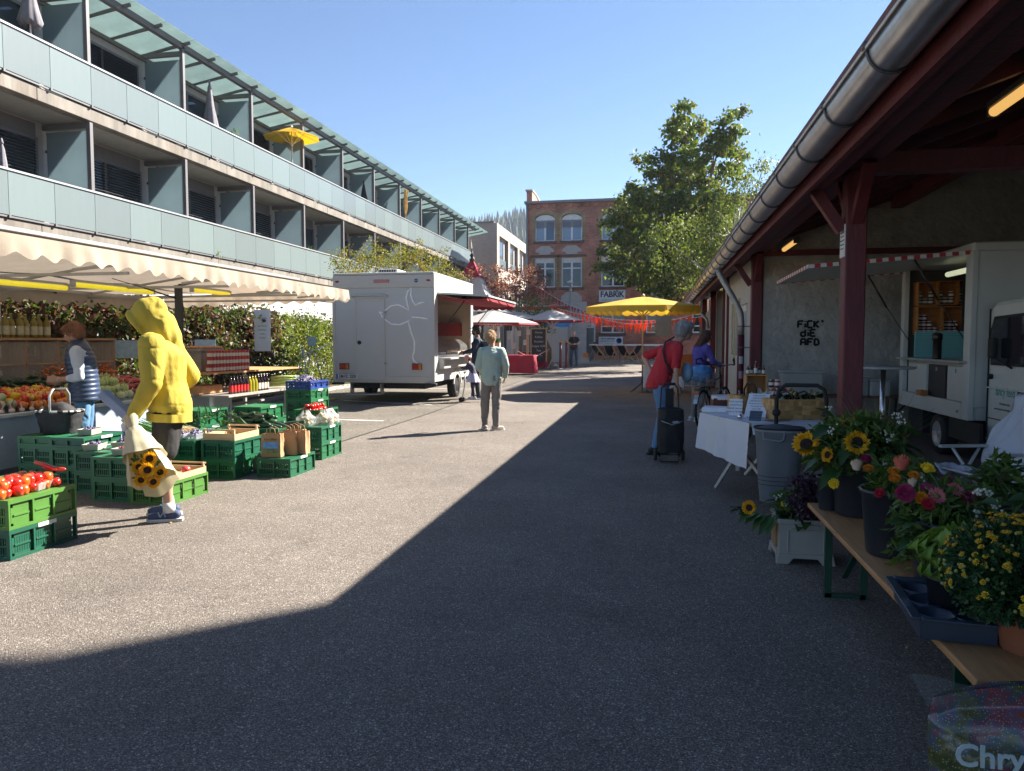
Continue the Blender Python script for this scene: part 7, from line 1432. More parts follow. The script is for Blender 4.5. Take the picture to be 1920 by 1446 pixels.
# ---------- hedges ----------
pur_l=leafmat('vine_leaf',[(.022,.04,.01),(.05,.08,.016),(.075,.11,.025),(.10,.04,.03),(.12,.055,.045),(.16,.12,.07)],trans=.3)
gh_l=leafmat('hedge_leaf',[(.05,.09,.015),(.10,.15,.02),(.18,.20,.035),(.28,.20,.05)],trans=.35)
def hedge(name,label,x,y0,y1,z0,z1,th,lm,dens,size,seed,stems=True,loop=1):
    rng=np.random.default_rng(seed); t=T(name,label,'hedge',(x,y0,0)); n=int(dens*(y1-y0)*(z1-z0))
    cy=rng.uniform(0,y1-y0,n); cz=z0+(z1-z0)*rng.random(n)**.8; bump_=.25*np.sin(cy*2.1+seed)+.2*np.sin(cy*5.3)+.12*np.sin(cy*11); cz=np.minimum(cz,z1-.2+bump_*.6); cx=rng.normal(size=n)*th*.5+.12*np.sin(cy*3.1+cz*4)
    k=14; P=np.stack([cx,cy,cz],1)[:,None,:]+rng.normal(size=(n,k,3))*np.array([.10,.12,.10]); V,Fc=leafgeo(P.reshape(-1,3),size,.5,.75,rng); o=npmesh('foliage',V,Fc,lm,t); o['kind']='stuff'
    if stems:
        for i in range(int((y1-y0)/.45)):
            y=.2+i*.45+rng.uniform(-.1,.1); MB().tube([(0,y,0.1),(rng.uniform(-.1,.1),y+rng.uniform(-.1,.1),z1*.4),(rng.uniform(-.2,.2),y+rng.uniform(-.3,.3),z1*.85)],[.02,.014,.006],5).obj('stem',bark,t)
    return t
hedge('vine_hedge','tall hedge of purple and green vine leaves behind the vegetable stall',-9.6,6.0,17.2,.40,2.32,.50,pur_l,135,.105,21)
hedge('garden_hedge','yellow-green shrub hedge between the stall and the trailer',-9.75,17.2,24.0,.3,2.2,.5,gh_l,120,.075,22)
hedge('garden_hedge_end','yellow-green shrub hedge continuing behind the trailer',-9.9,24.2,31.0,.4,2.3,.5,gh_l,50,.09,23)
t=bushy('fir_sapling','small fir top standing behind the awning before the glass balcony','tree',[(0,0,2.75,.28,.28,.10),(0,0,2.95,.20,.2,.12),(0,0,3.2,.10,.1,.15),(0,0,3.45,.05,.05,.18)],leafmat('fir_leaf',[(.10,.16,.03),(.20,.26,.06)],trans=.3),260,10,.05,.07,loc=(-10.2,PX(410,480,-10.2).y,0),barkm=bark,stems=[('trunk',[(0,0,0),(0,0,2.5),(0,0,3.6)],[.04,.02,.004])],wide=.35,droop=0)
# notices in hedge, ladder
def sheetsign(label,px,py,X,w,h,m,lines=()):
    p=PX(px,py,X); o=MB().box(-w/2,w/2,-.004,.004,-h/2,h/2).obj('notice',m,loc=p,rot=(0,0,.35)); tag(o,label,'notice')
    for i,s in enumerate(lines): text(s,.05,ink,o,(0,-.006,h*.3-i*.09),ext=.0005)
    return o
laml=mat('laminated_white',(.62,.66,.68),.3,var=.08); lamb=mat('laminated_blue',(.35,.50,.62),.3,var=.2,vs=12)
sheetsign('tall white notice board with black text standing in the hedge',492,620,-8.9,.36,.95,laml,('Hier parkt','nur','der Markt','bitte frei','halten','Danke'))
MB().tube([(0,0,-1.2),(0,0,0)],.02).obj('post',steel,COL.objects['notice.001'] if False else None) if False else None
sheetsign('small pale blue notice in the yellow-green hedge',585,640,-8.9,.22,.24,lamb); sheetsign('pale blue notice in the vine hedge beside the hoodie',385,650,-8.8,.40,.28,lamb); sheetsign('pale blue panel in the vine hedge between the two shoppers',232,655,-8.8,.5,.3,lamb)
t=T('step_trestle','light metal trestle leaning against the yellow-green hedge','trestle',(PX(577,720,-8.95).x,PX(577,720,-8.95).y,.17)); 
for a,b in (((-.2,-.3,0),(0,-.25,1.15)),((.2,-.3,0),(0,-.25,1.15)),((-.25,.3,0),(0,.25,1.15)),((.3,.4,0),(.05,.25,1.1)),((-.1,-.26,.55),(.1,-.26,.55)),((0,-.3,.95),(.35,.6,1.25))): MB().tube([a,b],.016,6).obj('bar',alu,t)
# yellow hose on the ground
MB().tube([(PX(630,735,-8).x+.5*math.cos(a)*(1-.02*i),PX(625,738,-8).y*0+17.0+.28*math.sin(a),gz(17)+.02+.004*(i%7)) for i,a in enumerate([.5*k for k in range(40)])],.012,6).obj('hose',mat('yellow_hose',(.42,.32,.06),.5)); tag(COL.objects[-1],'yellow hose coiled on the parking bay behind the trailer','hose')
# ---------- white-cloth table with baskets (right) ----------
lin=mat('white_linen')
tt=T('folding_table','folding table under a white cloth with price notes and baskets','table',(0,0,0)); TZ=.74
A_=Vector((.48,7.95,TZ)); B2=Vector((.86,6.98,TZ)); D_=Vector((.93,.36,0)).normalized(); LT=1.75; C2=B2+D_*.72; E2=A_+D_*1.15
MB().add([A_,B2,C2,E2,A_-Vector((0,0,.03)),B2-Vector((0,0,.03)),C2-Vector((0,0,.03)),E2-Vector((0,0,.03))],[(0,1,2,3),(7,6,5,4),(4,5,1,0),(5,6,2,1),(6,7,3,2),(7,4,0,3)]).obj('tabletop',wood,tt)
def ct_(u,v): p=(A_.lerp(B2,u)).lerp(E2.lerp(C2,u),v); return p+Vector((0,0,.004+.0025*math.sin(u*25)*math.sin(v*19)))
MB().grid(ct_,30,30).obj('cloth_top',lin,tt)
def drop(P,Q,h0,h1,out,n=44):
    out=Vector(out)
    def f(u,v):
        p=P.lerp(Q,u); k=.5*math.sin(u*17+1)+.35*math.sin(u*31)+.3*noise.noise(Vector((u*5,v*2,3))); h=h0+(h1-h0)*u
        crease=.004*(1 if abs(v-.45)<.03 or abs(u-.5)<.015 else 0)
        return p+out*(.012+.022*v*k+.035*v+crease)+Vector((0,0,.004-h*v))
    return f
o1=Vector((B2.y-A_.y,-(B2.x-A_.x),0)).normalized(); 
if o1.x>0: o1=-o1
MB().grid(drop(A_,B2,.36,.42,o1),44,20).obj('cloth_drop',lin,tt); MB().grid(drop(A_,E2,.36,.36,(-.3,.95,0)),30,6).obj('cloth_drop',lin,tt); MB().grid(drop(B2,C2,.10,.05,(.3,-.95,0)),30,6).obj('cloth_drop',lin,tt)
lw_=mat('table_leg_white',(.55,.55,.56),.4,.4); f0=PZ(1342,916); 
MB().beam((f0.x,f0.y,.01),(.95,7.25,.72),.03,.03).obj('leg',lw_,tt); MB().beam((1.15,7.05,.01),(.62,7.55,.72),.03,.03).obj('leg',lw_,tt); MB().beam((1.55,8.2,.01),(1.2,8.3,.72),.03,.03).obj('leg',lw_,tt); MB().beam((1.0,8.5,.01),(1.45,8.1,.72),.03,.03).obj('leg',lw_,tt); MB().beam((1.1,7.1,.25),(1.6,7.35,.25),.03,.04).obj('cross_bar',lw_,tt)
def on(px,py,z=TZ): return PZ(px,py,z)
# woven chip baskets
wov=mat('woven_chip',(.46,.27,.10),.6,isl=.35,var=.22,vs=9,stretch=(1,1,3),bump=.2)
def chipbasket(label,loc,rz,L,Wd,h,m=wov,handle=True,strip=.045,liner=False,name='woven_basket'):
    t=T(name,label,'basket',loc,rz); 
    P=[(-L/2,-Wd/2),(L/2,-Wd/2),(L/2,Wd/2),(-L/2,Wd/2)]
    nz=max(2,round(h/strip)); 
    for s in range(4):
        a=Vector((*P[s],0)); b=Vector((*P[(s+1)%4],0)); ln=(b-a).length; n=max(2,round(ln/strip)); d=(b-a)/ln; nr=Vector((d.y,-d.x,0))
        g=MB()
        for i in range(n):
            for j in range(nz):
                up=(i+j)%2; c=a+d*((i+.5)*ln/n)+Vector((0,0,(j+.5)*h/nz)); off=.011
                R=Matrix((d,nr,Vector((0,0,1)))).transposed()
                g.cb(c+nr*(off if up else .002),(ln/n*(1.15 if up else .9),.005,h/nz*.92),R); g.cb(c+nr*(.002 if up else off),(ln/n*.88,.005,h/nz*(.9 if up else 1.15)),R)
        o=g.obj('woven_side',m,t); o['kind']='stuff'; MB().beam(a+Vector((0,0,h)),b+Vector((0,0,h)),.014,.03).obj('rim',m,t)
    MB().box(-L/2,L/2,-Wd/2,Wd/2,0,.006).obj('base',m,t)
    if handle: MB().tube([(0,-Wd/2,h*.9),(0,-Wd/2+.01,h+.07),(0,-Wd*.25,h+.13),(0,Wd*.25,h+.13),(0,Wd/2-.01,h+.07),(0,Wd/2,h*.9)],.009,8).obj('handle',rub,t)
    return t
cb1=chipbasket('large pale woven chip basket holding wine bottles on the white table',(1.33,7.50,TZ+.006),.30,.52,.26,.175,handle=False)
chipbasket('smaller woven chip basket with black handle behind the leaning leaflet',(.98,8.02,TZ+.006),.45,.36,.24,.17)
for s in (-.09,.09): MB().tube([(s,-.13,.16),(s,-.12,.23),(s,0,.26),(s,.12,.23),(s,.13,.16)],.009,8).obj('handle',rub,cb1)
wine=mat('wine_bottle_glass',(.015,.03,.012),.08,coat=.8,var=.05); wl2=mat('wine_label_green',(.16,.22,.10),.5,var=.3,vs=40); gcap=mat('gold_green_foil',(.40,.36,.10),.35,.4)
for i in range(7):
    t=T('wine_bottle','dark wine bottle lying tilted in the large woven basket','bottle',(1.14+.058*i,7.44+.03*i,TZ+.10),R_.uniform(.2,.5),'wine bottles tilted in the basket'); t.rotation_euler.x=-.3; t.rotation_euler.y=.95+.08*(i%3)
    MB().lathe([(.03,0),(.036,.01),(.036,.17),(.014,.225),(.013,.28)],12).obj('glass',wine,t); MB().lathe([(.0145,.225),(.015,.29),(.006,.293)],10).obj('foil',gcap,t); MB().lathe([(.0365,.05),(.0365,.13)],12,cap=False).obj('label',wl2,t)
brn=mat('brown_wicker',(.11,.035,.025),.6,var=.25,vs=12); wb_=chipbasket('brown wicker basket with white liner at the far corner of the white table',(.76,8.35,TZ+.006),.1,.26,.2,.11,brn,False,.02)
MB().grid(lambda u,v:(.142*math.copysign(abs(math.cos(2*PI*u))**.4,math.cos(2*PI*u))*(1+.03*math.sin(u*40)*(1-v)),.112*math.copysign(abs(math.sin(2*PI*u))**.4,math.sin(2*PI*u)),.155-.075*v),48,4).obj('liner',lin,wb_)
def leaflet(label,p,rx,rz,w,h,rows,m=None,name='leaflet'):
    o=MB().box(-w/2,w/2,-.002,.002,0,h).obj(name,m or mat('paper_white',(.70,.72,.78),.6),loc=p,rot=(rx,0,rz)); tag(o,label,'leaflet')
    for i in range(rows): 
        s=('Frisch vom Hof','Unsere Preise','Apfelsaft naturtrueb','Honig aus der Region','Marmelade 4,50','Likoer 9,80','Essig 6,20','Senf 3,90','Danke!')[i%9]; text(s,h/rows*.55,ink,o,(0,-.0035,h*(1-(i+.8)/(rows+1))),ext=.0003,sx=.9)
    return o
leaflet('large white text leaflet leaning slantwise against the baskets',(.95,7.43,TZ+.008),-.75,-.35,.20,.30,8)
leaflet('small white price card standing on the white table',(.79,7.62,TZ+.008),-.3,-.25,.13,.17,4)
leaflet('dark blue-grey card propped at the front of the white table',(.92,7.17,TZ+.008),-.8,-.3,.11,.12,3,mat('slate_card',(.08,.12,.15),.5))
leaflet('flat brown leaflet lying near the table edge',(1.14,7.16,TZ+.009),-1.54,.3,.22,.10,1,mat('brown_leaflet',(.22,.13,.09),.5,var=.3,vs=20))
MB().lathe([(.02,0),(.024,.03),(.01,.05)],12).obj('glass_holder',chrome,loc=(.80,7.30,TZ+.008)); tag(COL.objects[-1],'tiny metal holder beside the price card on the white table','holder')
nc=MB().box(-.17,.17,-.13,.13,0,.05).obj('napkin_stack',mat('paper_white'),loc=(.68,8.05,TZ+.006),rot=(0,0,-.2),bev=.008); tag(nc,'folded white cloth stack under the brown wicker basket','cloth')
# second small table behind with jars and crate display
t2=T('display_table','low table with goods behind the baskets against the shed','table',(1.25,9.2,0)); MB().box(-.35,.40,-.45,.5,.70,.74).obj('tabletop',wood,t2)
for x in (-.3,.35):
    for y in (-.4,.45): MB().box(x-.02,x+.02,y-.02,y+.02,0,.7).obj('leg',lw_,t2)
MB().box(-.36,.41,-.46,.51,.741,.746).obj('cloth_top',lin,t2); MB().grid(lambda u,v:(-.36-.02*v*math.sin(u*20),-.46+.97*u,.744-.45*v),20,4).obj('cloth_drop',lin,t2)
cr_=T('wooden_crate','upright orange wooden crate used as a shelf for small bottles','crate',(1.08,9.25,.747)); owd=mat('crate_orange_wood',(.50,.26,.09),.6,var=.15,vs=5,stretch=(1,1,5)); 
for x in (0,.01+.0): pass
MB().box(0,.012,0,.28,0,.34).obj('side_board',owd,cr_); MB().box(.228,.24,0,.28,0,.34).obj('side_board',owd,cr_); MB().box(.012,.228,0,.28,.328,.34).obj('top_board',owd,cr_); MB().box(.012,.228,0,.28,0,.012).obj('base_board',owd,cr_); MB().box(.012,.228,.27,.28,.012,.328).obj('back_board',owd,cr_)
dj=mat('amber_bottle',(.16,.05,.015),.1,coat=.6); cj=glassmat('jar_clear',(.35,.20,.15),.75,.06); ccp=mat('cork_cap',(.45,.33,.2),.8)
for i in range(5): bottle(['dark little bottle with white tag on top of the orange crate, leftmost','dark little bottle on top of the orange crate, second','tall dark bottle with cork on the orange crate','squat bottle with pale label on the orange crate','dark little bottle on top of the orange crate, rightmost'][i],(1.10+.045*i,9.28+.05*(i%2),1.088),wine if i%2 else dj,labw,ccp if i in(0,2) else lidb,.021,.11+.05*(i==2),'small bottles on the orange crate')
for i,(px,py,h,l) in enumerate(((1395,695,.16,'clear swing bottle with white tag left of the orange crate'),(1405,697,.14,'squat clear bottle with white tag before the orange crate'),(1414,697,.15,'slim clear bottle with white tag, second before the orange crate'),(1422,696,.15,'slim clear bottle with white tag, third before the orange crate'),(1433,700,.11,'empty glass tumbler before the orange crate'))):
    p=PZ(px,py+8,.95); x=.98+.07*i; bottle(l,(x,9.05-.02*i,.747),glassmat('clear_bottle',(.6,.5,.48),.45,.05),labw,chrome,.024,h,'clear bottles before the orange crate')
jn=0
for i in range(6):
    for l in range(2 if i<4 else 3):
        jar(['jam jar with fabric lid in the mixed heap right of the orange crate','small red jam jar in the stack right of the orange crate'][i%2],(1.35+.062*(i%4),9.05+.08*(i//4)-.04*(i%2),.747+.10*l),.032,.095,[jm[0],mat('jam_red',(.35,.03,.02),.15,coat=.5),jm[2]][(i+l)%3],[lidw,mat('lid_gold',(.5,.4,.15),.35,.6),mat('lid_red',(.4,.03,.03),.4)][(i*2+l)%3],'jars right of the orange crate')
cel_=MB().grid(lambda u,v:(.10*(u-.5)*(1+v),.03*math.sin(u*9),.16*v+.03*math.sin(u*13)*v),14,6).obj('cellophane_bag',glassmat('cellophane',(.8,.8,.82),.45,.08),loc=(1.27,8.98,.76)); tag(cel_,'crinkled cellophane bag of sweets before the jars','bag')
# grey insulated shopping tote
gt=T('shopping_tote','tall grey insulated shopping tote with black frame handle beside the white table','tote bag',(1.02,6.42,0),-.12); gf=mat('grey_tote_fabric',(.13,.14,.155),.85,var=.10,vs=4,bump=.4,bs=9); gfl=mat('grey_tote_trim',(.24,.25,.27),.7)
def tf_(u,v): 
    a=2*PI*u; e=.75; cx=math.copysign(abs(math.cos(a))**e,math.cos(a)); cy=math.copysign(abs(math.sin(a))**e,math.sin(a)); s=.72+.28*v; w=.010*noise.noise(Vector((cx*2.5,cy*2.5,v*3)))
    return (cx*.195*s+w,cy*.15*s+w,.16+.60*v)
MB().grid(tf_,48,14).obj('bag',gf,gt); MB().prism([(.14*math.cos(2*PI*i/24),.105*math.sin(2*PI*i/24)) for i in range(24)],.15,.165,axis='z').obj('base',gf,gt); MB().grid(lambda u,v:tuple(Vector(tf_(u,.96+.04*v))*1.012),48,1).obj('rim',gfl,gt)
MB().grid(lambda u,v:(-.19+.38*u,(-.145+.29*v)*math.sin(PI*min(.97,max(.03,u)))**.4,.765+.035*math.sin(PI*u)*math.sin(PI*v)),14,8).obj('lid',mat('dark_tote_lid',(.05,.055,.065),.7),gt); MB().tube([Vector(tf_(i/32,1))+Vector((0,0,.008)) for i in range(32)],.009,6,closed=True).obj('zip_edge',rub,gt)
for z in (.30,.335,.37): MB().grid(lambda u,v,z=z:tuple(Vector(tf_(u,(z-.16)/.6+.012*v))*Vector((1.01,1.01,1)) if 0 else (Vector(tf_(u,(z-.16)/.6+.012*v)).x*1.012,Vector(tf_(u,(z-.16)/.6)).y*1.012,z+.007*v)),48,1).obj('stripe',mat('dark_stripe',(.035,.04,.055),.7),gt)
MB().tube([(-.13,-.155,.75),(-.125,-.165,.69),(-.0,-.17,.675),(.03,-.165,.69),(.035,-.155,.75)],.007,6).obj('side_loop',gfl,gt)
hx_=[(-.02,.17,.45),(-.02,.17,1.0),(.0,.17,1.08),(.05,.17,1.115),(.30,.17,1.115),(.35,.17,1.08),(.37,.17,1.0),(.37,.17,.55)]
MB().tube(hx_,.017,10).obj('frame_handle',rub,gt)
for x in (-.02,.37): MB().lathe([(.032,-.02),(.035,0),(.032,.02)],14).obj('joint',rub,gt,loc=(x,.15,.88),rot=(PI/2,0,0))
MB().tube([(.37,.17,.6),(.37,.2,.3),(.33,.22,.02)],.013).obj('frame_leg',rub,gt); MB().tube([(-.02,.17,.5),(-.02,.2,.02)],.013).obj('frame_leg',rub,gt)
# ---------- trolley ----------
tro=T('shopping_trolley','black wheeled shopping trolley held by the grey-haired man','trolley',(.20,9.30,0),.12); bt=mat('trolley_black_fabric',(.012,.012,.014),.6,var=.2,vs=6,bump=.6,bs=8)
def tbg(u,v): a=2*PI*u; e=.6; cx=math.copysign(abs(math.cos(a))**e,math.cos(a)); cy=math.copysign(abs(math.sin(a))**e,math.sin(a)); s=1+.05*math.sin(PI*v)-.10*max(0,v-.8); w=.012*noise.noise(Vector((cx*3,cy*3,v*5))); return (cx*.155*s+w,cy*.10*s+w,.13+.52*v)
MB().grid(tbg,44,14).obj('bag',bt,tro); MB().prism([(.15*math.copysign(abs(math.cos(2*PI*i/24))**.6,math.cos(2*PI*i/24)),.1*math.sin(2*PI*i/24)) for i in range(24)],.12,.14,axis='z').obj('base',bt,tro)
MB().grid(lambda u,v:(-.15+.30*u,-.105-.02*math.sin(PI*u)+.22*v,.655-.14*(1-v)**2+.02*math.sin(PI*u)),14,8).obj('flap',bt,tro); MB().tube([(-.13,-.12,.52),(0,-.135,.47),(.13,-.12,.52)],.006,6).obj('flap_edge',mat('grey_piping',(.3,.3,.32),.5),tro)
fr_=mat('trolley_frame',(.03,.03,.035),.35,.5); MB().tube([(-.12,.09,.05),(-.12,.11,.55),(-.10,.12,.90),(-.06,.125,.955),(.06,.125,.955),(.10,.12,.90),(.12,.11,.55),(.12,.09,.05)],.011,8).obj('frame',fr_,tro); MB().tube([(-.07,.125,.955),(.07,.125,.955)],.017,8).obj('grip',rub,tro)
MB().box(-.05,.05,.105,.115,.60,.90).obj('handle_pocket',bt,tro); MB().tube([(-.12,.08,.04),(-.13,-.12,.02),(.07,-.14,.02),(.12,.08,.04)],.008,6).obj('foot_stand',fr_,tro); MB().tube([(-.12,-.06,.12),(-.12,.1,.12),(.12,.1,.12),(.12,-.06,.12)],.007,6).obj('bag_rest',fr_,tro)
for x in (-.17,.17): MB().lathe([(.01,-.014),(.065,-.016),(.072,0),(.065,.016),(.01,.014)],20).obj('wheel',rub,tro,loc=(x,.10,.073),rot=(0,PI/2,0))
MB().tube([(-.17,.1,.073),(.17,.1,.073)],.006,6).obj('axle',fr_,tro); MB().ell((.05,-.125,.50),(.05,.02,.02)).obj('wrapper',glassmat('thin_bag'),tro)
# ---------- bicycle ----------
bp0=PZ(1302,795); bi=T('bicycle','dark city bicycle with wire rear basket seen from behind','bicycle',(.80,12.75,0),-.42); bfm=mat('bike_frame_black',(.02,.022,.025),.3,.3,coat=.4); r=.34
def bw(y):
    e=bpy.data.objects.new('wheel',None); COL.objects.link(e); e.parent=bi; e.location=(0,y,r)
    MB().tube([(0,(r-.02)*math.cos(2*PI*i/40),(r-.02)*math.sin(2*PI*i/40)) for i in range(40)],.021,8,closed=True).obj('tyre',rub,e); MB().tube([(0,(r-.05)*math.cos(2*PI*i/40),(r-.05)*math.sin(2*PI*i/40)) for i in range(40)],.010,6,closed=True).obj('rim',alu,e)
    s=MB()
    for i in range(28): a=2*PI*i/28; s.tube([(.03*(1 if i%2 else -1),.02*math.cos(a+.5),.02*math.sin(a+.5)),(0,(r-.05)*math.cos(a),(r-.05)*math.sin(a))],.0013,3)
    o=s.obj('spokes',alu,e); o['kind']='stuff'; MB().tube([(-.05,0,0),(.05,0,0)],.02,10).obj('hub',alu,e)
bw(0); bw(1.06)
f=MB(); BB=Vector((0,.42,.28)); ST=Vector((0,.25,.78)); HT=Vector((0,.83,.86)); HB=Vector((0,.87,.66))
MB().tube([BB,ST],.017).obj('seat_tube',bfm,bi); MB().tube([ST*.97+Vector((0,0,.0)),HT],.016).obj('top_tube',bfm,bi); MB().tube([BB,HB],.019).obj('down_tube',bfm,bi); MB().tube([HT+Vector((0,-.01,.04)),HB],.019).obj('head_tube',bfm,bi)
for s in (-1,1): MB().tube([BB,(s*.05,0,r)],.009).obj('chain_stay',bfm,bi); MB().tube([ST*.95,(s*.05,0,r)],.008).obj('seat_stay',bfm,bi); MB().tube([HB,(s*.05,.95,.5),(s*.05,1.06,r)],.012).obj('fork_blade',alu,bi); MB().tube([(s*.05,.25,.72),(s*.06,-.1,.73),(s*.06,0,r)],.005).obj('rack_strut',bfm,bi)
MB().tube([HT,(0,.79,1.03),(0,.80,1.06)],.014).obj('stem',bfm,bi); MB().tube([(-.30,.62,1.08),(-.26,.66,1.09),(-.1,.80,1.07),(.1,.80,1.07),(.26,.66,1.09),(.30,.62,1.08)],.011).obj('handlebar',bfm,bi)
for s in (-1,1): MB().tube([(s*.30,.66,1.09),(s*.34,.55,1.10),(s*.33,.52,1.17),(s*.29,.66,1.19),(s*.28,.72,1.14)],.015).obj('bar_grip',rub,bi)
MB().tube([ST,(0,.22,.94)],.012).obj('seat_post',alu,bi); MB().ell((0,.20,.97),(.08,.14,.035)).obj('saddle',rub,bi); MB().box(-.07,.07,-.28,.25,.725,.74).obj('rack',bfm,bi); MB().box(-.06,.06,-.36,-.33,.62,.67).obj('rear_lamp',rl2,bi)
gd=MB(); gd.grid(lambda u,v:(-.035+.07*v,(r+.04)*math.cos(.2+2.6*u),r+(r+.04)*math.sin(.2+2.6*u)),20,2); gd.obj('mudguard',alu,bi)
MB().lathe([(.02,-.004),(.09,-.004),(.09,.004),(.02,.004)],22).obj('chain_ring',alu,bi,loc=(.06,.42,.28),rot=(0,PI/2,0)); MB().tube([(.07,.42,.28),(.09,.50,.13)],.009).obj('crank',alu,bi); MB().box(.09,.18,.47,.53,.115,.14).obj('pedal',rub,bi); MB().tube([(-.07,.42,.28),(-.09,.34,.43)],.009).obj('crank',alu,bi)
bk_=MB()
for z in (.76,.83,.90,.97): bk_.tube([(-.19,-.33,z),(.19,-.33,z),(.19,.05,z),(-.19,.05,z)],.004,5,closed=True)
for i in range(11): x=-.18+.036*i; bk_.tube([(x*.85,-.30,.745),(x,-.33,.97)],.0025,4); bk_.tube([(x*.85,.02,.745),(x,.05,.97)],.0025,4)
for i in range(10): y=-.31+.038*i; bk_.tube([(-.16,y,.745),(-.19,y,.97)],.0025,4); bk_.tube([(.16,y,.745),(.19,y,.97)],.0025,4)
o=bk_.obj('wire_basket',alu,bi); o['kind']='stuff'
lb=MB(); lb.ell((0,0,0),(.19,.19,.14),26,18); ob=lb.obj('plastic_bag',mat('sky_blue_film',(.10,.36,.72),.4,var=.15,vs=8,trans=.25,bump=1,bs=14),loc=tuple(bi.matrix_basis@Vector((0,-.13,.95)))); tag(ob,'bright blue plastic bag bulging from the bicycle basket','bag')
dsp=ob.modifiers.new('d','DISPLACE'); tx=bpy.data.textures.new('crumple','VORONOI'); tx.noise_scale=.09; dsp.texture=tx; dsp.strength=.07; BAKE.append(ob)
oo=MB().box(-.13,.13,-.05,.05,-.17,.17).obj('tote_bag',mat('orange_tote',(.70,.16,.03),.7,var=.1),loc=tuple(PY(1282,685,11.6)),rot=(0,0,.3),bev=.02); tag(oo,'orange tote bag hanging between the man in red and the blue basket bag','bag')
# ---------- standing table, trestle table and boxes in the shed ----------
sm=mat('grey_table_top',(.38,.38,.38),.4)
t=T('standing_table','tall standing table with round steel pole in front of the food truck','table',(2.66,9.45,0)); MB().lathe([(.33,1.16),(.34,1.165),(.34,1.185),(.33,1.19)],32).obj('tabletop',sm,t); MB().tube([(0,0,.03),(0,0,1.16)],.03,14).obj('pole',chrome,t); MB().lathe([(.25,0),(.24,.02),(.04,.05)],28).obj('foot',steel,t)
t=T('trestle_table','low brown trestle table along the graffiti wall','table',(2.85,12.55,0)); MB().box(-1.05,1.1,-.25,.25,.60,.63).obj('tabletop',mat('brown_board',(.14,.06,.04),.6),t)
for x in (-.75,.8): 
    for y in (-.2,.2): MB().beam((x,y,0),(x+.02,y,.6),.035,.035).obj('leg',blkp,t)
    MB().beam((x,-.2,.35),(x+.25,-.2,.6),.02,.02).obj('brace',blkp,t)
cb2=glassmat('clear_storage_box',(.42,.43,.42),.5,.2)
for i,(x,w,h,l) in enumerate(((-.55,.62,.36,'clear plastic storage box on the trestle table behind the red post'),(.22,.42,.30,'clear plastic storage box right of the red post'),(.60,.30,.24,'short white tub beside the clear boxes'))):
    o=MB().box(-w/2,w/2,-.18,.18,0,h).obj('storage_box',cb2 if i<2 else mat('white_tub',(.4,.4,.39),.5),loc=(2.85+x,12.55,.632),bev=.02); tag(o,l,'box'); MB().box(-w/2-.012,w/2+.012,-.19,.19,h,h+.02).obj('lid',mat('pale_lid',(.42,.42,.41),.5),o,bev=.006)
# ---------- camp chairs ----------
cw=mat('chair_white_tube',(.55,.55,.54),.35,.2); 
strp=bpy.data.materials.new('striped_canvas'); strp.use_nodes=True; n_=strp.node_tree; bb2=n_.nodes['Principled BSDF']; bb2.inputs['Roughness'].default_value=.8; tc=n_.nodes.new('ShaderNodeTexCoord'); sx_=n_.nodes.new('ShaderNodeSeparateXYZ'); n_.links.new(tc.outputs['Object'],sx_.inputs[0]); ma=n_.nodes.new('ShaderNodeMath'); ma.operation='MULTIPLY_ADD'; ma.inputs[1].default_value=2.0; ma.inputs[2].default_value=.5; n_.links.new(sx_.outputs[0],ma.inputs[0]); rp_=n_.nodes.new('ShaderNodeValToRGB'); rp_.color_ramp.interpolation='CONSTANT'
els=rp_.color_ramp.elements; cols=[(.03,.08,.20),(.05,.22,.22),(.35,.03,.04),(.03,.08,.20),(.45,.45,.43),(.30,.04,.05),(.03,.08,.20)]; els[0].color=(*cols[0],1); els[1].position=1/7; els[1].color=(*cols[1],1)
for i in range(2,7): e=els.new(i/7); e.color=(*cols[i],1)
n_.links.new(ma.outputs[0],rp_.inputs[0]); n_.links.new(rp_.outputs[0],bb2.inputs['Base Color'])
def campchair(label,loc,rz,tube,fabric,arm,sc=1.0):
    t=T('camp_chair',label,'chair',loc,rz); t.scale=(sc,)*3
    for s in (-1,1):
        x=s*.27; MB().tube([(x,.24,.02),(x,-.10,.58)],.013).obj('leg',tube,t); MB().tube([(x,-.26,.02),(x,.14,.58)],.013).obj('leg',tube,t)
        MB().box(x-.025,x+.025,-.22,.26,.585,.61).obj('armrest',arm,t,bev=.008); MB().tube([(x*.93,-.22,.30),(x*.93,-.40,1.0)],.013).obj('back_post',tube,t)
    MB().tube([(-.27,.24,.03),(.27,.24,.03)],.012).obj('floor_bar',tube,t); MB().tube([(-.27,-.26,.03),(.27,-.26,.03)],.012).obj('floor_bar',tube,t); MB().tube([(-.25,.25,.42),(.25,.25,.42)],.012).obj('seat_bar',tube,t)
    MB().grid(lambda u,v:(-.25+.5*u,.26-.48*v,.42-.10*v-.03*math.sin(PI*v)-.02*math.sin(PI*u)),8,8).obj('seat',fabric,t); MB().grid(lambda u,v:(-.25+.5*u,-.22-.18*v-.02*math.sin(PI*u),.36+.64*v),8,8).obj('backrest',fabric,t); return t
c1=campchair('white-framed camp chair with striped seat, draped with white cloth',(2.70,6.62,0),1.85,cw,strp,cw,1.0)
tw_=mat('white_towel',(.60,.61,.66),.9,var=.05,bump=.5,bs=7)
def tow(u,v):
    s=u*2-1; w=.07*noise.noise(Vector((s*2.5,v*4,2)))+.035*noise.noise(Vector((s*7,v*6,5)))
    if v<.5: k=v/.5; return (s*(.30-.03*k)+w,-.36+.14*(1-k)-.14*k+.10+w,.40+.64*k+.03*math.cos(s*2))
    k=(v-.5)/.5; return (s*.29+w*1.5,-.45-.04*k+w,1.05-.75*k)
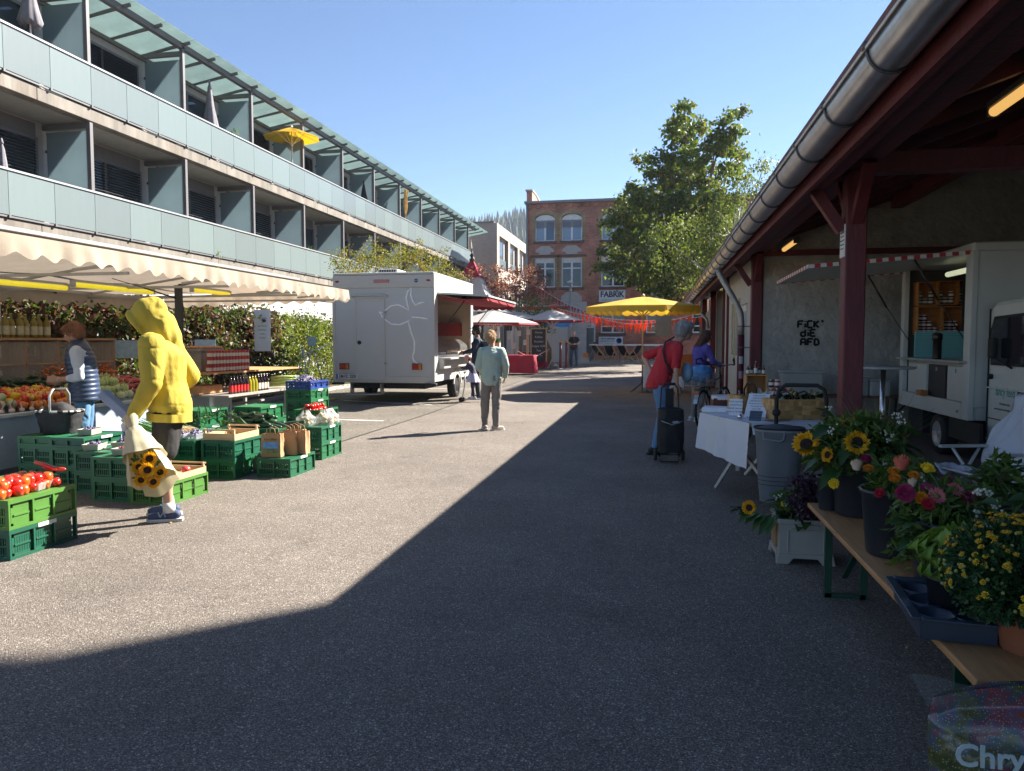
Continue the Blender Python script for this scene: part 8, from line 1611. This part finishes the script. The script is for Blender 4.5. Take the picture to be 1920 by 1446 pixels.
o=MB().grid(tow,30,40).obj('draped_cloth',tw_,loc=c1.location,rot=(0,0,1.85)); tag(o,'white towel draped over the back of the striped camp chair','towel')
o=MB().grid(lambda u,v:(.12+.3*u,.0+.28*v,.43+.04*math.sin(u*7)*math.sin(v*5)+.02*noise.noise(Vector((u*6,v*6,0)))),16,16).obj('crumpled_cloth',tw_,loc=c1.location+Vector((0,0,-.02)),rot=(0,0,1.85)); o.location.x-=.0; tag(o,'crumpled white cloth lying on the striped chair seat','cloth')
nf=mat('navy_chair_fabric',(.02,.04,.085),.8,var=.15); nt_=mat('dark_blue_tube',(.02,.03,.06),.4,.4)
campchair('dark navy folding camp chair at the right edge behind the flowers',(2.15,4.55,0),.7,nt_,nf,nt_,1.0)
# ---------- beer bench ----------
bw_=mat('bench_wood',(.44,.22,.085),.6,var=.22,vs=7,stretch=(6,.6,6),dirt=.45,dirtcol=(.12,.07,.04)); dg=mat('dark_green_steel',(.012,.05,.03),.45,var=.1)
bn_=T('beer_bench','orange-brown wooden beer bench on dark green folding legs','bench',(0,0,0)); bx0,bx1,by0,by1=.945,1.225,2.36,4.84; BZ=.48
MB().box(bx0,bx1,by0,by1,BZ-.028,BZ).obj('plank',bw_,bn_,bev=.006)
for y in (2.62,4.50):
    for x in (bx0+.055,bx1-.03): MB().box(x-.02,x+.02,y-.012,y+.012,0,BZ-.03).obj('leg',dg,bn_)
    MB().box(bx0+.04,bx1-.02,y-.012,y+.012,.0,.025).obj('foot_bar',dg,bn_); MB().beam((1.09,y,.12),(1.09,y+(.38 if y<3 else -.38),BZ-.035),.03,.012).obj('brace',dg,bn_); MB().box(bx0+.03,bx1-.01,y-.03,y+.03,BZ-.045,BZ-.029).obj('leg_plate',dg,bn_)
# buckets
bkm=mat('black_bucket_plastic',(.022,.025,.032),.35,var=.12,vs=5,dirt=.25,dirtcol=(.06,.06,.06))
def bucket(label,loc,r=.13,h=.30,m=bkm,name='flower_bucket'):
    t=T(name,label,'bucket',loc); MB().lathe([(r*.74,0),(r*.78,.01),(r*.97,h*.93),(r*1.04,h*.94),(r*1.04,h),(r*.97,h),(r*.95,h*.9),(r*.74,.03),(.001,.03)],30,cap=False).obj('shell',m,t); return t
# leaves for bouquets: broad blades with midrib
def blades(P,D,size,wide,rng=RNG):
    """big leaves: 6-quad bent blade each; P base points, D directions"""
    n=len(P); V=[];Fc=[]; o=0
    D=D/np.linalg.norm(D,axis=1)[:,None]
    for i in range(n):
        d=D[i]; r=np.cross(d,[0,0,1]); r/=max(1e-6,np.linalg.norm(r)); s=size*rng.uniform(.7,1.25); up=np.cross(r,d); tw=rng.uniform(-.5,.5); r=r*math.cos(tw)+up*math.sin(tw); up=np.cross(r,d)
        prof=[(0,.02),(.18,.55),(.42,1.0),(.7,.72),(1.0,.02)]; dr=rng.uniform(.15,.5)
        for t_,w in prof:
            c=P[i]+d*(t_*s)-np.array([0,0,1])*dr*s*t_*t_; hw=w*wide*s*.5
            V+= [c-r*hw+up*hw*.35,c,c+r*hw+up*hw*.35]
        for k in range(4):
            a=o+k*3; Fc+=[[a,a+1,a+4],[a,a+4,a+3],[a+1,a+2,a+5],[a+1,a+5,a+4]]
        o+=15
    return np.array(V),np.array(Fc)
sfl=leafmat('sunflower_leaf',[(.025,.06,.018),(.045,.10,.025),(.07,.14,.035)],trans=.2)
ylwh=mat('tiny_white_flower',(.55,.55,.45),.7)
def stems(par,base,tips,r=.004):
    b=MB()
    for t in tips: tv=Vector(t); bs=Vector(base); b.tube([bs,bs.lerp(tv,.55)+Vector((0,0,.03)),tv],[r,r*.9,r*.8],5)
    o=b.obj('stems',mat('stem_green',(.06,.12,.03),.6),par); o['kind']='stuff'
def bunch(label,loc,heads,nleaf,R,H,lsize=.13,wide=.55,lm=None,fill=0,fillm=None,fs=.03,name='flower_bouquet',white=0,base=(0,0,.1),seed=1,zl=.1):
    t=T(name,label,'bouquet',loc); rng=np.random.default_rng(seed)
    a=rng.uniform(0,2*PI,nleaf); rr=R*rng.uniform(.1,.8,nleaf); P=np.stack([rr*np.cos(a),rr*np.sin(a),rng.uniform(zl,H*.85,nleaf)],1); D=np.stack([np.cos(a),np.sin(a),rng.uniform(-.3,1.0,nleaf)],1)
    V,Fc=blades(P,D,lsize,wide,rng); o=npmesh('leaves',V,Fc,lm or sfl,t,smooth=True); o['kind']='stuff'
    if fill:
        a=rng.uniform(0,2*PI,fill); rr=R*rng.uniform(0,.95,fill)**.7; P=np.stack([rr*np.cos(a),rr*np.sin(a),rng.uniform(zl,H,fill)*(1-.25*(rr/R)**2)],1); V,Fc=leafgeo(P,fs,-.3,.35,rng); o=npmesh('filler_leaves',V,Fc,fillm or lg,t); o['kind']='stuff'
    if white:
        b=MB()
        for k in range(white):
            c=Vector((rng.uniform(-R,R)*.9,rng.uniform(-R,R)*.9,H*rng.uniform(.6,1.05)))
            for j in range(9): b.ell(c+Vector(rng.normal(size=3)*.012),(.006,.006,.006),5,4)
        o=b.obj('small_white_flowers',ylwh,t); o['kind']='stuff'
    stems(t,base,[h[0] for h in heads])
    for (p,dv,r,kind) in heads: KIND[kind](t,p,dv,r*(.95 if kind=='sun' else .84))
    return t
zor=leafmat('zinnia_orange',[(.58,.18,.01),(.64,.26,.02)],trans=.2); zpk=leafmat('dahlia_pink',[(.30,.02,.08),(.42,.05,.14)],trans=.2); zrd=leafmat('flower_crimson',[(.35,.015,.04),(.5,.03,.05)],trans=.2); zpl=leafmat('flower_blue_violet',[(.12,.10,.50),(.2,.14,.55)],trans=.2); zpe=leafmat('rose_peach',[(.60,.22,.12),(.60,.06,.08)],trans=.2); zcr=leafmat('rose_cream',[(.62,.45,.35),(.68,.52,.42)],trans=.2); zyl=leafmat('flower_yellow',[(.8,.50,.01),(.85,.6,.03)],trans=.2); zdp=leafmat('dusty_pink',[(.5,.12,.13),(.6,.2,.2)],trans=.2)
gd_=mat('green_gold_disc',(.25,.20,.04),.8,bump=.8,bs=200)
def fsun(t,p,d,r): flower_obj(t,p,d,r,pm=petm,cone_=.18)
def fpom(m,dense=26,layers=4):
    def f(t,p,d,r):
        # pompon/dahlia: rings of petals closing to a dome
        d_=Vector(d).normalized(); u=d_.cross(Vector((.3,.2,1))).normalized(); w=d_.cross(u); p=Vector(p); pv=[];pf=[]
        for L in range(layers):
            el=(L+.5)/layers*PI*.5; k=max(5,int(dense*math.cos(el)));
            for i in range(k):
                a=2*PI*(i+.5*(L%2)+R_.uniform(-.15,.15))/k; rad=u*math.cos(a)+w*math.sin(a); tn=-u*math.sin(a)+w*math.cos(a); q=rad*math.cos(el)+d_*math.sin(el)*.8; s=r*R_.uniform(.9,1.05); o=len(pv); c=p+q*(s*.35); m_=p+q*(s*.75)+d_*r*.08; tp=p+q*s; ww=r*.17
                pv+=[c,m_+tn*ww,tp,m_-tn*ww]; pf+=[(o,o+1,o+2),(o,o+2,o+3)]
        b=MB(); b.add(pv,pf); b.m=1; b.ell(p,(r*.45,r*.45,r*.45),8,6); b.obj('flower_head',[m,m],t)
    return f
def fdaisy(m,dm):
    return lambda t,p,d,r: flower_obj(t,p,d,r,pm=m,cone_=.08,disc=.3,np_=16,dm=dm)
def frose(m):
    def f(t,p,d,r):
        b=MB(); p=Vector(p)
        for k in range(4):
            rr=r*.85*(1-.22*k)
            b.grid(lambda u,v,k=k,rr=rr:p+Vector((rr*(.55+.4*v)*(1+.12*math.sin(3*2*PI*u+k))*math.cos(2*PI*u+k),rr*(.55+.4*v)*(1+.12*math.sin(3*2*PI*u+k))*math.sin(2*PI*u+k),r*(-.7+1.1*v-.25*v*v*math.sin(5*2*PI*u+k*2)+.1*k))),18,4)
        b.ell(p-Vector((0,0,r*.5)),(r*.55,r*.55,r*.3),10,6); b.obj('rose_head',m,t)
    return f
KIND=dict(sun=fsun,zin=fpom(zor),dah=fpom(zpk,30,5),crm=fpom(zrd),blu=fpom(zpl,20,3),pea=frose(zpe),cre=frose(zcr),yel=fpom(zyl,16,3),dpk=fdaisy(zdp,gd_),pkd=fdaisy(zpk,gd_))
def rel(px,py,Y,loc): v=PY(px,py,Y)-Vector(loc); return (v.x,v.y,v.z)
# flower crate on the ground
fc=T('flower_crate','pale grey plastic flower crate on splayed feet holding cut greenery','crate',(.83,5.13,0)); pg_=mat('pale_grey_plastic',(.33,.30,.26),.5,var=.08,dirt=.35,dirtcol=(.22,.19,.15))
w,l,h=.335,.34,.30
for (x0,x1,y0,y1) in ((0,w,0,.012),(0,w,l-.012,l),(0,.012,.012,l-.012),(w-.012,w,.012,l-.012)): MB().box(x0,x1,y0,y1,.065,h).obj('wall',pg_,fc,bev=.004)
MB().box(-.008,w+.008,-.01,-.0005,h-.03,h).box(-.01,-.0005,0,l,h-.03,h).box(w+.0005,w+.01,0,l,h-.03,h).obj('rim',pg_,fc,bev=.004); 
fp=MB(); fp.box(.05,.06,-.008,-.0005,.08,.235).box(w-.06,w-.05,-.008,-.0005,.08,.235).box(.06,w-.06,-.008,-.0005,.225,.235).box(.085,w-.085,-.012,-.0005,.245,.268); o=fp.obj('molded_panel',pg_,fc,bev=.003)
sk_=MB(); 
sk_.prism([(-.02,0),(.06,0),(.09,.04),(w-.09,.04),(w-.06,0),(w+.02,0),(w+.005,.07),(-.005,.07)],-.012,.02); sk_.prism([(-.02,0),(.06,0),(.09,.04),(w-.09,.04),(w-.06,0),(w+.02,0),(w+.005,.07),(-.005,.07)],l-.02,l+.012)
for x in (-.012,w-.008): sk_.prism([(.02,0),(.06,0),(.09,.04),(l-.09,.04),(l-.06,0),(l-.02,0),(l-.02,.07),(.02,.07)],x,x+.02,axis='x')
sk_.obj('foot_skirt',pg_,fc,bev=.004); MB().box(.012,w-.012,.012,l-.012,.066,.072).obj('base',pg_,fc); MB().box(-.0095,-.0005,.08,.26,.09,.25).obj('side_panel',mat('amber_panel',(.30,.17,.07),.5),fc)
L0=(1.0,5.3,.26)
bunch('low bunch of cut greenery with one sunflower leaning left out of the pale crate',L0,[(rel(1405,952,5.1,L0),(-.5,-1,.1),.055,'sun'),(rel(1470,945,5.15,L0),(-.1,-1,.6),.03,'yel')],46,.19,.20,.15,.55,fill=900,fs=.05,white=5,seed=31,zl=.0)
V,Fc=blades(np.array([[-.18-.03*i,-.12+.02*i,.05] for i in range(8)]),np.array([[-.6,-.5,-.6+.15*i] for i in range(8)],float),.15,.5); npmesh('drooping_leaves',V,Fc,sfl,COL.objects['flower_bouquet'])
# sunflower buckets standing on the bench end
bk1=(1.16,4.55,BZ+.002); bucket('tall black bucket of sunflowers on the far end of the bench',bk1,.15,.36); bk0=(1.03,4.66,BZ+.002); bucket('small black bucket behind the tall sunflower bucket',bk0,.07,.2)
L1_=(1.16,4.55,.74)
hd1=[(rel(1512,833,4.5,L1_),(-.35,-.7,.45),.085,'sun'),(rel(1607,830,4.35,L1_),(-.2,-1,.1),.075,'sun'),(rel(1592,795,4.6,L1_),(-.1,-.4,1),.075,'sun'),(rel(1642,797,4.7,L1_),(.3,-.3,1),.05,'sun'),(rel(1552,853,4.4,L1_),(-.9,-.6,.2),.05,'sun'),(rel(1563,907,4.3,L1_),(-.2,-1,.2),.04,'yel')]
bunch('sunflower bouquet with broad dark leaves in the tall black bucket',L1_,hd1,70,.27,.32,.17,.6,fill=1500,fs=.055,white=13,seed=32,zl=.0)
dk_l=leafmat('dark_purple_leaf',[(.03,.015,.03),(.06,.02,.04)],trans=.1); P=np.stack([RNG.normal(.98,.05,1500),RNG.normal(5.0,.06,1500),RNG.uniform(.35,.62,1500)],1); V,Fc=leafgeo(P,.025,.2,.7); o=npmesh('dark_plant',V,Fc,dk_l); tag(o,'dark purple-leaved plant between the tote and the sunflower bucket','plant')
dried=bunch('feathery grasses and brown seed heads behind the sunflowers',(1.35,4.9,.75),[],10,.2,.3,.12,.2,fill=700,fillm=leafmat('dry_seed',[(.12,.08,.04),(.2,.13,.07)],trans=.2),fs=.03,seed=40,name='dried_grasses')
b=MB()
for i in range(46): a=R_.uniform(-1.2,1.2); b.tube([(1.4,4.9,.6),(1.4+.16*math.sin(a),4.95,.9),(1.4+.42*math.sin(a),5.0+R_.uniform(-.1,.1),.9+.28*math.cos(a)*R_.uniform(.6,1.2))],[.002,.0014,.0006],4)
o=b.obj('long_grass',mat('dry_grass',(.14,.12,.06),.8)); tag(o,'thin long grass blades rising behind the sunflower bucket','grass',kind='stuff')
# bucket 2, 3 with mixed flowers
bk2=(1.10,3.72,BZ+.002); bucket('black bucket with open rim nearest the lane holding zinnias',bk2,.135,.31); L2_=(1.14,3.72,.70)
hd2=[(rel(1650,925,3.6,L2_),(-.5,-.6,.4),.032,'crm'),(rel(1690,905,3.7,L2_),(-.1,-.5,.9),.03,'blu'),(rel(1690,925,3.6,L2_),(-.1,-.7,.7),.036,'zin'),(rel(1607,872,3.75,L2_),(-.4,-.4,.6),.04,'cre'),(rel(1628,880,3.7,L2_),(0,-.3,1),.035,'zin'),(rel(1625,862,3.9,L2_),(0,-.3,1),.04,'dah'),(rel(1700,942,3.5,L2_),(0,-.8,.5),.028,'crm')]
bunch('mixed bunch with zinnias and a cream rose in the open black bucket',L2_,hd2,26,.15,.24,.10,.5,fill=500,fs=.05,white=4,seed=33,zl=.02,lm=lg)
bk3=(1.17,3.25,BZ+.002); bucket('black bucket of dahlias in the middle of the bench',bk3,.14,.28); L3_=(1.20,3.28,.66)
hd3=[(rel(1692,868,3.5,L3_),(0,-.4,.9),.05,'pea'),(rel(1738,880,3.35,L3_),(.2,-.4,.9),.042,'yel'),(rel(1675,885,3.4,L3_),(-.2,-.4,.9),.032,'zin'),(rel(1678,898,3.35,L3_),(-.2,-.5,.8),.033,'zin'),(rel(1713,893,3.35,L3_),(0,-.5,.9),.032,'zin'),(rel(1738,915,3.2,L3_),(0,-.6,.8),.035,'pkd'),(rel(1697,925,3.1,L3_),(-.2,-1,.4),.048,'dah'),(rel(1728,935,3.1,L3_),(0,-.9,.5),.036,'zin'),(rel(1757,930,3.1,L3_),(.1,-.9,.6),.045,'dpk'),(rel(1792,918,3.2,L3_),(.2,-.7,.8),.045,'dpk'),(rel(1740,945,3.05,L3_),(0,-1,.3),.032,'crm'),(rel(1835,925,3.3,L3_),(.4,-.6,.8),.036,'dpk'),(rel(1775,900,3.4,L3_),(.2,-.4,.9),.03,'dah'),(rel(1815,935,3.2,L3_),(.3,-.7,.7),.038,'dah'),(rel(1712,905,3.3,L3_),(0,-.5,.9),.028,'cre')]
bunch('lavish bouquet of magenta dahlias, pink asters and yellow blooms on the bench',L3_,hd3,60,.24,.24,.13,.5,fill=1500,fs=.05,white=8,seed=34,zl=-.1)
tall=bunch('upright green buds rising at the right of the dahlias',(1.42,3.4,.72),[],26,.09,.30,.10,.35,fill=260,fs=.05,seed=35,name='green_buds')
pw=MB().grid(lambda u,v:(.11*math.cos(-2.4+1.9*u)*(1+.25*v),.08*math.sin(-2.4+1.9*u)*(1+.25*v),.16*v+.02*math.sin(u*9)*v),18,8).obj('paper_wrap',mat('printed_paper',(.60,.58,.62),.6,var=.1,vs=8),loc=(1.24,2.98,.66)); tag(pw,'printed white paper wrap round flowers in front of the dahlias','paper wrap'); MB().grid(lambda u,v:(.1135*math.cos(-2.1+.8*u)*(1.08+.1*v),.0835*math.sin(-2.1+.8*u)*(1.08+.1*v),.05+.07*v),8,2).obj('pink_print',mat('pink_print',(.5,.25,.27),.6),pw)
# lettuce-like pot
lt=T('kale_pot','light green frilly lettuce-leaved plant in a black pot on the bench','potted plant',(1.06,2.86,BZ+.002)); MB().lathe([(.07,0),(.09,.15),(.095,.15),(.095,.165),(.085,.165)],22).obj('pot',bkm,lt)
def frill(c,d,s):
    d=Vector(d).normalized(); r=d.cross(Vector((0,0,1))).normalized(); up=r.cross(d); c=Vector(c); rr_=R_.random()*9
    def f(u,v):
        e=(u-.5)*2; w=s*.42*math.sin(PI*min(.95,v*.85+.12))**.7*(1+.22*math.sin(v*22+rr_)*abs(e)); return c+d*(s*v)+r*(e*w)+up*(.11*abs(e)*math.sin(v*30+rr_+e*4)*s*1.6+.35*s*abs(e)**2*.5)-Vector((0,0,1))*(.12*s*v*v)
    return f
b=MB()
for i in range(46):
    a=R_.random()*2*PI; el=R_.uniform(.3,1.45); b.grid(frill((.03*math.cos(a),.03*math.sin(a),.13+.10*R_.random()),(math.cos(a)*math.cos(el),math.sin(a)*math.cos(el),math.sin(el)+.2),R_.uniform(.09,.15)),10,16)
o=b.obj('leaves',leafmat('lettuce_green',[(.13,.24,.03),(.20,.33,.06),(.26,.38,.09)],trans=.35),lt); o['kind']='stuff'
# chrysanthemum
cp=(1.20,2.62,BZ+.002); ch=T('chrysanthemum_pot','bushy chrysanthemum with small yellow flowers in a terracotta pot','potted plant',cp); ter=mat('terracotta',(.36,.12,.055),.75,var=.18,vs=6,dirt=.2)
MB().lathe([(.075,0),(.08,.005),(.10,.115),(.112,.118),(.114,.15),(.10,.15),(.095,.13),(.01,.13)],30,cap=False).obj('pot',ter,ch); MB().box(-.02,.02,-.122,-.118,.06,.12).obj('pot_label',mat('label_grey',(.3,.31,.3),.5),ch)
rng=np.random.default_rng(50); n=15000; d=rng.normal(size=(n,3)); d/=np.linalg.norm(d,axis=1)[:,None]; rr=(.35+.65*rng.random(n)**.5); P=d*rr[:,None]*np.array([.235,.215,.165])*(1+.10*np.sin(d[:,0:1]*7)+.08*np.sin(d[:,1:2]*9+1)); P[:,2]+=.25; V,Fc=leafgeo(P,.024,-.4,.5,rng,dirs=d); o=npmesh('foliage',V,Fc,leafmat('mum_leaf',[(.018,.05,.018),(.035,.085,.03),(.06,.12,.04)],trans=.2),ch); o['kind']='stuff'
ymm=leafmat('mum_yellow',[(.75,.50,.02),(.85,.62,.04)],trans=.2); budm=mat('mum_bud',(.22,.26,.07),.6)
fl=MB(); bd=MB(); nfl=0
for i in range(620):
    dd=Vector(rng.normal(size=3)).normalized()
    if dd.z<-.35: continue
    p=Vector((dd.x*.235,dd.y*.215,dd.z*.165+.25))*1.0; p+=dd*rng.uniform(.01,.035)
    if rng.random()<(.85 if dd.z>.35 else .3):
        pv,pf,(l_,d_,u_,w_,r_,_)=sunflower(None and 0 or ch,p,dd+Vector((0,0,.4)),rng.uniform(.009,.0145),np_=9,disc=.4); k=MB(); k.add(pv,pf); k.m=1; k.ell(Vector(p)+d_*.002,(.0065,.0065,.005),8,5)
        if nfl<290: k.obj('flower',[ymm,mat('mum_centre',(.45,.22,.01),.8)],ch); nfl+=1
    else: bd.ell(p,(.006,.006,.006),6,5)
o=bd.obj('buds',budm,ch); o['kind']='stuff'
# tray
ty=T('pot_tray','dark blue-grey plastic carry tray with round wells on the bench edge','tray',(.93,2.86,BZ+.004),-.10); trm=mat('tray_plastic',(.035,.045,.065),.35,var=.15,vs=4)
trw,trl=.20,.42
MB().box(-.02,trw,-trl/2,-trl/2+.004,.0,.075).box(-.02,trw,trl/2-.004,trl/2,.0,.075).box(-.024,-.02,-trl/2,trl/2,.0,.075).box(trw,trw+.004,-trl/2,trl/2,0,.075).obj('wall',trm,ty); MB().box(-.055,-.0242,-trl/2-.02,trl/2+.02,.070,.078).box(-.0241,trw+.03,-trl/2-.03,-trl/2-.0005,.07,.078).box(-.0241,trw+.03,trl/2+.0005,trl/2+.03,.07,.078).obj('rim',trm,ty,bev=.003)
for i in range(3): MB().lathe([(.045,0),(.05,.005),(.062,.066),(.058,.066),(.047,.008)],20,cap=False).obj('well',trm,ty,loc=(.04,-.135+i*.135,.003)); MB().lathe([(.045,0),(.05,.005),(.062,.066),(.058,.066),(.047,.008)],20,cap=False).obj('well',trm,ty,loc=(.15,-.135+i*.135,.003))
MB().box(-.019,trw-.001,-trl/2+.005,trl/2-.005,0,.003).obj('base',trm,ty)
t5=text('TEKU',.035,mat('tray_emboss',(.08,.10,.13),.4),ty,(-.04,-.08,.0785),rot=(0,0,-PI/2),ext=.001)
# potting soil bag
def soilmat():
    m=bpy.data.materials.new('soil_bag_print'); m.use_nodes=True; n=m.node_tree; L=n.links; B=n.nodes['Principled BSDF']; B.inputs['Roughness'].default_value=.22; tc=n.nodes.new('ShaderNodeTexCoord'); v=n.nodes.new('ShaderNodeTexVoronoi'); v.inputs['Scale'].default_value=150; L.new(tc.outputs['Object'],v.inputs[0])
    z=n.nodes.new('ShaderNodeTexNoise'); z.inputs['Scale'].default_value=13; z.inputs['Detail'].default_value=6; L.new(tc.outputs['Object'],z.inputs[0]); cr=n.nodes.new('ShaderNodeValToRGB'); e=cr.color_ramp.elements; e[0].position=.32; e[0].color=(.04,.05,.015,1); e[1].position=.72; e[1].color=(.24,.06,.02,1)
    for p,c in ((.42,(.10,.09,.03,1)),(.50,(.06,.08,.11,1)),(.57,(.20,.05,.06,1)),(.64,(.12,.08,.12,1))): q=e.new(p); q.color=c
    L.new(z.outputs[0],cr.inputs[0]); lt_=n.nodes.new('ShaderNodeMath'); lt_.operation='LESS_THAN'; lt_.inputs[1].default_value=.24; L.new(v.outputs['Distance'],lt_.inputs[0]); sp=n.nodes.new('ShaderNodeSeparateColor'); L.new(v.outputs['Color'],sp.inputs[0]); g_=n.nodes.new('ShaderNodeMath'); g_.operation='GREATER_THAN'; g_.inputs[1].default_value=.25; L.new(sp.outputs[0],g_.inputs[0]); mu=n.nodes.new('ShaderNodeMath'); mu.operation='MULTIPLY'; L.new(lt_.outputs[0],mu.inputs[0]); L.new(g_.outputs[0],mu.inputs[1])
    mx=n.nodes.new('ShaderNodeMix'); mx.data_type='RGBA'; L.new(mu.outputs[0],mx.inputs[0]); L.new(cr.outputs[0],mx.inputs[6]); mx.inputs[7].default_value=(.34,.30,.16,1)
    L.new(mx.outputs[2],B.inputs['Base Color']); b=n.nodes.new('ShaderNodeBump'); b.inputs['Strength'].default_value=.5; b.inputs['Distance'].default_value=.02; z2=n.nodes.new('ShaderNodeTexNoise'); z2.inputs['Scale'].default_value=12; L.new(tc.outputs['Object'],z2.inputs[0]); L.new(z2.outputs[0],b.inputs['Height']); L.new(b.outputs[0],B.inputs['Normal']); return m
sbg=T('soil_bag','printed plastic bag of chrysanthemum potting soil on the ground by the bench','bag',(1.06,2.235,0),.03); sbg.rotation_euler.x=-.03
def sbf(side):
    def f(u,v):
        e=(u-.5)*2; x=e*.30*(1-.35*max(0,v-.75)**1.5*4*.5)*(1-.06*math.sin(PI*v)); th=.105*(max(0,1-e*e))**.5*math.sin(PI*min(.98,.1+.88*v*1.08 if v<.86 else .98))**.6; w=.010*noise.noise(Vector((u*6,v*7,side*3))); return (x,side*(th*.85+w),.53*v-.06*e*e*v*v)
    return f
g=MB(); g.grid(sbf(-1),30,30); g.grid(sbf(1),30,30); g.obj('bag',soilmat(),sbg)
wedge=glassmat('clear_bag_top',(.30,.33,.34),.17,.10)
MB().grid(lambda u,v:(-.29+.58*u-.05*v*(1-u),-.03*math.sin(u*13)*v-.01,.45+.09*v*(1-.6*u)+.012*math.sin(u*17)*v),20,6).obj('crimped_top',wedge,sbg)
gb_=mat('bag_green_base',(.02,.14,.08),.3); MB().grid(lambda u,v:tuple(Vector(sbf(-1)(u,.0+.20*v+.10*(1-u)*v))+Vector((0,-.003,0))),24,6).obj('green_band',gb_,sbg)
lt2=mat('bag_lettering',(.50,.56,.54),.4)
text('Chrysanthemen',.085,lt2,sbg,tuple(PY(1788,1420,2.118)-Vector((1.06,2.235,0))),rot=(PI/2-.0,-.12*0,0),ext=.002,align='LEFT',bold=.0015)
sv=MB().box(-.08,.08,-.004,0,-.0,.012)
bake()
